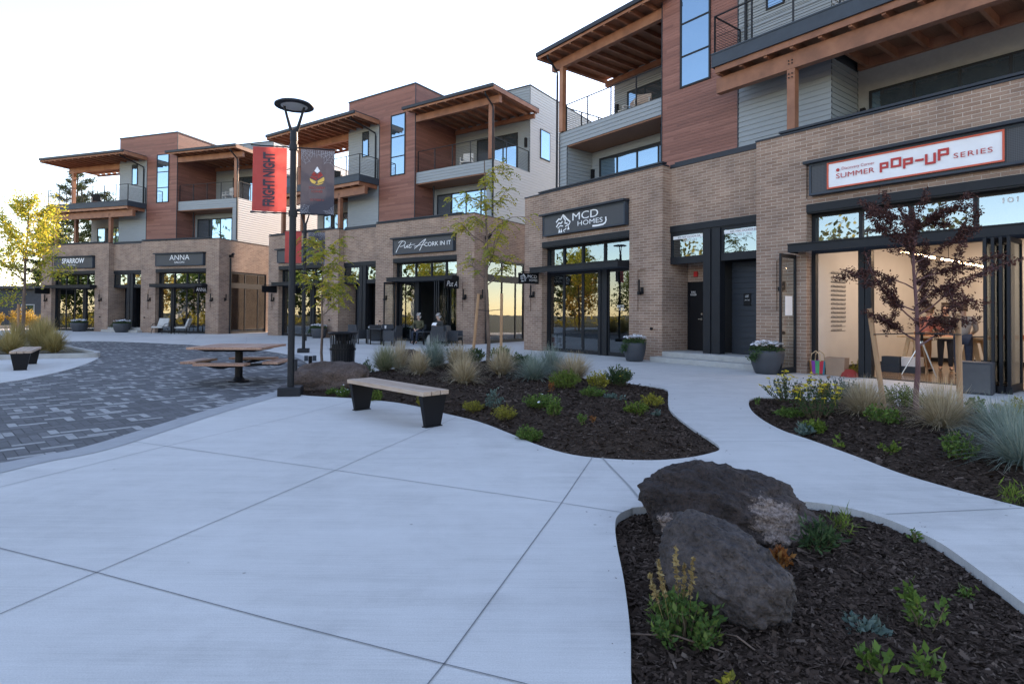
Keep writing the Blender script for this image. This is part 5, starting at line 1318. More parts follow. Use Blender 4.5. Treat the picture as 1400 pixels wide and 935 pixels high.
M['grass_tan'] = leafmat('straw_grass', [(0.24, 0.18, 0.10), (0.42, 0.33, 0.20), (0.56, 0.46, 0.31), (0.64, 0.54, 0.40)], 0.3)
M['grass_mix'] = leafmat('olive_grass', [(0.10, 0.13, 0.06), (0.20, 0.23, 0.12), (0.34, 0.32, 0.20), (0.44, 0.39, 0.26)], 0.3)
M['grass_blue'] = leafmat('blue_oat_grass', [(0.11, 0.16, 0.13), (0.20, 0.26, 0.22), (0.30, 0.36, 0.30), (0.42, 0.42, 0.32)], 0.3)
M['grass_gold'] = leafmat('gold_grass', [(0.25, 0.20, 0.07), (0.42, 0.33, 0.13), (0.55, 0.42, 0.2)], 0.45)

def grass(label, x, y, h, w, kind, seed):
    z = ground_z(x, y) - 0.01
    n = 520 if y < 9 else (420 if y < 16 else 300)
    wd = 0.0045 if y < 9 else (0.0065 if y < 16 else 0.012)
    V, F, rn = grass_mesh(None, int(n * 2.1), h * 1.3, w * 0.78, seed, width=wd)
    o = np_mesh('ornamental_grass', V, F, M['grass_' + kind], rnd=rn)
    o.location = (x, y, z); tag(o, label, 'ornamental grass', 'ornamental grass clumps')
    return o

def bush(name, label, cat, x, y, h, w, cols, leaf=0.03, n=500, seed=1, shape='round', stems=0.0, flowers=None, group=None, trans=0.3, aspect=0.5, z=None, extra=None):
    """small leafy plant: leaves along short stems; optional flower heads as a child"""
    rng = np.random.default_rng(seed)
    z = ground_z(x, y) - 0.01 if z is None else z
    ns = max(6, n // 22)
    a = rng.uniform(0, 2 * np.pi, ns); rad = np.sqrt(rng.uniform(0, 1, ns)) * w / 2
    top = h * rng.uniform(0.55, 1.0, ns) * (1 - 0.45 * (rad / (w / 2)) ** 2)
    if shape == 'mat': top = h * rng.uniform(0.5, 1.0, ns)
    tip = np.stack([np.cos(a) * rad, np.sin(a) * rad, top], -1)
    base = np.stack([np.cos(a) * rad * 0.35, np.sin(a) * rad * 0.35, np.zeros(ns)], -1)
    k = n // ns + 1
    t = rng.beta(2.2, 1.2, (ns, k)) if shape != 'mat' else rng.uniform(0.2, 1, (ns, k))
    c = base[:, None] + (tip - base)[:, None] * t[..., None]
    c = c.reshape(-1, 3) + rng.normal(0, leaf * 0.35, (ns * k, 3))
    ax = np.repeat(unit(tip - base), k, 0)
    d = unit(ax * rng.uniform(0.1, 0.9, (ns * k, 1)) + unit(rng.normal(size=(ns * k, 3))) * 0.8 + np.array([0, 0, 0.25]))
    s = rand_side(d, rng)
    L_ = leaf * rng.uniform(0.6, 1.3, ns * k)
    V, F = quads_from(c, d, s, L_, L_ * aspect)
    V[:, 2] = np.maximum(V[:, 2], 0.003)
    key = 'leaf_' + '_'.join('%.3f' % q for q in cols[0] + cols[-1])
    if key not in M: M[key] = leafmat('plant_leaves', cols, trans)
    root = thing(name, label, cat, (x, y, z), 0, group)
    np_mesh('leaves', V, F, M[key], root, rnd=np.clip(rng.normal(0.5, 0.25, len(F)), 0, 1))
    sm = MB()
    for i in range(ns): sm.tube([tuple(base[i]), tuple((base[i] + tip[i]) / 2 + rng.normal(0, 0.01, 3)), tuple(tip[i] * 0.97)], [0.0035, 0.0028, 0.0015], 4, cap=False)
    sm.build('stems', M['stem'], root)
    if flowers:
        fm_, nf, fs, lift = flowers
        idx = rng.permutation(ns)[:nf] if nf <= ns else rng.integers(0, ns, nf)
        VV = []; q = MB()
        for i in idx:
            p = tip[i] + np.array([rng.normal(0, 0.012), rng.normal(0, 0.012), lift * rng.uniform(0.4, 1.2)])
            for _ in range(7 if fs > 0.012 else 4):
                o_ = p + rng.normal(0, fs * 0.7, 3) * np.array([1, 1, 0.3]); g_ = rng.uniform(0, 6.28)
                e = fs * rng.uniform(0.5, 0.9); u_ = np.array([math.cos(g_), math.sin(g_), rng.normal(0, 0.3)]) * e; v_ = np.array([-math.sin(g_), math.cos(g_), rng.normal(0, 0.3)]) * e
                q.quad(tuple(o_ - u_), tuple(o_ - v_), tuple(o_ + u_), tuple(o_ + v_))
            if lift > 0.03: q.tube([tuple(tip[i]), tuple(p)], 0.0015, 3, cap=False)
        q.build('flowers', M[fm_], root)
    return root
M['stem'] = flat('plant_stems', (0.12, 0.085, 0.05), 0.9)
M['yellow_flower'] = leafmat('yellow_flowers', [(0.55, 0.38, 0.02), (0.72, 0.55, 0.03), (0.8, 0.68, 0.06)], 0.2)
M['dry_flower'] = leafmat('faded_flowers', [(0.22, 0.13, 0.06), (0.34, 0.21, 0.10), (0.42, 0.27, 0.14)], 0.2)
M['gold_plume'] = leafmat('gold_plumes', [(0.20, 0.13, 0.05), (0.31, 0.22, 0.09), (0.40, 0.30, 0.14)], 0.3)

GREEN = [(0.045, 0.085, 0.02), (0.09, 0.16, 0.035), (0.16, 0.24, 0.05)]
DKGREEN = [(0.025, 0.055, 0.022), (0.05, 0.09, 0.035), (0.085, 0.14, 0.05)]
YGREEN = [(0.14, 0.14, 0.025), (0.28, 0.26, 0.04), (0.42, 0.36, 0.06)]
LIME = [(0.055, 0.095, 0.018), (0.12, 0.18, 0.03), (0.21, 0.27, 0.055)]
BLUEG = [(0.06, 0.10, 0.085), (0.11, 0.165, 0.14), (0.19, 0.25, 0.21)]
RUST = [(0.16, 0.045, 0.015), (0.28, 0.10, 0.03), (0.36, 0.18, 0.05)]

# --- middle bed: grasses
for lb, x, y, h, w, k, sd_ in [
    ('olive grass clump, first from the bin in the middle bed', -2.87, 13.20, .50, .60, 'mix', 1),
    ('pinkish straw grass in front of the small boulder', -2.81, 14.6, .60, .58, 'tan', 2),
    ('short olive grass clump behind the bench seat', -1.97, 12.40, .44, .48, 'tan', 3),
    ('tall blue-green grass clump between olive and straw clumps', -1.92, 14.42, .60, .85, 'blue', 4),
    ('straw-olive grass clump left of the tied tree', -1.26, 13.95, .50, .68, 'tan', 5),
    ('brightest straw grass clump, just right behind the bench', -0.89, 10.93, .45, .56, 'tan', 6),
    ('straw grass clump right of the tied tree foot', -0.21, 12.37, .50, .66, 'tan', 7),
    ('grey-blue grass clump in the middle of the bed', 0.44, 11.44, .45, .64, 'blue', 8),
    ('tallest blue-green grass clump near the dark glass shopfront', 0.96, 14.10, .58, .84, 'blue', 9),
    ('greyish straw grass clump above the bright green mound', 1.27, 11.88, .46, .74, 'tan', 10)]:
    grass(lb, x, y, h, w, k, sd_)
# --- right bed: grasses
grass('straw grass clump under the left leaning maple stake', 4.87, 8.05, .42, .66, 'tan', 21)
grass('straw grass clump under the right maple stake', 5.21, 7.06, .48, .68, 'tan', 22)
grass('blue-grey grass clump, upper of two at the right edge', 5.58, 6.62, .38, .82, 'blue', 23)
grass('blue-grey grass clump, lower of two at the right edge', 4.79, 5.46, .42, .76, 'blue', 24)
# --- left island: sunlit tall grasses
for i, (x, y, h, w) in enumerate([(-17.47, 20.52, .85, .9), (-17.14, 21.39, .95, .85), (-14.9, 19.0, .62, .75), (-16.65, 18.6, .75, .7), (-18.10, 22.17, .9, .8), (-15.6, 18.2, .6, .7), (-19.6, 21.0, .9, .9), (-16.1, 20.0, .85, .7)]):
    o = grass('tall pale grass clump in the left kerbed island, behind the bench', x, y, h, w, 'gold', 30 + i)
    o.location.z = 0.07
PG = 'small plants in the beds'
def pl(label, x, y, h, w, cols, leaf, n, seed, **k): bush(k.pop('name', 'plant'), label, 'plant', x, y, h * 1.15, w * 1.2, cols, leaf * 1.15, int(n * 2.2), seed, group=PG, **k)
pl('dark green sprig by the bin', -3.37, 13.64, .34, .34, DKGREEN, .05, 160, 41)
pl('dark shrub at the foot of the tied tree', -1.0, 15.9, .40, .55, DKGREEN, .06, 420, 42)
pl('green shrub right of the tied tree', -0.3, 16.2, .40, .5, GREEN, .06, 380, 43)
pl('dark spreading shrub between tied tree and grey grass', 0.24, 15.8, .34, .62, DKGREEN, .06, 420, 44)
pl('tall thin sprig against the pale paving', -1.56, 15.6, .52, .30, DKGREEN, .06, 60, 45)
pl('bright green plant below the bench, left leg', -2.32, 9.72, .22, .32, LIME, .03, 600, 46)
pl('white-flowered plant between lamp and bench', -2.90, 10.1, .20, .20, GREEN, .03, 250, 47, flowers=('petal', 8, .016, .01))
pl('low green mat at the boulder corner', -3.16, 10.35, .10, .22, GREEN, .025, 200, 48)
pl('low yellow plant under the bench seat', -1.86, 10.2, .12, .26, YGREEN, .022, 300, 49)
pl('yellow-green plant behind the right bench leg', -1.38, 9.25, .21, .20, YGREEN, .022, 420, 50)
pl('yellow heather mound right of the bench', -0.56, 8.55, .17, .31, YGREEN, .018, 800, 51)
pl('grey-green sprig left of the larger yellow mound', -0.25, 8.5, .30, .20, BLUEG, .04, 90, 52)
pl('yellow heather mound by the pale sprig', -0.09, 7.95, .19, .30, YGREEN, .018, 850, 53)
pl('low green mat with two white blooms', 0.39, 8.27, .15, .48, GREEN, .03, 800, 54, shape='mat', flowers=('petal', 3, .02, .01))
pl('green tuft beside the flowering mat', 0.56, 7.67, .21, .17, GREEN, .035, 200, 55)
pl('rounded green plant at the front edge of the middle bed', 0.22, 6.80, .17, .27, GREEN, .024, 700, 56)
pl('tiny green seedling in the bare mulch', 0.87, 7.10, .13, .10, GREEN, .03, 60, 57)
pl('withered brown seedling in the bare mulch', 0.99, 7.13, .08, .12, RUST, .02, 40, 58)
pl('bright green mound below the greyish grass', 0.94, 10.26, .32, .50, LIME, .03, 1200, 59)
pl('yellow-green plant with reddish stems', 1.56, 10.60, .28, .34, YGREEN, .035, 500, 60)
pl('dark green plant with yellow flowers near the walk', 2.00, 10.98, .38, .48, DKGREEN, .04, 800, 61, flowers=('yellow_flower', 16, .014, .02))
pl('straggling green plant in the upper mulch', 1.29, 9.29, .16, .38, GREEN, .032, 300, 62)
pl('flat grey-leaved plant in the mulch', 1.59, 9.12, .05, .24, BLUEG, .04, 80, 63, shape='mat')
pl('green plant with orange side shoots', 1.73, 8.09, .18, .28, LIME, .03, 380, 64)
pl('yellow-green plant near the right bed corner', 2.24, 9.3, .21, .30, YGREEN, .03, 360, 65)
pl('small grey-green sprout below the corner plant', 2.07, 8.33, .13, .10, BLUEG, .03, 50, 66)
pl('rust-leaved seedling left of the green mound', 0.68, 9.89, .16, .12, RUST, .03, 60, 67)
# --- right bed
pl('yarrow with yellow heads at the left tip of the right bed', 4.54, 9.65, .42, .62, DKGREEN, .03, 480, 71, name='yarrow', flowers=('yellow_flower', 26, .028, .06))
pl('largest yarrow with faded brown and yellow heads', 4.16, 7.95, .52, .58, DKGREEN, .03, 520, 72, name='yarrow', flowers=('yellow_flower', 34, .026, .08))
pl('faded brown yarrow heads beside the large yarrow', 4.30, 8.3, .50, .55, DKGREEN, .03, 240, 73, name='yarrow', flowers=('dry_flower', 44, .03, .06))
pl('bright green leaves under the large yarrow', 3.76, 7.3, .15, .26, LIME, .04, 260, 74)
pl('blue-green feathery plant behind the yarrow', 5.35, 9.45, .42, .56, BLUEG, .03, 1300, 75)
pl('green sprig below the straw grass', 4.63, 7.30, .21, .40, GREEN, .04, 260, 76)
bush('juniper', 'rounded yellow-green juniper behind the maple trunk', 'shrub', 6.0, 8.95, .44, .66, LIME, .03, 2400, 77, group='junipers')
bush('juniper', 'darker juniper right of the maple trunk', 'shrub', 6.48, 8.9, .30, .50, DKGREEN, .03, 1500, 78, group='junipers')
bush('juniper', 'yellow-green juniper at the right edge by the box', 'shrub', 6.9, 7.95, .30, .66, YGREEN, .03, 1800, 79, group='junipers')
pl('green sprig beside the right maple stake', 6.75, 8.55, .30, .34, GREEN, .05, 120, 80)
pl('single green shoot on the walk side of right bed', 3.66, 6.51, .13, .08, LIME, .05, 14, 81)
pl('pale green seedling in the right bed mulch', 3.98, 6.15, .12, .18, LIME, .035, 60, 82)
pl('green leafy plant below the blue grasses', 4.42, 5.75, .25, .28, GREEN, .04, 220, 83)
pl('bright green tuft at the lower right frame edge', 3.95, 4.65, .14, .10, LIME, .07, 40, 84, aspect=.12)
pl('low green mat below the yarrow', 3.99, 8.24, .08, .45, GREEN, .04, 300, 85, shape='mat')
pl('small sprout at the tip of the right bed', 4.06, 9.6, .11, .10, GREEN, .04, 24, 86)
pl('grey-leaved plant left of the bright leaves', 3.63, 7.18, .12, .14, BLUEG, .06, 40, 87)
# --- front bed
rt = bush('flowering_plant', 'leafy plant with gold plumes in front of the grey boulder', 'plant', 0.80, 2.72, .24, .36, [(0.035, 0.075, 0.022), (0.075, 0.14, 0.035), (0.15, 0.20, 0.05)], .036, 900, 91, group=PG)
bz = MB(); rng = np.random.default_rng(5)
for x, y, h in ((-.11, .02, .37), (-.02, .05, .42), (.06, .04, .37), (-.14, .06, .28), (.03, .08, .33)):
    for i in range(70):
        t = rng.uniform(0.55, 1); p = np.array([x * (0.4 + .6 * t), y * t, h * t]) + rng.normal(0, 0.011 * (1.25 - t), 3); e = 0.006
        u_ = rng.normal(0, e, 3); v_ = rng.normal(0, e, 3); bz.quad(tuple(p - u_), tuple(p - v_), tuple(p + u_), tuple(p + v_))
    bz.tube([(0.4 * x, 0, 0), (x, y, h)], 0.0016, 4, cap=False)
bz.build('plumes', M['gold_plume'], rt)
pl('grassy green tuft right of the brown boulder', 2.26, 4.0, .12, .10, LIME, .08, 45, 92, aspect=.08)
pl('dark narrow-leaved plant beside the brown boulder', 1.95, 3.72, .15, .18, DKGREEN, .055, 140, 93, aspect=.25)
pl('reddish seedling between the two boulders', 1.60, 3.46, .13, .10, RUST, .035, 70, 94)
pl('taller pale weed in the front bed', 1.97, 2.80, .24, .17, GREEN, .034, 60, 95)
pl('broad-leaved weed, lower left of two at the bottom edge', 1.50, 2.40, .15, .10, GREEN, .042, 26, 96)
pl('broad-leaved weed, right of two at the bottom edge', 1.70, 2.40, .10, .12, GREEN, .038, 30, 97)
pl('tiny weed on the far kerb of the front bed', 2.69, 3.9, .10, .05, GREEN, .03, 14, 98)
pl('faint green weed near the right kerb', 2.46, 3.15, .07, .07, GREEN, .03, 24, 99)
pl('flat grey weed in the front mulch', 1.66, 2.76, .03, .15, BLUEG, .035, 60, 100, shape='mat')
pl('yellow sprout near the bottom edge', 0.89, 2.36, .06, .04, YGREEN, .03, 12, 101)

# ---------------------------------------------------------------- flower planters by the doors
def planter(label, b, x, y, r, h, seed):
    t = thing('planter', label, 'planter', (x, y, 0), 0, 'round charcoal planters beside the doors')
    m = MB(); m.lathe([(0.001, 0.0), (r * .66, 0.0), (r * .72, 0.02), (r * .88, h * .35), (r * .98, h * .7), (r * 1.0, h * .9), (r * .97, h), (r * .90, h), (r * .88, h * .9), (0.001, h * .88)], 32); m.build('pot', M['planter'], t, smooth=True)
    rng = np.random.default_rng(seed); n = 900
    a = rng.uniform(0, 6.28, n); rr = np.sqrt(rng.uniform(0, 1, n)) * r * 1.02
    c = np.stack([np.cos(a) * rr, np.sin(a) * rr, h * .92 + (0.16 + rng.uniform(0, .1, n)) * (1 - .5 * (rr / r) ** 2) * rng.uniform(.2, 1, n)], -1)
    k = 420; tr = rng.uniform(0, 1, k); c2 = np.stack([-r * (0.75 + .35 * tr), rng.normal(-.12, .12, k), h * 1.02 - .26 * tr], -1) + rng.normal(0, .03, (k, 3)); c = np.concatenate([c, c2])
    d = unit(rng.normal(size=c.shape) + np.array([0, 0, .4])); s = rand_side(d, rng); L_ = .055 * rng.uniform(.6, 1.3, len(c))
    V, F = quads_from(c, d, s, L_, L_ * .5); np_mesh('leaves', V, F, M['leaf_planter'], t, rnd=np.clip(rng.normal(.5, .25, len(F)), 0, 1))
    q = MB()
    for i in range(120):
        a_ = rng.uniform(0, 6.28); r_ = math.sqrt(rng.uniform(0, 1)) * r * .95; p = np.array([math.cos(a_) * r_, math.sin(a_) * r_, h * .92 + .20 + .08 * (1 - r_ / r) + rng.normal(0, .02)])
        tx, ty = rng.normal(0, .35, 2)
        for j in range(5):
            g_ = 1.2566 * j; o_ = p + np.array([math.cos(g_) * .024, math.sin(g_) * .024, tx * math.cos(g_) * .024 + ty * math.sin(g_) * .024]); e = .024
            q.quad(tuple(o_ + (e, 0, tx * e)), tuple(o_ + (0, e, ty * e)), tuple(o_ - (e, 0, tx * e)), tuple(o_ - (0, e, ty * e)))
    q.build('blossoms', M['petal'], t)
M['leaf_planter'] = leafmat('planter_leaves', DKGREEN, .3)
planter('charcoal planter of white flowers left of the nearest entry steps', 'R', 3.80, 18.05, .35, .58, 1)
planter('charcoal planter of white flowers right of the nearest entry steps', 'R', 6.37, 14.55, .40, .58, 2)
planter('charcoal flower planter on middle building, left of its entry', 'M', -10.75, 32.5, .45, .55, 3)
planter('charcoal flower planter left of the farthest entry steps', 'L', -29.7, 40.05, .52, .60, 4)
planter('charcoal flower planter right of the farthest entry steps', 'L', -26.0, 38.9, .52, .60, 5)
_p = on_front('M', 10.35, 0.6); planter('charcoal flower planter on middle building, behind the wicker chairs', 'M', _p.x, _p.y, .42, .55, 6)

# ---------------------------------------------------------------- trees
def grow(rng, p, d, length, r, depth, segs, out, tips, gravity=0.0, split=3, spread=0.6):
    pts = [p.copy()]; rad = [r]; n = 4
    for i in range(n):
        d = unit(d + rng.normal(0, 0.10, 3) + np.array([0, 0, gravity])); p = p + d * length / n; pts.append(p.copy()); rad.append(r * (1 - 0.45 * (i + 1) / n))
    out.append((pts, rad))
    if depth == 0: tips.append((pts, d)); return
    tips.append((pts[2:], d))
    for k in range(split):
        q = pts[-1] if k == 0 else pts[int(rng.integers(2, n + 1))]
        dd = unit(d + unit(rng.normal(size=3)) * spread * (0.5 if k == 0 else 1.1))
        grow(rng, q.copy(), dd, length * rng.uniform(0.55, 0.85), rad[-1] * (0.9 if k == 0 else 0.7), depth - 1, segs, out, tips, gravity, split, spread)

def tree(label, x, y, z, H, trunk_h, r, crown, cols_mat, bark, leaf, per_tip, seed, cat='tree', depth=2, nb=9, gravity=0.04, spread=0.6, group=None, lean=(0, 0), comp=False, blen=None, stakes=(), droop=0.0, leafjit=1.0, top_r=0.35, aspect=0.45):
    """trunk, side branches from trunk_h to H, leaves along the twigs. crown = max half width"""
    rng = np.random.default_rng(seed)
    root = thing('tree', label, cat, (x, y, z), 0, group)
    n = 10; P = []; Rr = []
    off = np.cumsum(rng.normal(0, 0.012 * H / n * 3, (n + 1, 2)), 0); off[0] = 0
    for i in range(n + 1):
        t = i / n; P.append(np.array([off[i, 0] + lean[0] * t, off[i, 1] + lean[1] * t, H * 0.95 * t])); Rr.append(r * (1 - 0.85 * t) + 0.004)
    out = []; tips = []
    for k in range(nb):
        t = trunk_h / H + (0.93 - trunk_h / H) * (k + rng.uniform(0, .8)) / nb
        i = min(int(t * n), n - 1); f = t * n - i; q = P[i] * (1 - f) + P[i + 1] * f
        a = k * 2.4 + rng.uniform(-.4, .4); up = rng.uniform(0.35, 0.9)
        tt = (t - trunk_h / H) / (0.95 - trunk_h / H)
        prof = (1 - tt) * 1.0 + tt * top_r if tt > 0.35 else 0.72 + 0.28 * tt / 0.35
        ln = (blen or crown) * 0.62 * prof * rng.uniform(.75, 1.15)
        grow(rng, q, unit(np.array([math.cos(a), math.sin(a), up])), ln, r * 0.42 * (1 - .6 * tt), depth - 1 if depth > 1 else 0, n, out, tips, gravity, 3, spread)
    tips.append((P[-3:], np.array([0, 0, 1.0])))
    m = MB(); m.tube([tuple(p) for p in P], Rr, 10); m.build('trunk', M[bark], root, smooth=True)
    m = MB()
    for pts, rad in out: m.tube([tuple(p) for p in pts], rad, 5, cap=False)
    m.build('branches', M[bark], root, smooth=True)
    C = []; D = []; S = []
    for pts, d in tips:
        k = int(per_tip * rng.uniform(.6, 1.3))
        for _ in range(k):
            f = rng.uniform(0, len(pts) - 1.001); i = int(f); q = pts[i] + (pts[i + 1] - pts[i]) * (f - i)
            if comp:
                # drooping compound leaf: a rachis with paired leaflets
                dd = unit(d * .4 + unit(rng.normal(size=3)) * np.array([1, 1, .5]) + np.array([0, 0, .1])); L_ = leaf * rng.uniform(3.2, 5.0); nl = 7
                sd = unit(np.cross(dd, [0, 0, 1.0])); tone = rng.normal(.5, .22)
                for j in range(nl):
                    u = (j + 1) / nl; c = q + dd * L_ * u + np.array([0, 0, -droop * L_ * u * u])
                    for s_ in (-1, 1):
                        C.append(c); D.append(unit(dd * .5 + sd * s_ * .7 + np.array([0, 0, -droop * (.5 + u)]) + rng.normal(0, .12, 3))); S.append(tone + rng.normal(0, .08))
            else:
                C.append(q + rng.normal(0, leaf * 0.9 * leafjit, 3)); D.append(unit(d * .3 + unit(rng.normal(size=3)) + np.array([0, 0, -droop]))); S.append(rng.normal(.5, .25))
    C = np.array(C); D = np.array(D); sd = rand_side(D, rng); L_ = leaf * rng.uniform(.6, 1.25, len(C))
    V, F = quads_from(C, D, sd, L_, L_ * aspect)
    np_mesh('crown', V, F, M[cols_mat], root, rnd=np.clip(S, 0, 1))
    return root
M['leaf_locust'] = leafmat('locust_leaves', [(0.14, 0.18, 0.03), (0.28, 0.30, 0.045), (0.46, 0.39, 0.055), (0.60, 0.43, 0.055)], .45)
M['leaf_yellow'] = leafmat('autumn_yellow_leaves', [(0.16, 0.23, 0.035), (0.30, 0.35, 0.045), (0.58, 0.47, 0.06), (0.74, 0.58, 0.08)], .6)
M['leaf_maple'] = leafmat('purple_maple_leaves', [(0.026, 0.013, 0.012), (0.055, 0.025, 0.022), (0.095, 0.038, 0.032), (0.16, 0.07, 0.055)], .2)
M['leaf_pine'] = leafmat('pine_needles', [(0.02, 0.035, 0.015), (0.045, 0.07, 0.025), (0.11, 0.12, 0.05)], .15)
M['leaf_autumn'] = leafmat('autumn_shrub_leaves', [(0.22, 0.13, 0.03), (0.42, 0.26, 0.05), (0.55, 0.38, 0.08)], .4)
M['leaf_green'] = leafmat('green_tree_leaves', [(0.04, 0.07, 0.02), (0.09, 0.14, 0.03), (0.2, 0.24, 0.05)], .35)

tree('young thin tree with yellow-green drooping leaves, tied to two wooden stakes', -0.66, 16.2, 0.08, 5.95, 2.1, .055, 1.55, 'leaf_locust', 'bark', .078, 7, 4, depth=2, nb=12, comp=True, droop=.55, spread=.55, gravity=.0, top_r=.55)
tree('young yellow-green tree rising from the round grate by the bin', -5.13, 15.82, 0.0, 3.65, 1.25, .035, 1.05, 'leaf_locust', 'bark', .075, 8, 9, depth=2, nb=10, comp=True, droop=.5, spread=.5, gravity=.05, top_r=.6)
tree('young maple with dark purple leaves, tied between two stakes in the right bed', 5.76, 8.31, 0.05, 3.1, .95, .036, 1.05, 'leaf_maple', 'bark_red', 0.043, 260, 12, depth=2, nb=20, spread=.75, gravity=-.02, top_r=.7, blen=1.3, lean=(0.0, 0.0), leafjit=.7)
tree('bright yellow backlit tree at the left edge beside the farthest building', -20.9, 25.0, 0.07, 6.5, 2.3, .075, 2.6, 'leaf_yellow', 'bark', .125, 95, 15, depth=2, nb=19, spread=.65, gravity=.03, top_r=.35, leafjit=1.2)
tree('smaller yellow tree half cut by the left edge', -27.0, 30.5, 0.0, 5.2, 1.5, .07, 2.1, 'leaf_yellow', 'bark', .15, 45, 16, depth=2, nb=10, spread=.65, leafjit=1.2)

def stake(label, p0, p1, r):
    m = MB(); m.tube([p0, tuple((a + b) / 2 for a, b in zip(p0, p1)), p1], r, 10)
    o = m.build('tree_stake', M['stake']); tag(o, label, 'stake', 'wooden tree stakes'); return o
stake('round stake left of the tied tree, middle bed', (-1.08, 16.0, 0.05), (-0.92, 16.0, 1.98), .042)
stake('round stake right of the tied tree, middle bed', (-0.30, 16.3, 0.05), (-0.29, 16.3, 2.0), .042)
stake('leaning square-cut stake left of the purple maple', (5.50, 8.60, 0.0), (5.27, 8.60, 1.56), .036)
stake('upright stake right of the purple maple', (6.53, 8.5, 0.0), (6.50, 8.5, 1.50), .04)
stake('short stake beside the yellow tree trunk', (-21.5, 25.4, 0.0), (-21.5, 25.4, 1.7), .05)
def strap(label, pts):
    m = MB(); m.tube(pts, .009, 6); o = m.build('tree_tie', M['rubber']); tag(o, label, 'tree tie', 'black tree ties')
strap('black tie from both stakes around the yellow-green tree', [(-0.96, 15.96, 1.55), (-0.72, 16.12, 1.52), (-0.62, 16.12, 1.52), (-0.30, 16.26, 1.56)])
strap('black tie from both stakes around the purple maple', [(5.31, 8.56, 1.18), (5.72, 8.26, 1.21), (5.80, 8.26, 1.21), (6.51, 8.46, 1.19)])
for i, (x, lb) in enumerate(((-0.93, 'pale irrigation box left of the tied trunk'), (-0.45, 'pale irrigation box right of the tied trunk'))):
    m = MB(); m.tube([(x, 15.9, 0.05), (x, 15.9, 0.34)], .085, 12); o = m.build('irrigation_box', M['step']); tag(o, lb, 'irrigation box', 'irrigation boxes by the tied tree')
# straggling dead twigs
for i, (p, lb) in enumerate(((((0.48, 2.75, -.04), (0.75, 2.66, 0.0), (0.95, 2.58, -.03)), 'bare twig lying before the leafy plant'), (((0.98, 2.72, -.02), (1.02, 2.64, .01), (1.1, 2.56, -.03)), 'short bare twig beside the grey boulder'), (((-0.2, 11.0, .12), (0.1, 11.2, .17), (0.3, 11.35, .14)), 'bare curved twig in the middle bed'))):
    m = MB(); m.tube(p, .004, 5); o = m.build('twig', M['bark']); tag(o, lb, 'twig', 'fallen twigs')

# ---------------------------------------------------------------- far background, seen past the left end and in the glass
def pine(label, x, y, H, w, seed, z=-0.15, lo=0.22):
    rng = np.random.default_rng(seed)
    root = thing('pine_tree', label, 'tree', (x, y, z), 0, 'tall pines beyond the row')
    m = MB(); m.tube([(0, 0, 0), (0.1, 0, H * .5), (0, 0.1, H)], [H * .02, H * .014, .03], 9); m.build('trunk', M['bark'], root, smooth=True)
    C = []; D = []; mb = MB()
    nb = 46
    for k in range(nb):
        t = lo + (0.98 - lo) * k / nb + rng.uniform(-.01, .01); a = k * 2.4 + rng.uniform(-.5, .5)
        ln = w / 2 * (1.05 - t) ** 0.75 * 1.25 * rng.uniform(.6, 1.15) * (0.8 if t < .35 else 1)
        d = np.array([math.cos(a), math.sin(a), 0.12 + .35 * t]); p0 = np.array([0, 0, H * t]); tip = p0 + d * ln + np.array([0, 0, -.06 * ln])
        mb.tube([tuple(p0), tuple((p0 + tip) / 2 + np.array([0, 0, -.05 * ln])), tuple(tip)], [.05, .035, .015], 4, cap=False)
        for _ in range(int(16 + 26 * ln)):
            f = rng.uniform(.3, 1.0); c = p0 + (tip - p0) * f + rng.normal(0, .20, 3) * np.array([1, 1, .7])
            for _ in range(5):
                C.append(c + rng.normal(0, .06, 3)); D.append(unit(rng.normal(size=3) + d * .6 + np.array([0, 0, .5])))
    mb.build('branches', M['bark'], root)
    C = np.array(C); D = np.array(D); s = rand_side(D, rng); L_ = .38 * rng.uniform(.6, 1.2, len(C))
    V, F = quads_from(C, D, s, L_, L_ * .22); np_mesh('crown', V, F, M['leaf_pine'], root, rnd=np.clip(rng.normal(.5, .25, len(F)), 0, 1))
pine('tall pine behind the farthest building, seen through its upper deck', -52.5, 70.0, 18.5, 10.5, 1)
pine('shorter pine left of the tall one, behind the yellow tree', -58.5, 74.0, 14.5, 9.5, 2)
pine('pine just right of the tallest pine, seen between the deck posts', -47.8, 68.0, 15.5, 8.5, 3)

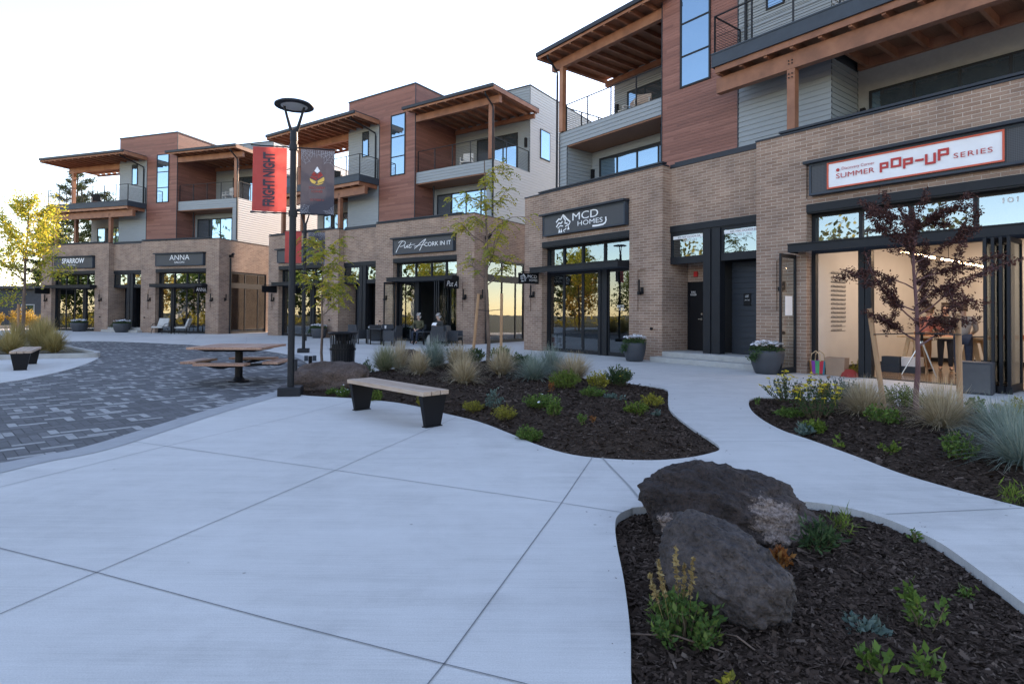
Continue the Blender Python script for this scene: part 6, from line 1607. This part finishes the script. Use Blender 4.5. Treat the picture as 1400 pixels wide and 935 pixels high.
M['dark_wall'] = flat('dark_grey_boards', (0.07, 0.075, 0.085), .8)
M['pale_wall'] = flat('pale_render', (0.55, 0.53, 0.50), .85, var=.05)
M['tan_wall'] = flat('tan_render', (0.42, 0.27, 0.16), .85, var=.08)
M['roof_grey'] = flat('grey_roof', (0.09, 0.09, 0.095), .8)
def house(label, x, y, rz, w, d, h, rise, wall, trim='pale_wall'):
    t = thing('house', label, 'house', (x, y, -0.14), rz, 'low houses across the road')
    m = MB(); m.box(-w / 2, w / 2, -d / 2, d / 2, 0, h)
    if rise: m.add([(-w / 2, -d / 2, h), (-w / 2, d / 2, h), (-w / 2, 0, h + rise), (w / 2, -d / 2, h), (w / 2, d / 2, h), (w / 2, 0, h + rise)], [(0, 2, 1), (3, 4, 5)])
    m.build('wall', M[wall], t)
    m = MB(); e = .5
    if rise:
        for s in (-1, 1):
            a = (0, h + rise + .06); b = (s * (d / 2 + e), h - rise * e / (d / 2) + .06)
            m.add([(-w / 2 - e, a[0], a[1]), (w / 2 + e, a[0], a[1]), (w / 2 + e, b[0], b[1]), (-w / 2 - e, b[0], b[1]), (-w / 2 - e, a[0], a[1] + .15), (w / 2 + e, a[0], a[1] + .15), (w / 2 + e, b[0], b[1] + .15), (-w / 2 - e, b[0], b[1] + .15)], [(0, 1, 2, 3), (7, 6, 5, 4), (0, 4, 5, 1), (2, 6, 7, 3), (1, 5, 6, 2), (0, 3, 7, 4)])
    else: m.box(-w / 2 - .3, w / 2 + .3, -d / 2 - .6, d / 2 + .3, h + .002, h + .25)
    m.build('roof', M['roof_grey'], t)
    n = max(2, int(w / 3))
    for i in range(n):
        u = -w / 2 + w * (i + .5) / n
        for sd in (-1, 1):
            q = MB(); y0 = sd * (d / 2 + .01); q.box(u - .6, u + .6, y0 - .04, y0 + .04, .9, 2.2); f = q.build('window', M[trim], t)
            q = MB(); q.box(u - .52, u + .52, y0 - .06 * 1, y0 + .06, .98, 2.12); q.build('pane', M['pane'], f)
    return t
house('low dark flat-roofed building beyond the yellow tree', -59.0, 66.0, R(20), 13, 8, 3.9, 0, 'dark_wall')
house('pale gabled house across the road', -72, 8, R(80), 14, 9, 5.0, 3.2, 'pale_wall')
house('tan house behind the plaza', -26, -44, R(4), 18, 9, 5.5, 2.4, 'tan_wall')
house('pale gabled house behind the plaza', 2, -46, R(-3), 14, 9, 5.0, 3.4, 'pale_wall')
for i, (x, y, h, w, lb) in enumerate([(-47.8, 53.5, 1.7, 2.6, 'golden shrub farthest left beyond the road'), (-45.8, 54.5, 1.9, 2.6, 'golden shrub behind the yellow tree trunk'), (-44.0, 54.0, 1.4, 2.4, 'rust golden shrub by the far road'), (-42.6, 55.0, 1.8, 2.4, 'golden shrub nearest the farthest building corner'), (-50.5, 54.5, 2.0, 3.0, 'golden shrub at the left picture edge')]):
    bush('autumn_shrub', lb, 'shrub', x, y, h, w, [(0.26, 0.15, 0.03), (0.45, 0.28, 0.05), (0.58, 0.42, 0.09)], .16, 1300, 200 + i, z=-.15, group='golden shrubs across the road')
STREET = [(-50, 41, 9.5, 'leaf_yellow'), (-53, 35, 11.0, 'leaf_green'), (-50, 29, 10.0, 'leaf_autumn'), (-53, 23, 11.5, 'leaf_green'), (-50, 17, 10.0, 'leaf_yellow'), (-54, 11, 11.5, 'leaf_green'), (-51, 5, 10.0, 'leaf_autumn'), (-53, -2, 11.0, 'leaf_green'), (-50, -10, 10.0, 'leaf_yellow'), (-40, -26, 10.0, 'leaf_green'), (-30, -29, 9.0, 'leaf_autumn'), (-18, -33, 10.0, 'leaf_green'), (-8, -34, 9.0, 'leaf_yellow'), (2, -33, 10.0, 'leaf_green'), (14, -32, 9.5, 'leaf_autumn')]
for i, (x, y, H, mt) in enumerate(STREET):
    tree('street tree across the road, in %s leaf' % {'leaf_yellow': 'yellow', 'leaf_autumn': 'golden', 'leaf_green': 'green'}[mt], x, y, -.15, H * .68, 1.0, .12, 3.6, mt, 'bark', .36, 40, 300 + i, depth=2, nb=16, spread=.7, group='street trees across the road', leafjit=1.7)
hb = MB()
for k_ in range(9): bush('hedge', 'low golden planting across the road', 'hedge', -48.5 - (k_ % 2), -6 + 5.2 * k_, 1.6, 5.5, [(0.26, 0.2, 0.03), (0.4, 0.34, 0.06), (0.5, 0.42, 0.09)], .22, 900, 260 + k_, z=-.15, group='low golden plantings across the road')

# ---------------------------------------------------------------- terrace chairs
def wicker_chair(label, x, y, rz, first=[None]):
    if first[0] is None:
        t = thing('wicker_chair', label, 'chair', (x, y, 0), rz, 'dark wicker armchairs on the terrace')
        m = MB(); m.box(-.28, .28, -.27, .27, .36, .44); m.build('seat', M['wicker'], t)
        m = MB(); m.add([(-.28, .22, .44), (.28, .22, .44), (.28, .28, .44), (-.28, .28, .44), (-.27, .30, .88), (.27, .30, .88), (.27, .35, .88), (-.27, .35, .88)], [(0, 3, 2, 1), (4, 5, 6, 7), (0, 1, 5, 4), (1, 2, 6, 5), (2, 3, 7, 6), (3, 0, 4, 7)]); m.build('backrest', M['wicker'], t)
        for s in (-1, 1):
            m = MB(); m.box(s * .29, s * .345, -.27, .28, .22, .66); m.build('arm_panel', M['wicker'], t)
            for yy in (-.25, .26): m = MB(); m.box(s * .30, s * .34, yy - .02, yy + .02, 0, .22); m.build('leg', M['black_satin'], t)
        m = MB(); m.box(-.28, .28, .20, .275, .22, .36); m.build('apron', M['wicker'], t)
        first[0] = t; return t
    return dup(first[0], (x, y, 0), rz, label)
for lb, x, y, a in [('dark wicker chair nearest the open glass leaf, seen from behind', -6.35, 27.0, 200), ('dark wicker chair turned left beside the tall grass stem', -5.2, 25.5, 250), ('dark wicker chair left of the seated woman', -5.9, 27.9, 20),
                   ('dark wicker chair under the seated woman', -4.45, 27.9, -12), ('dark wicker chair under the seated man', -3.35, 27.35, -35),
                   ('dark wicker chair in front of the seated man, back to camera', -3.15, 25.4, 172), ('rightmost dark wicker chair by the brick pier', -2.55, 26.0, 75), ('dark wicker chair half behind the bin', -7.2, 27.2, 150)]:
    wicker_chair(lb, x, y, R(a))
def cafe_table(label, x, y, w, h):
    t = thing('cafe_table', label, 'table', (x, y, 0), BLD['M'][1], 'dark terrace tables')
    m = MB(); m.box(-w, w, -w, w, h - .04, h); m.build('tabletop', M['wicker'], t)
    for sx in (-1, 1):
        for sy in (-1, 1): m = MB(); m.box(sx * (w - .06), sx * (w - .02), sy * (w - .06), sy * (w - .02), 0, h - .041); m.build('leg', M['black_satin'], t)
cafe_table('dark square table between the left wicker chairs', -5.95, 26.6, .38, .72)
cafe_table('dark low table in front of the seated woman', -4.0, 26.5, .36, .60)
o = MB(); o.lathe([(.001, 0), (.035, 0), (.045, .13), (.05, .135), (.001, .14)], 14); o = o.build('paper_cup', M['white'], loc=(-5.75, 26.55, .72)); tag(o, 'white paper cup on the left terrace table', 'cup')

def shell_chair(label, p, rz, first=[None]):
    if first[0] is None:
        t = thing('lounge_chair', label, 'chair', p, rz, 'white lounge chairs')
        m = MB(); m.box(-.36, .36, -.34, .30, .36, .47); m.build('seat', M['cushion'], t, bevel=.03)
        m = MB(); m.add([(-.36, .22, .47), (.36, .22, .47), (.36, .34, .47), (-.36, .34, .47), (-.33, .42, .98), (.33, .42, .98), (.33, .52, .98), (-.33, .52, .98)], [(0, 3, 2, 1), (4, 5, 6, 7), (0, 1, 5, 4), (1, 2, 6, 5), (2, 3, 7, 6), (3, 0, 4, 7)]); m.build('backrest', M['cushion'], t, bevel=.03)
        for s in (-1, 1):
            for yy in (-.28, .3): m = MB(); m.tube([(s * .3, yy, .36), (s * .36, yy * 1.15, 0)], .016, 6); m.build('leg', M['black_satin'], t)
            m = MB(); m.tube([(s * .38, -.3, .42), (s * .40, -.1, .62), (s * .38, .3, .64)], .016, 6); m.build('arm', M['black_satin'], t)
        first[0] = t; return t
    return dup(first[0], p, rz, label)
shell_chair('white cushioned chair, left of the pair before the far glass', on_front('L', 12.35, .9), BLD['L'][1] + R(15))
shell_chair('white cushioned chair, right of the pair, turned sideways', on_front('L', 14.2, .9), BLD['L'][1] - R(60))
t = thing('side_table', 'small dark table between the two white chairs', 'table', on_front('L', 13.3, .9)); m = MB(); m.tube([(0, 0, 0), (0, 0, .45)], .03, 8); m.lathe([(.001, .45), (.28, .45), (.28, .47), (.001, .475)], 20); m.build('table_body', M['black_satin'], t)
# chairs up on the balconies
def deck_chair(label, b, u, v, z, a, mat):
    p = on_front(b, u, v, z); t = thing('balcony_chair', label, 'chair', p, BLD[b][1] + R(a), 'chairs on the balconies')
    m = MB(); m.box(-.28, .28, -.26, .26, .36, .42); m.build('seat', M[mat], t)
    m = MB(); m.box(-.28, .28, .24, .30, .42, .95); m.build('backrest', M[mat], t)
    for s in (-1, 1):
        for yy in (-.23, .25): m = MB(); m.box(s * .28 - .02, s * .28 + .02, yy - .02, yy + .02, 0, .6 if yy < 0 else .36); m.build('leg', M['pale_wall'], t)
        m = MB(); m.box(s * .28 - .03, s * .28 + .03, -.26, .28, .602, .63); m.build('arm', M['pale_wall'], t)
deck_chair('pale wooden chair on middle building balcony', 'M', 13.4, -2.8, 9.03, 20, 'pale_wall'); deck_chair('pale wooden chair on farthest building balcony', 'L', 14.2, -2.6, 9.03, -25, 'pale_wall')
deck_chair('wicker chair on nearest building corner balcony', 'R', 3.7, -2.8, 9.03, 30, 'bench_wood'); deck_chair('second wicker chair on nearest building corner balcony', 'R', 2.7, -3.0, 9.03, -30, 'bench_wood')
deck_chair('dark chair on the farthest building open deck', 'L', 3.4, -1.4, 8.99, 60, 'black_satin'); deck_chair('dark chair on middle building open deck', 'M', 4.6, -1.4, 8.99, 60, 'black_satin')

# ---------------------------------------------------------------- people
def skin_obj(name, V, E_, rad, m, parent, sub=1):
    me = bpy.data.meshes.new(name); me.from_pydata(V, E_, [])
    o = bpy.data.objects.new(name, me); COL.objects.link(o)
    sk = o.modifiers.new('s', 'SKIN'); sk.use_smooth_shade = True
    for i, r in enumerate(rad): d = me.skin_vertices[0].data[i]; d.radius = (r, r) if not hasattr(r, '__len__') else r
    me.skin_vertices[0].data[0].use_root = True
    sb = o.modifiers.new('b', 'SUBSURF'); sb.levels = sub; sb.render_levels = sub
    dg = bpy.context.evaluated_depsgraph_get(); ev = o.evaluated_get(dg); nm = bpy.data.meshes.new_from_object(ev)
    bpy.data.objects.remove(o); bpy.data.meshes.remove(me)
    nm.name = name; nm.materials.clear(); nm.materials.append(m); nm.polygons.foreach_set('use_smooth', [True] * len(nm.polygons))
    o = bpy.data.objects.new(name, nm); COL.objects.link(o); o.parent = parent; return o
M['skin'] = flat('skin', (0.58, 0.36, 0.27), .55, var=.05)
M['grey_hair'] = flat('grey_hair', (0.45, 0.42, 0.40), .7); M['brown_hair'] = flat('brown_hair', (0.05, 0.03, 0.02), .7)
def person(label, loc, rz, J, top, legs, hair, long_hair=False, cap=None):
    """J: joint positions (pelvis chest neck head; per side: shoulder elbow wrist; hip knee ankle toe)"""
    t = thing('person', label, 'person', loc, rz)
    g = lambda k: Vector(J[k])
    V = []; E_ = []; Rd = []
    def pt(p, r, par=None):
        V.append(tuple(p)); Rd.append(r)
        if par is not None: E_.append((par, len(V) - 1))
        return len(V) - 1
    pv = pt(g('pelvis'), .125); mid = pt(g('pelvis').lerp(g('chest'), .5), .115, pv); ch = pt(g('chest'), .13, mid); nk = pt(g('neck'), .055, ch)
    h = g('head'); up = (h - g('neck')).normalized(); fw = Vector(J.get('face', (0, -1, 0)))
    jaw = pt(h - up * .06 + fw * .03, .066, nk); cr = pt(h + up * .03, .092, jaw); tp = pt(h + up * .10, .068, cr); pt(h + fw * .105 - up * .01, .016, cr)
    for s in ('l', 'r'):
        sh = pt(g('sh' + s), .06, ch); el = pt(g('el' + s), .042, sh); wr = pt(g('wr' + s), .028, el)
        d = (g('wr' + s) - g('el' + s)).normalized(); sd = d.cross(Vector((0, 0, 1))); sd = sd.normalized() if sd.length > .01 else Vector((1, 0, 0))
        pm_ = pt(g('wr' + s) + d * .06, .034, wr)
        for j, (o_, L_) in enumerate(((-.028, .060), (-.010, .075), (.010, .072), (.028, .056))):
            a = pt(g('wr' + s) + d * .10 + sd * o_, .0095, pm_); pt(g('wr' + s) + d * (.10 + L_) + sd * o_ * 1.1 - Vector((0, 0, .02)), .008, a)
        a = pt(g('wr' + s) + d * .05 + sd * .045, .011, pm_); pt(g('wr' + s) + d * .09 + sd * .06, .009, a)
        hp = pt(g('hp' + s), .095, pv); kn = pt(g('kn' + s), .06, hp); an = pt(g('an' + s), .038, kn); pt(g('to' + s), .035, an)
    skin_obj('body', V, E_, Rd, M['skin'], t)
    V = []; E_ = []; Rd = []
    pv = pt(g('pelvis') + Vector((0, 0, .02)), .15); mid = pt(g('pelvis').lerp(g('chest'), .5), .145, pv); ch = pt(g('chest'), .155, mid); pt(g('chest').lerp(g('neck'), .75), .075, ch)
    for s in ('l', 'r'):
        sh = pt(g('sh' + s), .078, ch); el = pt(g('el' + s), .058, sh); pt(g('el' + s).lerp(g('wr' + s), .92), .045, el)
    skin_obj('jacket', V, E_, Rd, top, t)
    V = []; E_ = []; Rd = []
    pv = pt(g('pelvis'), .14)
    for s in ('l', 'r'):
        hp = pt(g('hp' + s), .108, pv); kn = pt(g('kn' + s), .075, hp); pt(g('an' + s), .055, kn)
    skin_obj('trousers', V, E_, Rd, legs, t)
    for s in ('l', 'r'):
        V = []; E_ = []; Rd = []
        a = pt(g('an' + s) - Vector((0, 0, .03)), .05); pt(g('to' + s), .042, a); skin_obj('shoe', V, E_, Rd, M['rubber'], t)
    V = []; E_ = []; Rd = []
    a = pt(h + up * .055 - fw * .045, .094); b = pt(h + up * .105 - fw * .02, .066, a); c = pt(h - fw * .065 - up * .03, .078, a)
    if long_hair: pt(h - fw * .07 - up * .14, .075, c)
    skin_obj('hair', V, E_, Rd, hair, t)
    for s in (-1, 1):
        q = MB(); sd = fw.cross(up); e = h + fw * .088 + sd * .033 * s + up * .015; q.tube([tuple(e), tuple(e + fw * .012)], .009, 6); q.build('eye', M['black'], t)
    return t
def sit(lean=0.0, hands=(0.10, -.33, .66)):
    J = dict(pelvis=(0, 0.02, .56), chest=(0, .05 - lean, .93), neck=(0, .03 - lean * 1.3, 1.12), head=(0, -.01 - lean * 1.4, 1.26))
    for s, k in (('l', -1), ('r', 1)):
        J['sh' + s] = (.19 * k, .04 - lean, 1.03); J['el' + s] = (.27 * k, -.06 - lean, .80); J['wr' + s] = (hands[0] * k * .7, hands[1], hands[2])
        J['hp' + s] = (.10 * k, 0, .54); J['kn' + s] = (.12 * k, -.46, .54); J['an' + s] = (.10 * k, -.50, .09); J['to' + s] = (.10 * k, -.66, .05)
    return J
def stand(bend=0.0, arm=.0):
    J = dict(pelvis=(0, 0.02, .95), chest=(0, -.25 * bend, 1.32 - .1 * bend), neck=(0, -.36 * bend, 1.52 - .15 * bend), head=(0, -.45 * bend, 1.66 - .18 * bend))
    for s, k in (('l', -1), ('r', 1)):
        J['sh' + s] = (.20 * k, -.28 * bend, 1.42 - .12 * bend); J['el' + s] = (.25 * k, -.28 * bend - .1 - arm * .1, 1.14); J['wr' + s] = (.18 * k, -.30 * bend - .32 - arm * .2, 1.05 + arm * .12)
        J['hp' + s] = (.10 * k, .02, .92); J['kn' + s] = (.11 * k, -.01, .50); J['an' + s] = (.11 * k, .03, .09); J['to' + s] = (.13 * k, -.13, .045)
    return J
M['olive_coat'] = flat('olive_coat', (0.075, 0.068, 0.035), .85); M['navy'] = flat('navy_cloth', (0.02, 0.028, 0.05), .85); M['pink_top'] = flat('rose_top', (0.46, 0.17, 0.14), .85); M['grey_top'] = flat('grey_top', (0.36, 0.34, 0.33), .85)
M['jeans'] = flat('blue_jeans', (0.03, 0.045, 0.085), .85); M['brown_skirt'] = flat('tan_trousers', (0.35, 0.17, 0.08), .85); M['dark_top'] = flat('dark_top', (0.035, 0.035, 0.032), .85)
aM = BLD['M'][1]; aR = BLD['R'][1]
person('seated woman with grey hair, olive coat and dark trousers, hands in lap', (-4.45, 27.85, 0), R(-12), sit(), M['olive_coat'], M['navy'], M['grey_hair'], True)
person('seated man in dark clothes holding a white paper, beside the woman', (-3.35, 27.3, 0), R(-35), sit(.1, (.10, -.38, .86)), M['dark_top'], M['dark_top'], M['grey_hair'])
q = MB(); q.box(-.13, .13, -.006, .006, -.08, .08); q = q.build('paper', M['white'], loc=(-3.58, 26.93, .93)); q.rotation_euler = (R(-35), 0, R(-35)); tag(q, 'white paper held by the seated man', 'paper')
q = MB(); q.tube([(0, 0, 0), (.02, 0, .25), (.0, 0, .42)], [.14, .16, .06], 10); q = q.build('shoulder_bag', M['cushion'], loc=(-3.75, 26.6, .03)); tag(q, 'pale cloth bag on the ground between the seated people', 'bag')
person('person in rose top bending over the work table, back to camera', on_front('R', 12.75, -3.35), aR + R(150), stand(.35), M['pink_top'], M['brown_skirt'], M['brown_hair'])
person('person in dark top standing behind the rose-topped person', on_front('R', 13.0, -4.1), aR + R(20), stand(.1), M['dark_top'], M['navy'], M['brown_hair'])
person('person in grey top and jeans standing at the work table', on_front('R', 13.85, -2.35), aR + R(195), stand(.12), M['grey_top'], M['jeans'], M['brown_hair'])

# ---------------------------------------------------------------- inside and in front of the open shopfront
M['ply'] = pm('pine_boards', [(0.3, (0.45, 0.30, 0.17)), (0.7, (0.58, 0.41, 0.25))], scale=3, stretch=(8, 1, 1), rough=.7)
t = facade_thing('work_table', 'long plank work table on pine trestles, inside the open shop', 'table', 'R', 14.0, -3.05, 0)
m = MB(); m.box(-1.65, 1.65, -.4, .4, .90, .94); m.build('tabletop', M['ply'], t)
for x in (-1.35, -.1, 1.2):
    for sy in (-1, 1):
        for sx in (-1, 1):
            m = MB(); m.bar((x + sx * .06, sy * .30, .898), (x + sx * .22, sy * .36, 0.01), .09, .045); m.build('trestle_leg', M['ply'], t)
    m = MB(); m.box(x - .05, x + .05, -.38, .38, .80, .899); m.build('trestle_beam', M['ply'], t)
for i, (u, v, w, d_, h, mt, lb) in enumerate([(14.6, -2.95, .35, .22, .06, 'rust_cloth', 'rust coloured cloth bundle at the right end of work table'), (13.9, -2.95, .3, .15, .03, 'rubber', 'dark folded cloth on the work table'), (13.2, -3.0, .3, .2, .03, 'timber', 'brown board lying on the work table')]):
    if mt == 'rust_cloth' and mt not in M: M[mt] = flat('rust_cloth', (0.30, 0.08, 0.03), .9)
    o = facade_thing('table_goods', lb, 'craft material', 'R', u, v, .94); m = MB(); m.add([(-w, -d_, 0), (w, -d_, 0), (w, d_, 0), (-w, d_, 0), (-w * .7, -d_ * .6, h), (w * .8, -d_ * .7, h * 1.6), (w * .7, d_ * .6, h * 1.3), (-w * .8, d_ * .7, h)], [(0, 3, 2, 1), (4, 5, 6, 7), (0, 1, 5, 4), (1, 2, 6, 5), (2, 3, 7, 6), (3, 0, 4, 7)]); m.build('cloth', M[mt], o)
o = facade_thing('glass_jar', 'tall glass jar on the work table', 'jar', 'R', 14.35, -3.0, .94); m = MB(); m.lathe([(.001, 0), (.05, 0), (.05, .17), (.035, .19), (.035, .22), (.001, .22)], 14); m.build('jar', M['steel_blue'], o)
t = facade_thing('tripod', 'silver camera tripod standing inside the open shop', 'tripod', 'R', 13.1, -2.05, 0)
for k in range(3):
    a = R(90 + 120 * k); m = MB(); m.tube([(0, 0, .86), (math.cos(a) * .2, math.sin(a) * .2, .45), (math.cos(a) * .42, math.sin(a) * .42, .01)], [.022, .018, .012], 8); m.build('leg', M['brushed'], t)
m = MB(); m.tube([(0, 0, .82), (0, 0, 1.02)], .03, 10); m.box(-.05, .05, -.04, .04, 1.0, 1.06); m.build('head', M['black'], t)
t = facade_thing('speaker_box', 'dark grey upright box on the paving before the open shop', 'box', 'R', 14.93, .95, 0); t.rotation_euler.z += R(8)
m = MB(); m.box(-.26, .26, -.22, .22, 0, .60); m.build('cabinet', M['wicker'], t, bevel=.012)
m = MB(); m.box(-.23, .23, -.232, -.222, .04, .56); m.build('grille', M['room_dark'], t)
t = facade_thing('shopping_basket', 'multicoloured woven basket with rope handles by the door', 'basket', 'R', 11.5, -.12, 0)
bk = [(0.5, .03, .05), (.05, .25, .35), (.45, .20, .05), (.25, .05, .35), (.05, .3, .12)]
for i in range(12):
    m = MB(); a0, a1 = 2 * math.pi * i / 12, 2 * math.pi * (i + 1) / 12
    m.add([(math.cos(a) * r_, math.sin(a) * r_ * .7, z) for a, r_, z in ((a0, .16, 0), (a1, .16, 0), (a1, .2, .34), (a0, .2, .34))], [(0, 1, 2, 3)])
    key = 'weave%d' % (i % 5)
    if key not in M: M[key] = flat('woven_panel', bk[i % 5], .85)
    m.build('woven_panel', M[key], t)
for s in (-1, 1):
    m = MB(); m.tube([(-.12, s * .12, .33), (-.10, s * .11, .50), (0, s * .10, .58), (.10, s * .11, .50), (.12, s * .12, .33)], .014, 6); m.build('handle', M['ply'], t)
t = facade_thing('paper_bag', 'brown paper bag standing beside the woven basket', 'bag', 'R', 11.92, -.2, 0); M['kraft'] = flat('kraft_paper', (0.33, 0.21, 0.14), .85)
m = MB(); m.add([(-.2, -.12, 0), (.2, -.12, 0), (.2, .12, 0), (-.2, .12, 0), (-.23, -.13, .44), (.23, -.13, .44), (.23, .13, .44), (-.23, .13, .44)], [(0, 3, 2, 1), (0, 1, 5, 4), (1, 2, 6, 5), (2, 3, 7, 6), (3, 0, 4, 7)]); m.build('bag_body', M['kraft'], t)
_p = on_front('R', 12.22, -.55); bush('potted_flowers', 'yellow flowering pot plant behind the shopfront column', 'plant', _p.x, _p.y, .42, .5, YGREEN, .035, 700, 401, z=0.0)
o = facade_thing('cloth_heap', 'red and white cloth heap beside the yellow pot plant', 'cloth', 'R', 12.2, -.2, 0); m = MB(); m.lathe([(.20, 0), (.17, .10), (.08, .17), (.001, .18)], 12); m.build('cloth', M['red'], o, smooth=True)
for i, (u, v, mt, lb) in enumerate([(12.72, -2.6, 'banner_white', 'white and blue carton on the shop floor'), (12.3, -2.5, 'steel_blue', 'small blue carton beside the white carton')]):
    o = facade_thing('carton', lb, 'carton', 'R', u, v, 0.004); m = MB(); m.box(-.2, .2, -.16, .16, .17, .40); m.build('upper_box', M[mt], o); m = MB(); m.box(-.22, .22, -.18, .18, 0, .168); m.build('lower_box', M['steel_blue'], o)
# pegged wall display and notice
t = facade_thing('peg_display', 'white wall display with rows of small dark pegs', 'wall display', 'R', 11.365, -1.55, 1.05)
for r_ in range(14):
    m = MB()
    m.box(.0, .006, -.42, .42, r_ * .115, r_ * .115 + .012)
    n_ = 11 if r_ > 1 else 8
    for c_ in range(n_):
        y0 = -.42 + .078 * c_; m.add([(.008, y0, r_ * .115 + .012), (.008, y0 + .035, r_ * .115 + .012), (.03, y0 + .035, r_ * .115 + .06), (.03, y0, r_ * .115 + .06)], [(0, 1, 2, 3)])
    m.build('peg_row', M['dark_wall'], t)
m = MB(); m.box(-.002, .004, -.17, .17, 0, .48); o = m.build('paper_notice', M['white']); o.parent = None; _p = on_front('R', 11.05, .42, 1.45); o.location = _p; o.rotation_euler = (0, 0, aR); tag(o, 'white paper notice taped to the folded glass leaf', 'notice')
# row of small warm ceiling bulbs, lit
M['bulb'] = bpy.data.materials.new('lit_bulb'); M['bulb'].use_nodes = True
_b = M['bulb'].node_tree.nodes['Principled BSDF']; _b.inputs['Emission Color'].default_value = (1, .72, .42, 1); _b.inputs['Emission Strength'].default_value = 9
def light_row():
    t = facade_thing('ceiling_light', 'row of small warm bulbs on a ceiling bar in the open shop', 'ceiling light', 'R', 13.1, -0.7, 2.95)
    m = MB(); m.bar((0, 0, .045), (0, 6.6, .045), .05, .03); m.build('bar', M['black'], t)
    for y in (.3, 3.3, 6.3): m = MB(); m.tube([(0, y, .05), (0, y, 1.04)], .008, 5); m.build('hanger', M['black'], t)
    for i in range(34):
        if i in (12, 13, 20): continue
        m = MB(); y = .1 + 6.4 * i / 33; m.lathe([(.001, -.03), (.024, -.02), (.03, 0), (.02, .02), (.001, .024)], 8, (0, y, 0)); m.build('bulb', M['bulb'], t, smooth=True)
    for x, y, p_ in ((.3, 1.6, 19.0), (.6, 4.8, 19.0)):
        ld = bpy.data.lights.new('shop_light', 'AREA'); ld.shape = 'RECTANGLE'; ld.size = .6; ld.size_y = 2.4; ld.energy = p_; ld.color = (1, .91, .78)
        lo = bpy.data.objects.new('shop_light', ld); COL.objects.link(lo); lo.parent = t; lo.location = (x, y, .9)
light_row()

# unseen blocks added behind the building gaps to keep low sun off the plaza
def sun_blocker(label, x, y, rz, hw, hd, h):
    t = thing('added_sun_blocker', label, 'building', (x, y, -0.1), rz, 'unseen sun-blocking blocks added behind the row')
    m = MB(); m.box(-hw, hw, -hd, hd, 0, h); m.build('wall', M['siding'], t)
    m = MB(); m.box(-hw - .1, hw + .1, -hd - .1, hd + .1, h + .002, h + .25); m.build('roof', M['roof_grey'], t)
    n = max(1, int(hw * 2 / 3.4))
    for i in range(n):
        for k in range(3):
            m = MB(); xx = -hw + 2 * hw * (i + .5) / n; m.box(xx - .7, xx + .7, -hd - .05, -hd + .02, 1.2 + 4 * k, 3.2 + 4 * k); f = m.build('window', M['steel'], t)
            m = MB(); m.box(xx - .6, xx + .6, -hd - .07, -hd - .051, 1.3 + 4 * k, 3.1 + 4 * k); m.build('pane', M['pane'], f)
sun_blocker('unseen grey block added behind the nearest building to stop low sun', 9.5, 49.0, R(-25), 7, 5, 16.0)
sun_blocker('narrow unseen grey block added behind the middle building to stop low sun', -9.6, 51.0, R(-24.5), 2.6, 2.5, 13.4)

# the far belt of trees that closes the view beyond the roads
def belt():
    rng = np.random.default_rng(77); C = []
    line = [(-95, 130), (-88, 80), (-72, 50), (-66, 36), (-64, 18), (-63, 0), (-60, -22), (-44, -46), (-10, -58), (40, -56), (70, -44)]
    for (x0, y0), (x1, y1) in zip(line, line[1:]):
        L_ = math.hypot(x1 - x0, y1 - y0); tall = 1.0 if y0 > 100 else 1.75
        for k in range(int(L_ / 2.6)):
            t = rng.uniform(); H = rng.uniform(5, 10) * tall; cx, cy = x0 + (x1 - x0) * t + rng.normal(0, 2.5), y0 + (y1 - y0) * t + rng.normal(0, 2.5)
            n = 190; p = rng.normal(size=(n, 3)); p = unit(p) * (rng.uniform(0, 1, (n, 1)) ** .4); C.append(np.concatenate([np.array([cx, cy, H * .52]) + p * np.array([2.8, 2.8, H * .52]), np.full((n, 1), np.clip(rng.normal(.5, .3), 0, 1))], 1))
    C = np.concatenate(C); c = C[:, :3]; d = unit(rng.normal(size=c.shape)); s_ = rand_side(d, rng); L_ = rng.uniform(.5, 1.1, len(c))
    V, F = quads_from(c, d, s_, L_, L_ * .6)
    o = np_mesh('far_tree_belt', V, F, M['leaf_belt'], rnd=np.clip(C[:, 3] + rng.normal(0, .12, len(c)), 0, 1)); tag(o, 'far belt of mixed green and golden trees beyond the roads', 'trees', kind='stuff')
M['leaf_belt'] = leafmat('mixed_tree_leaves', [(0.025, 0.04, 0.018), (0.06, 0.085, 0.03), (0.14, 0.15, 0.04), (0.34, 0.25, 0.06)], .3)
belt()
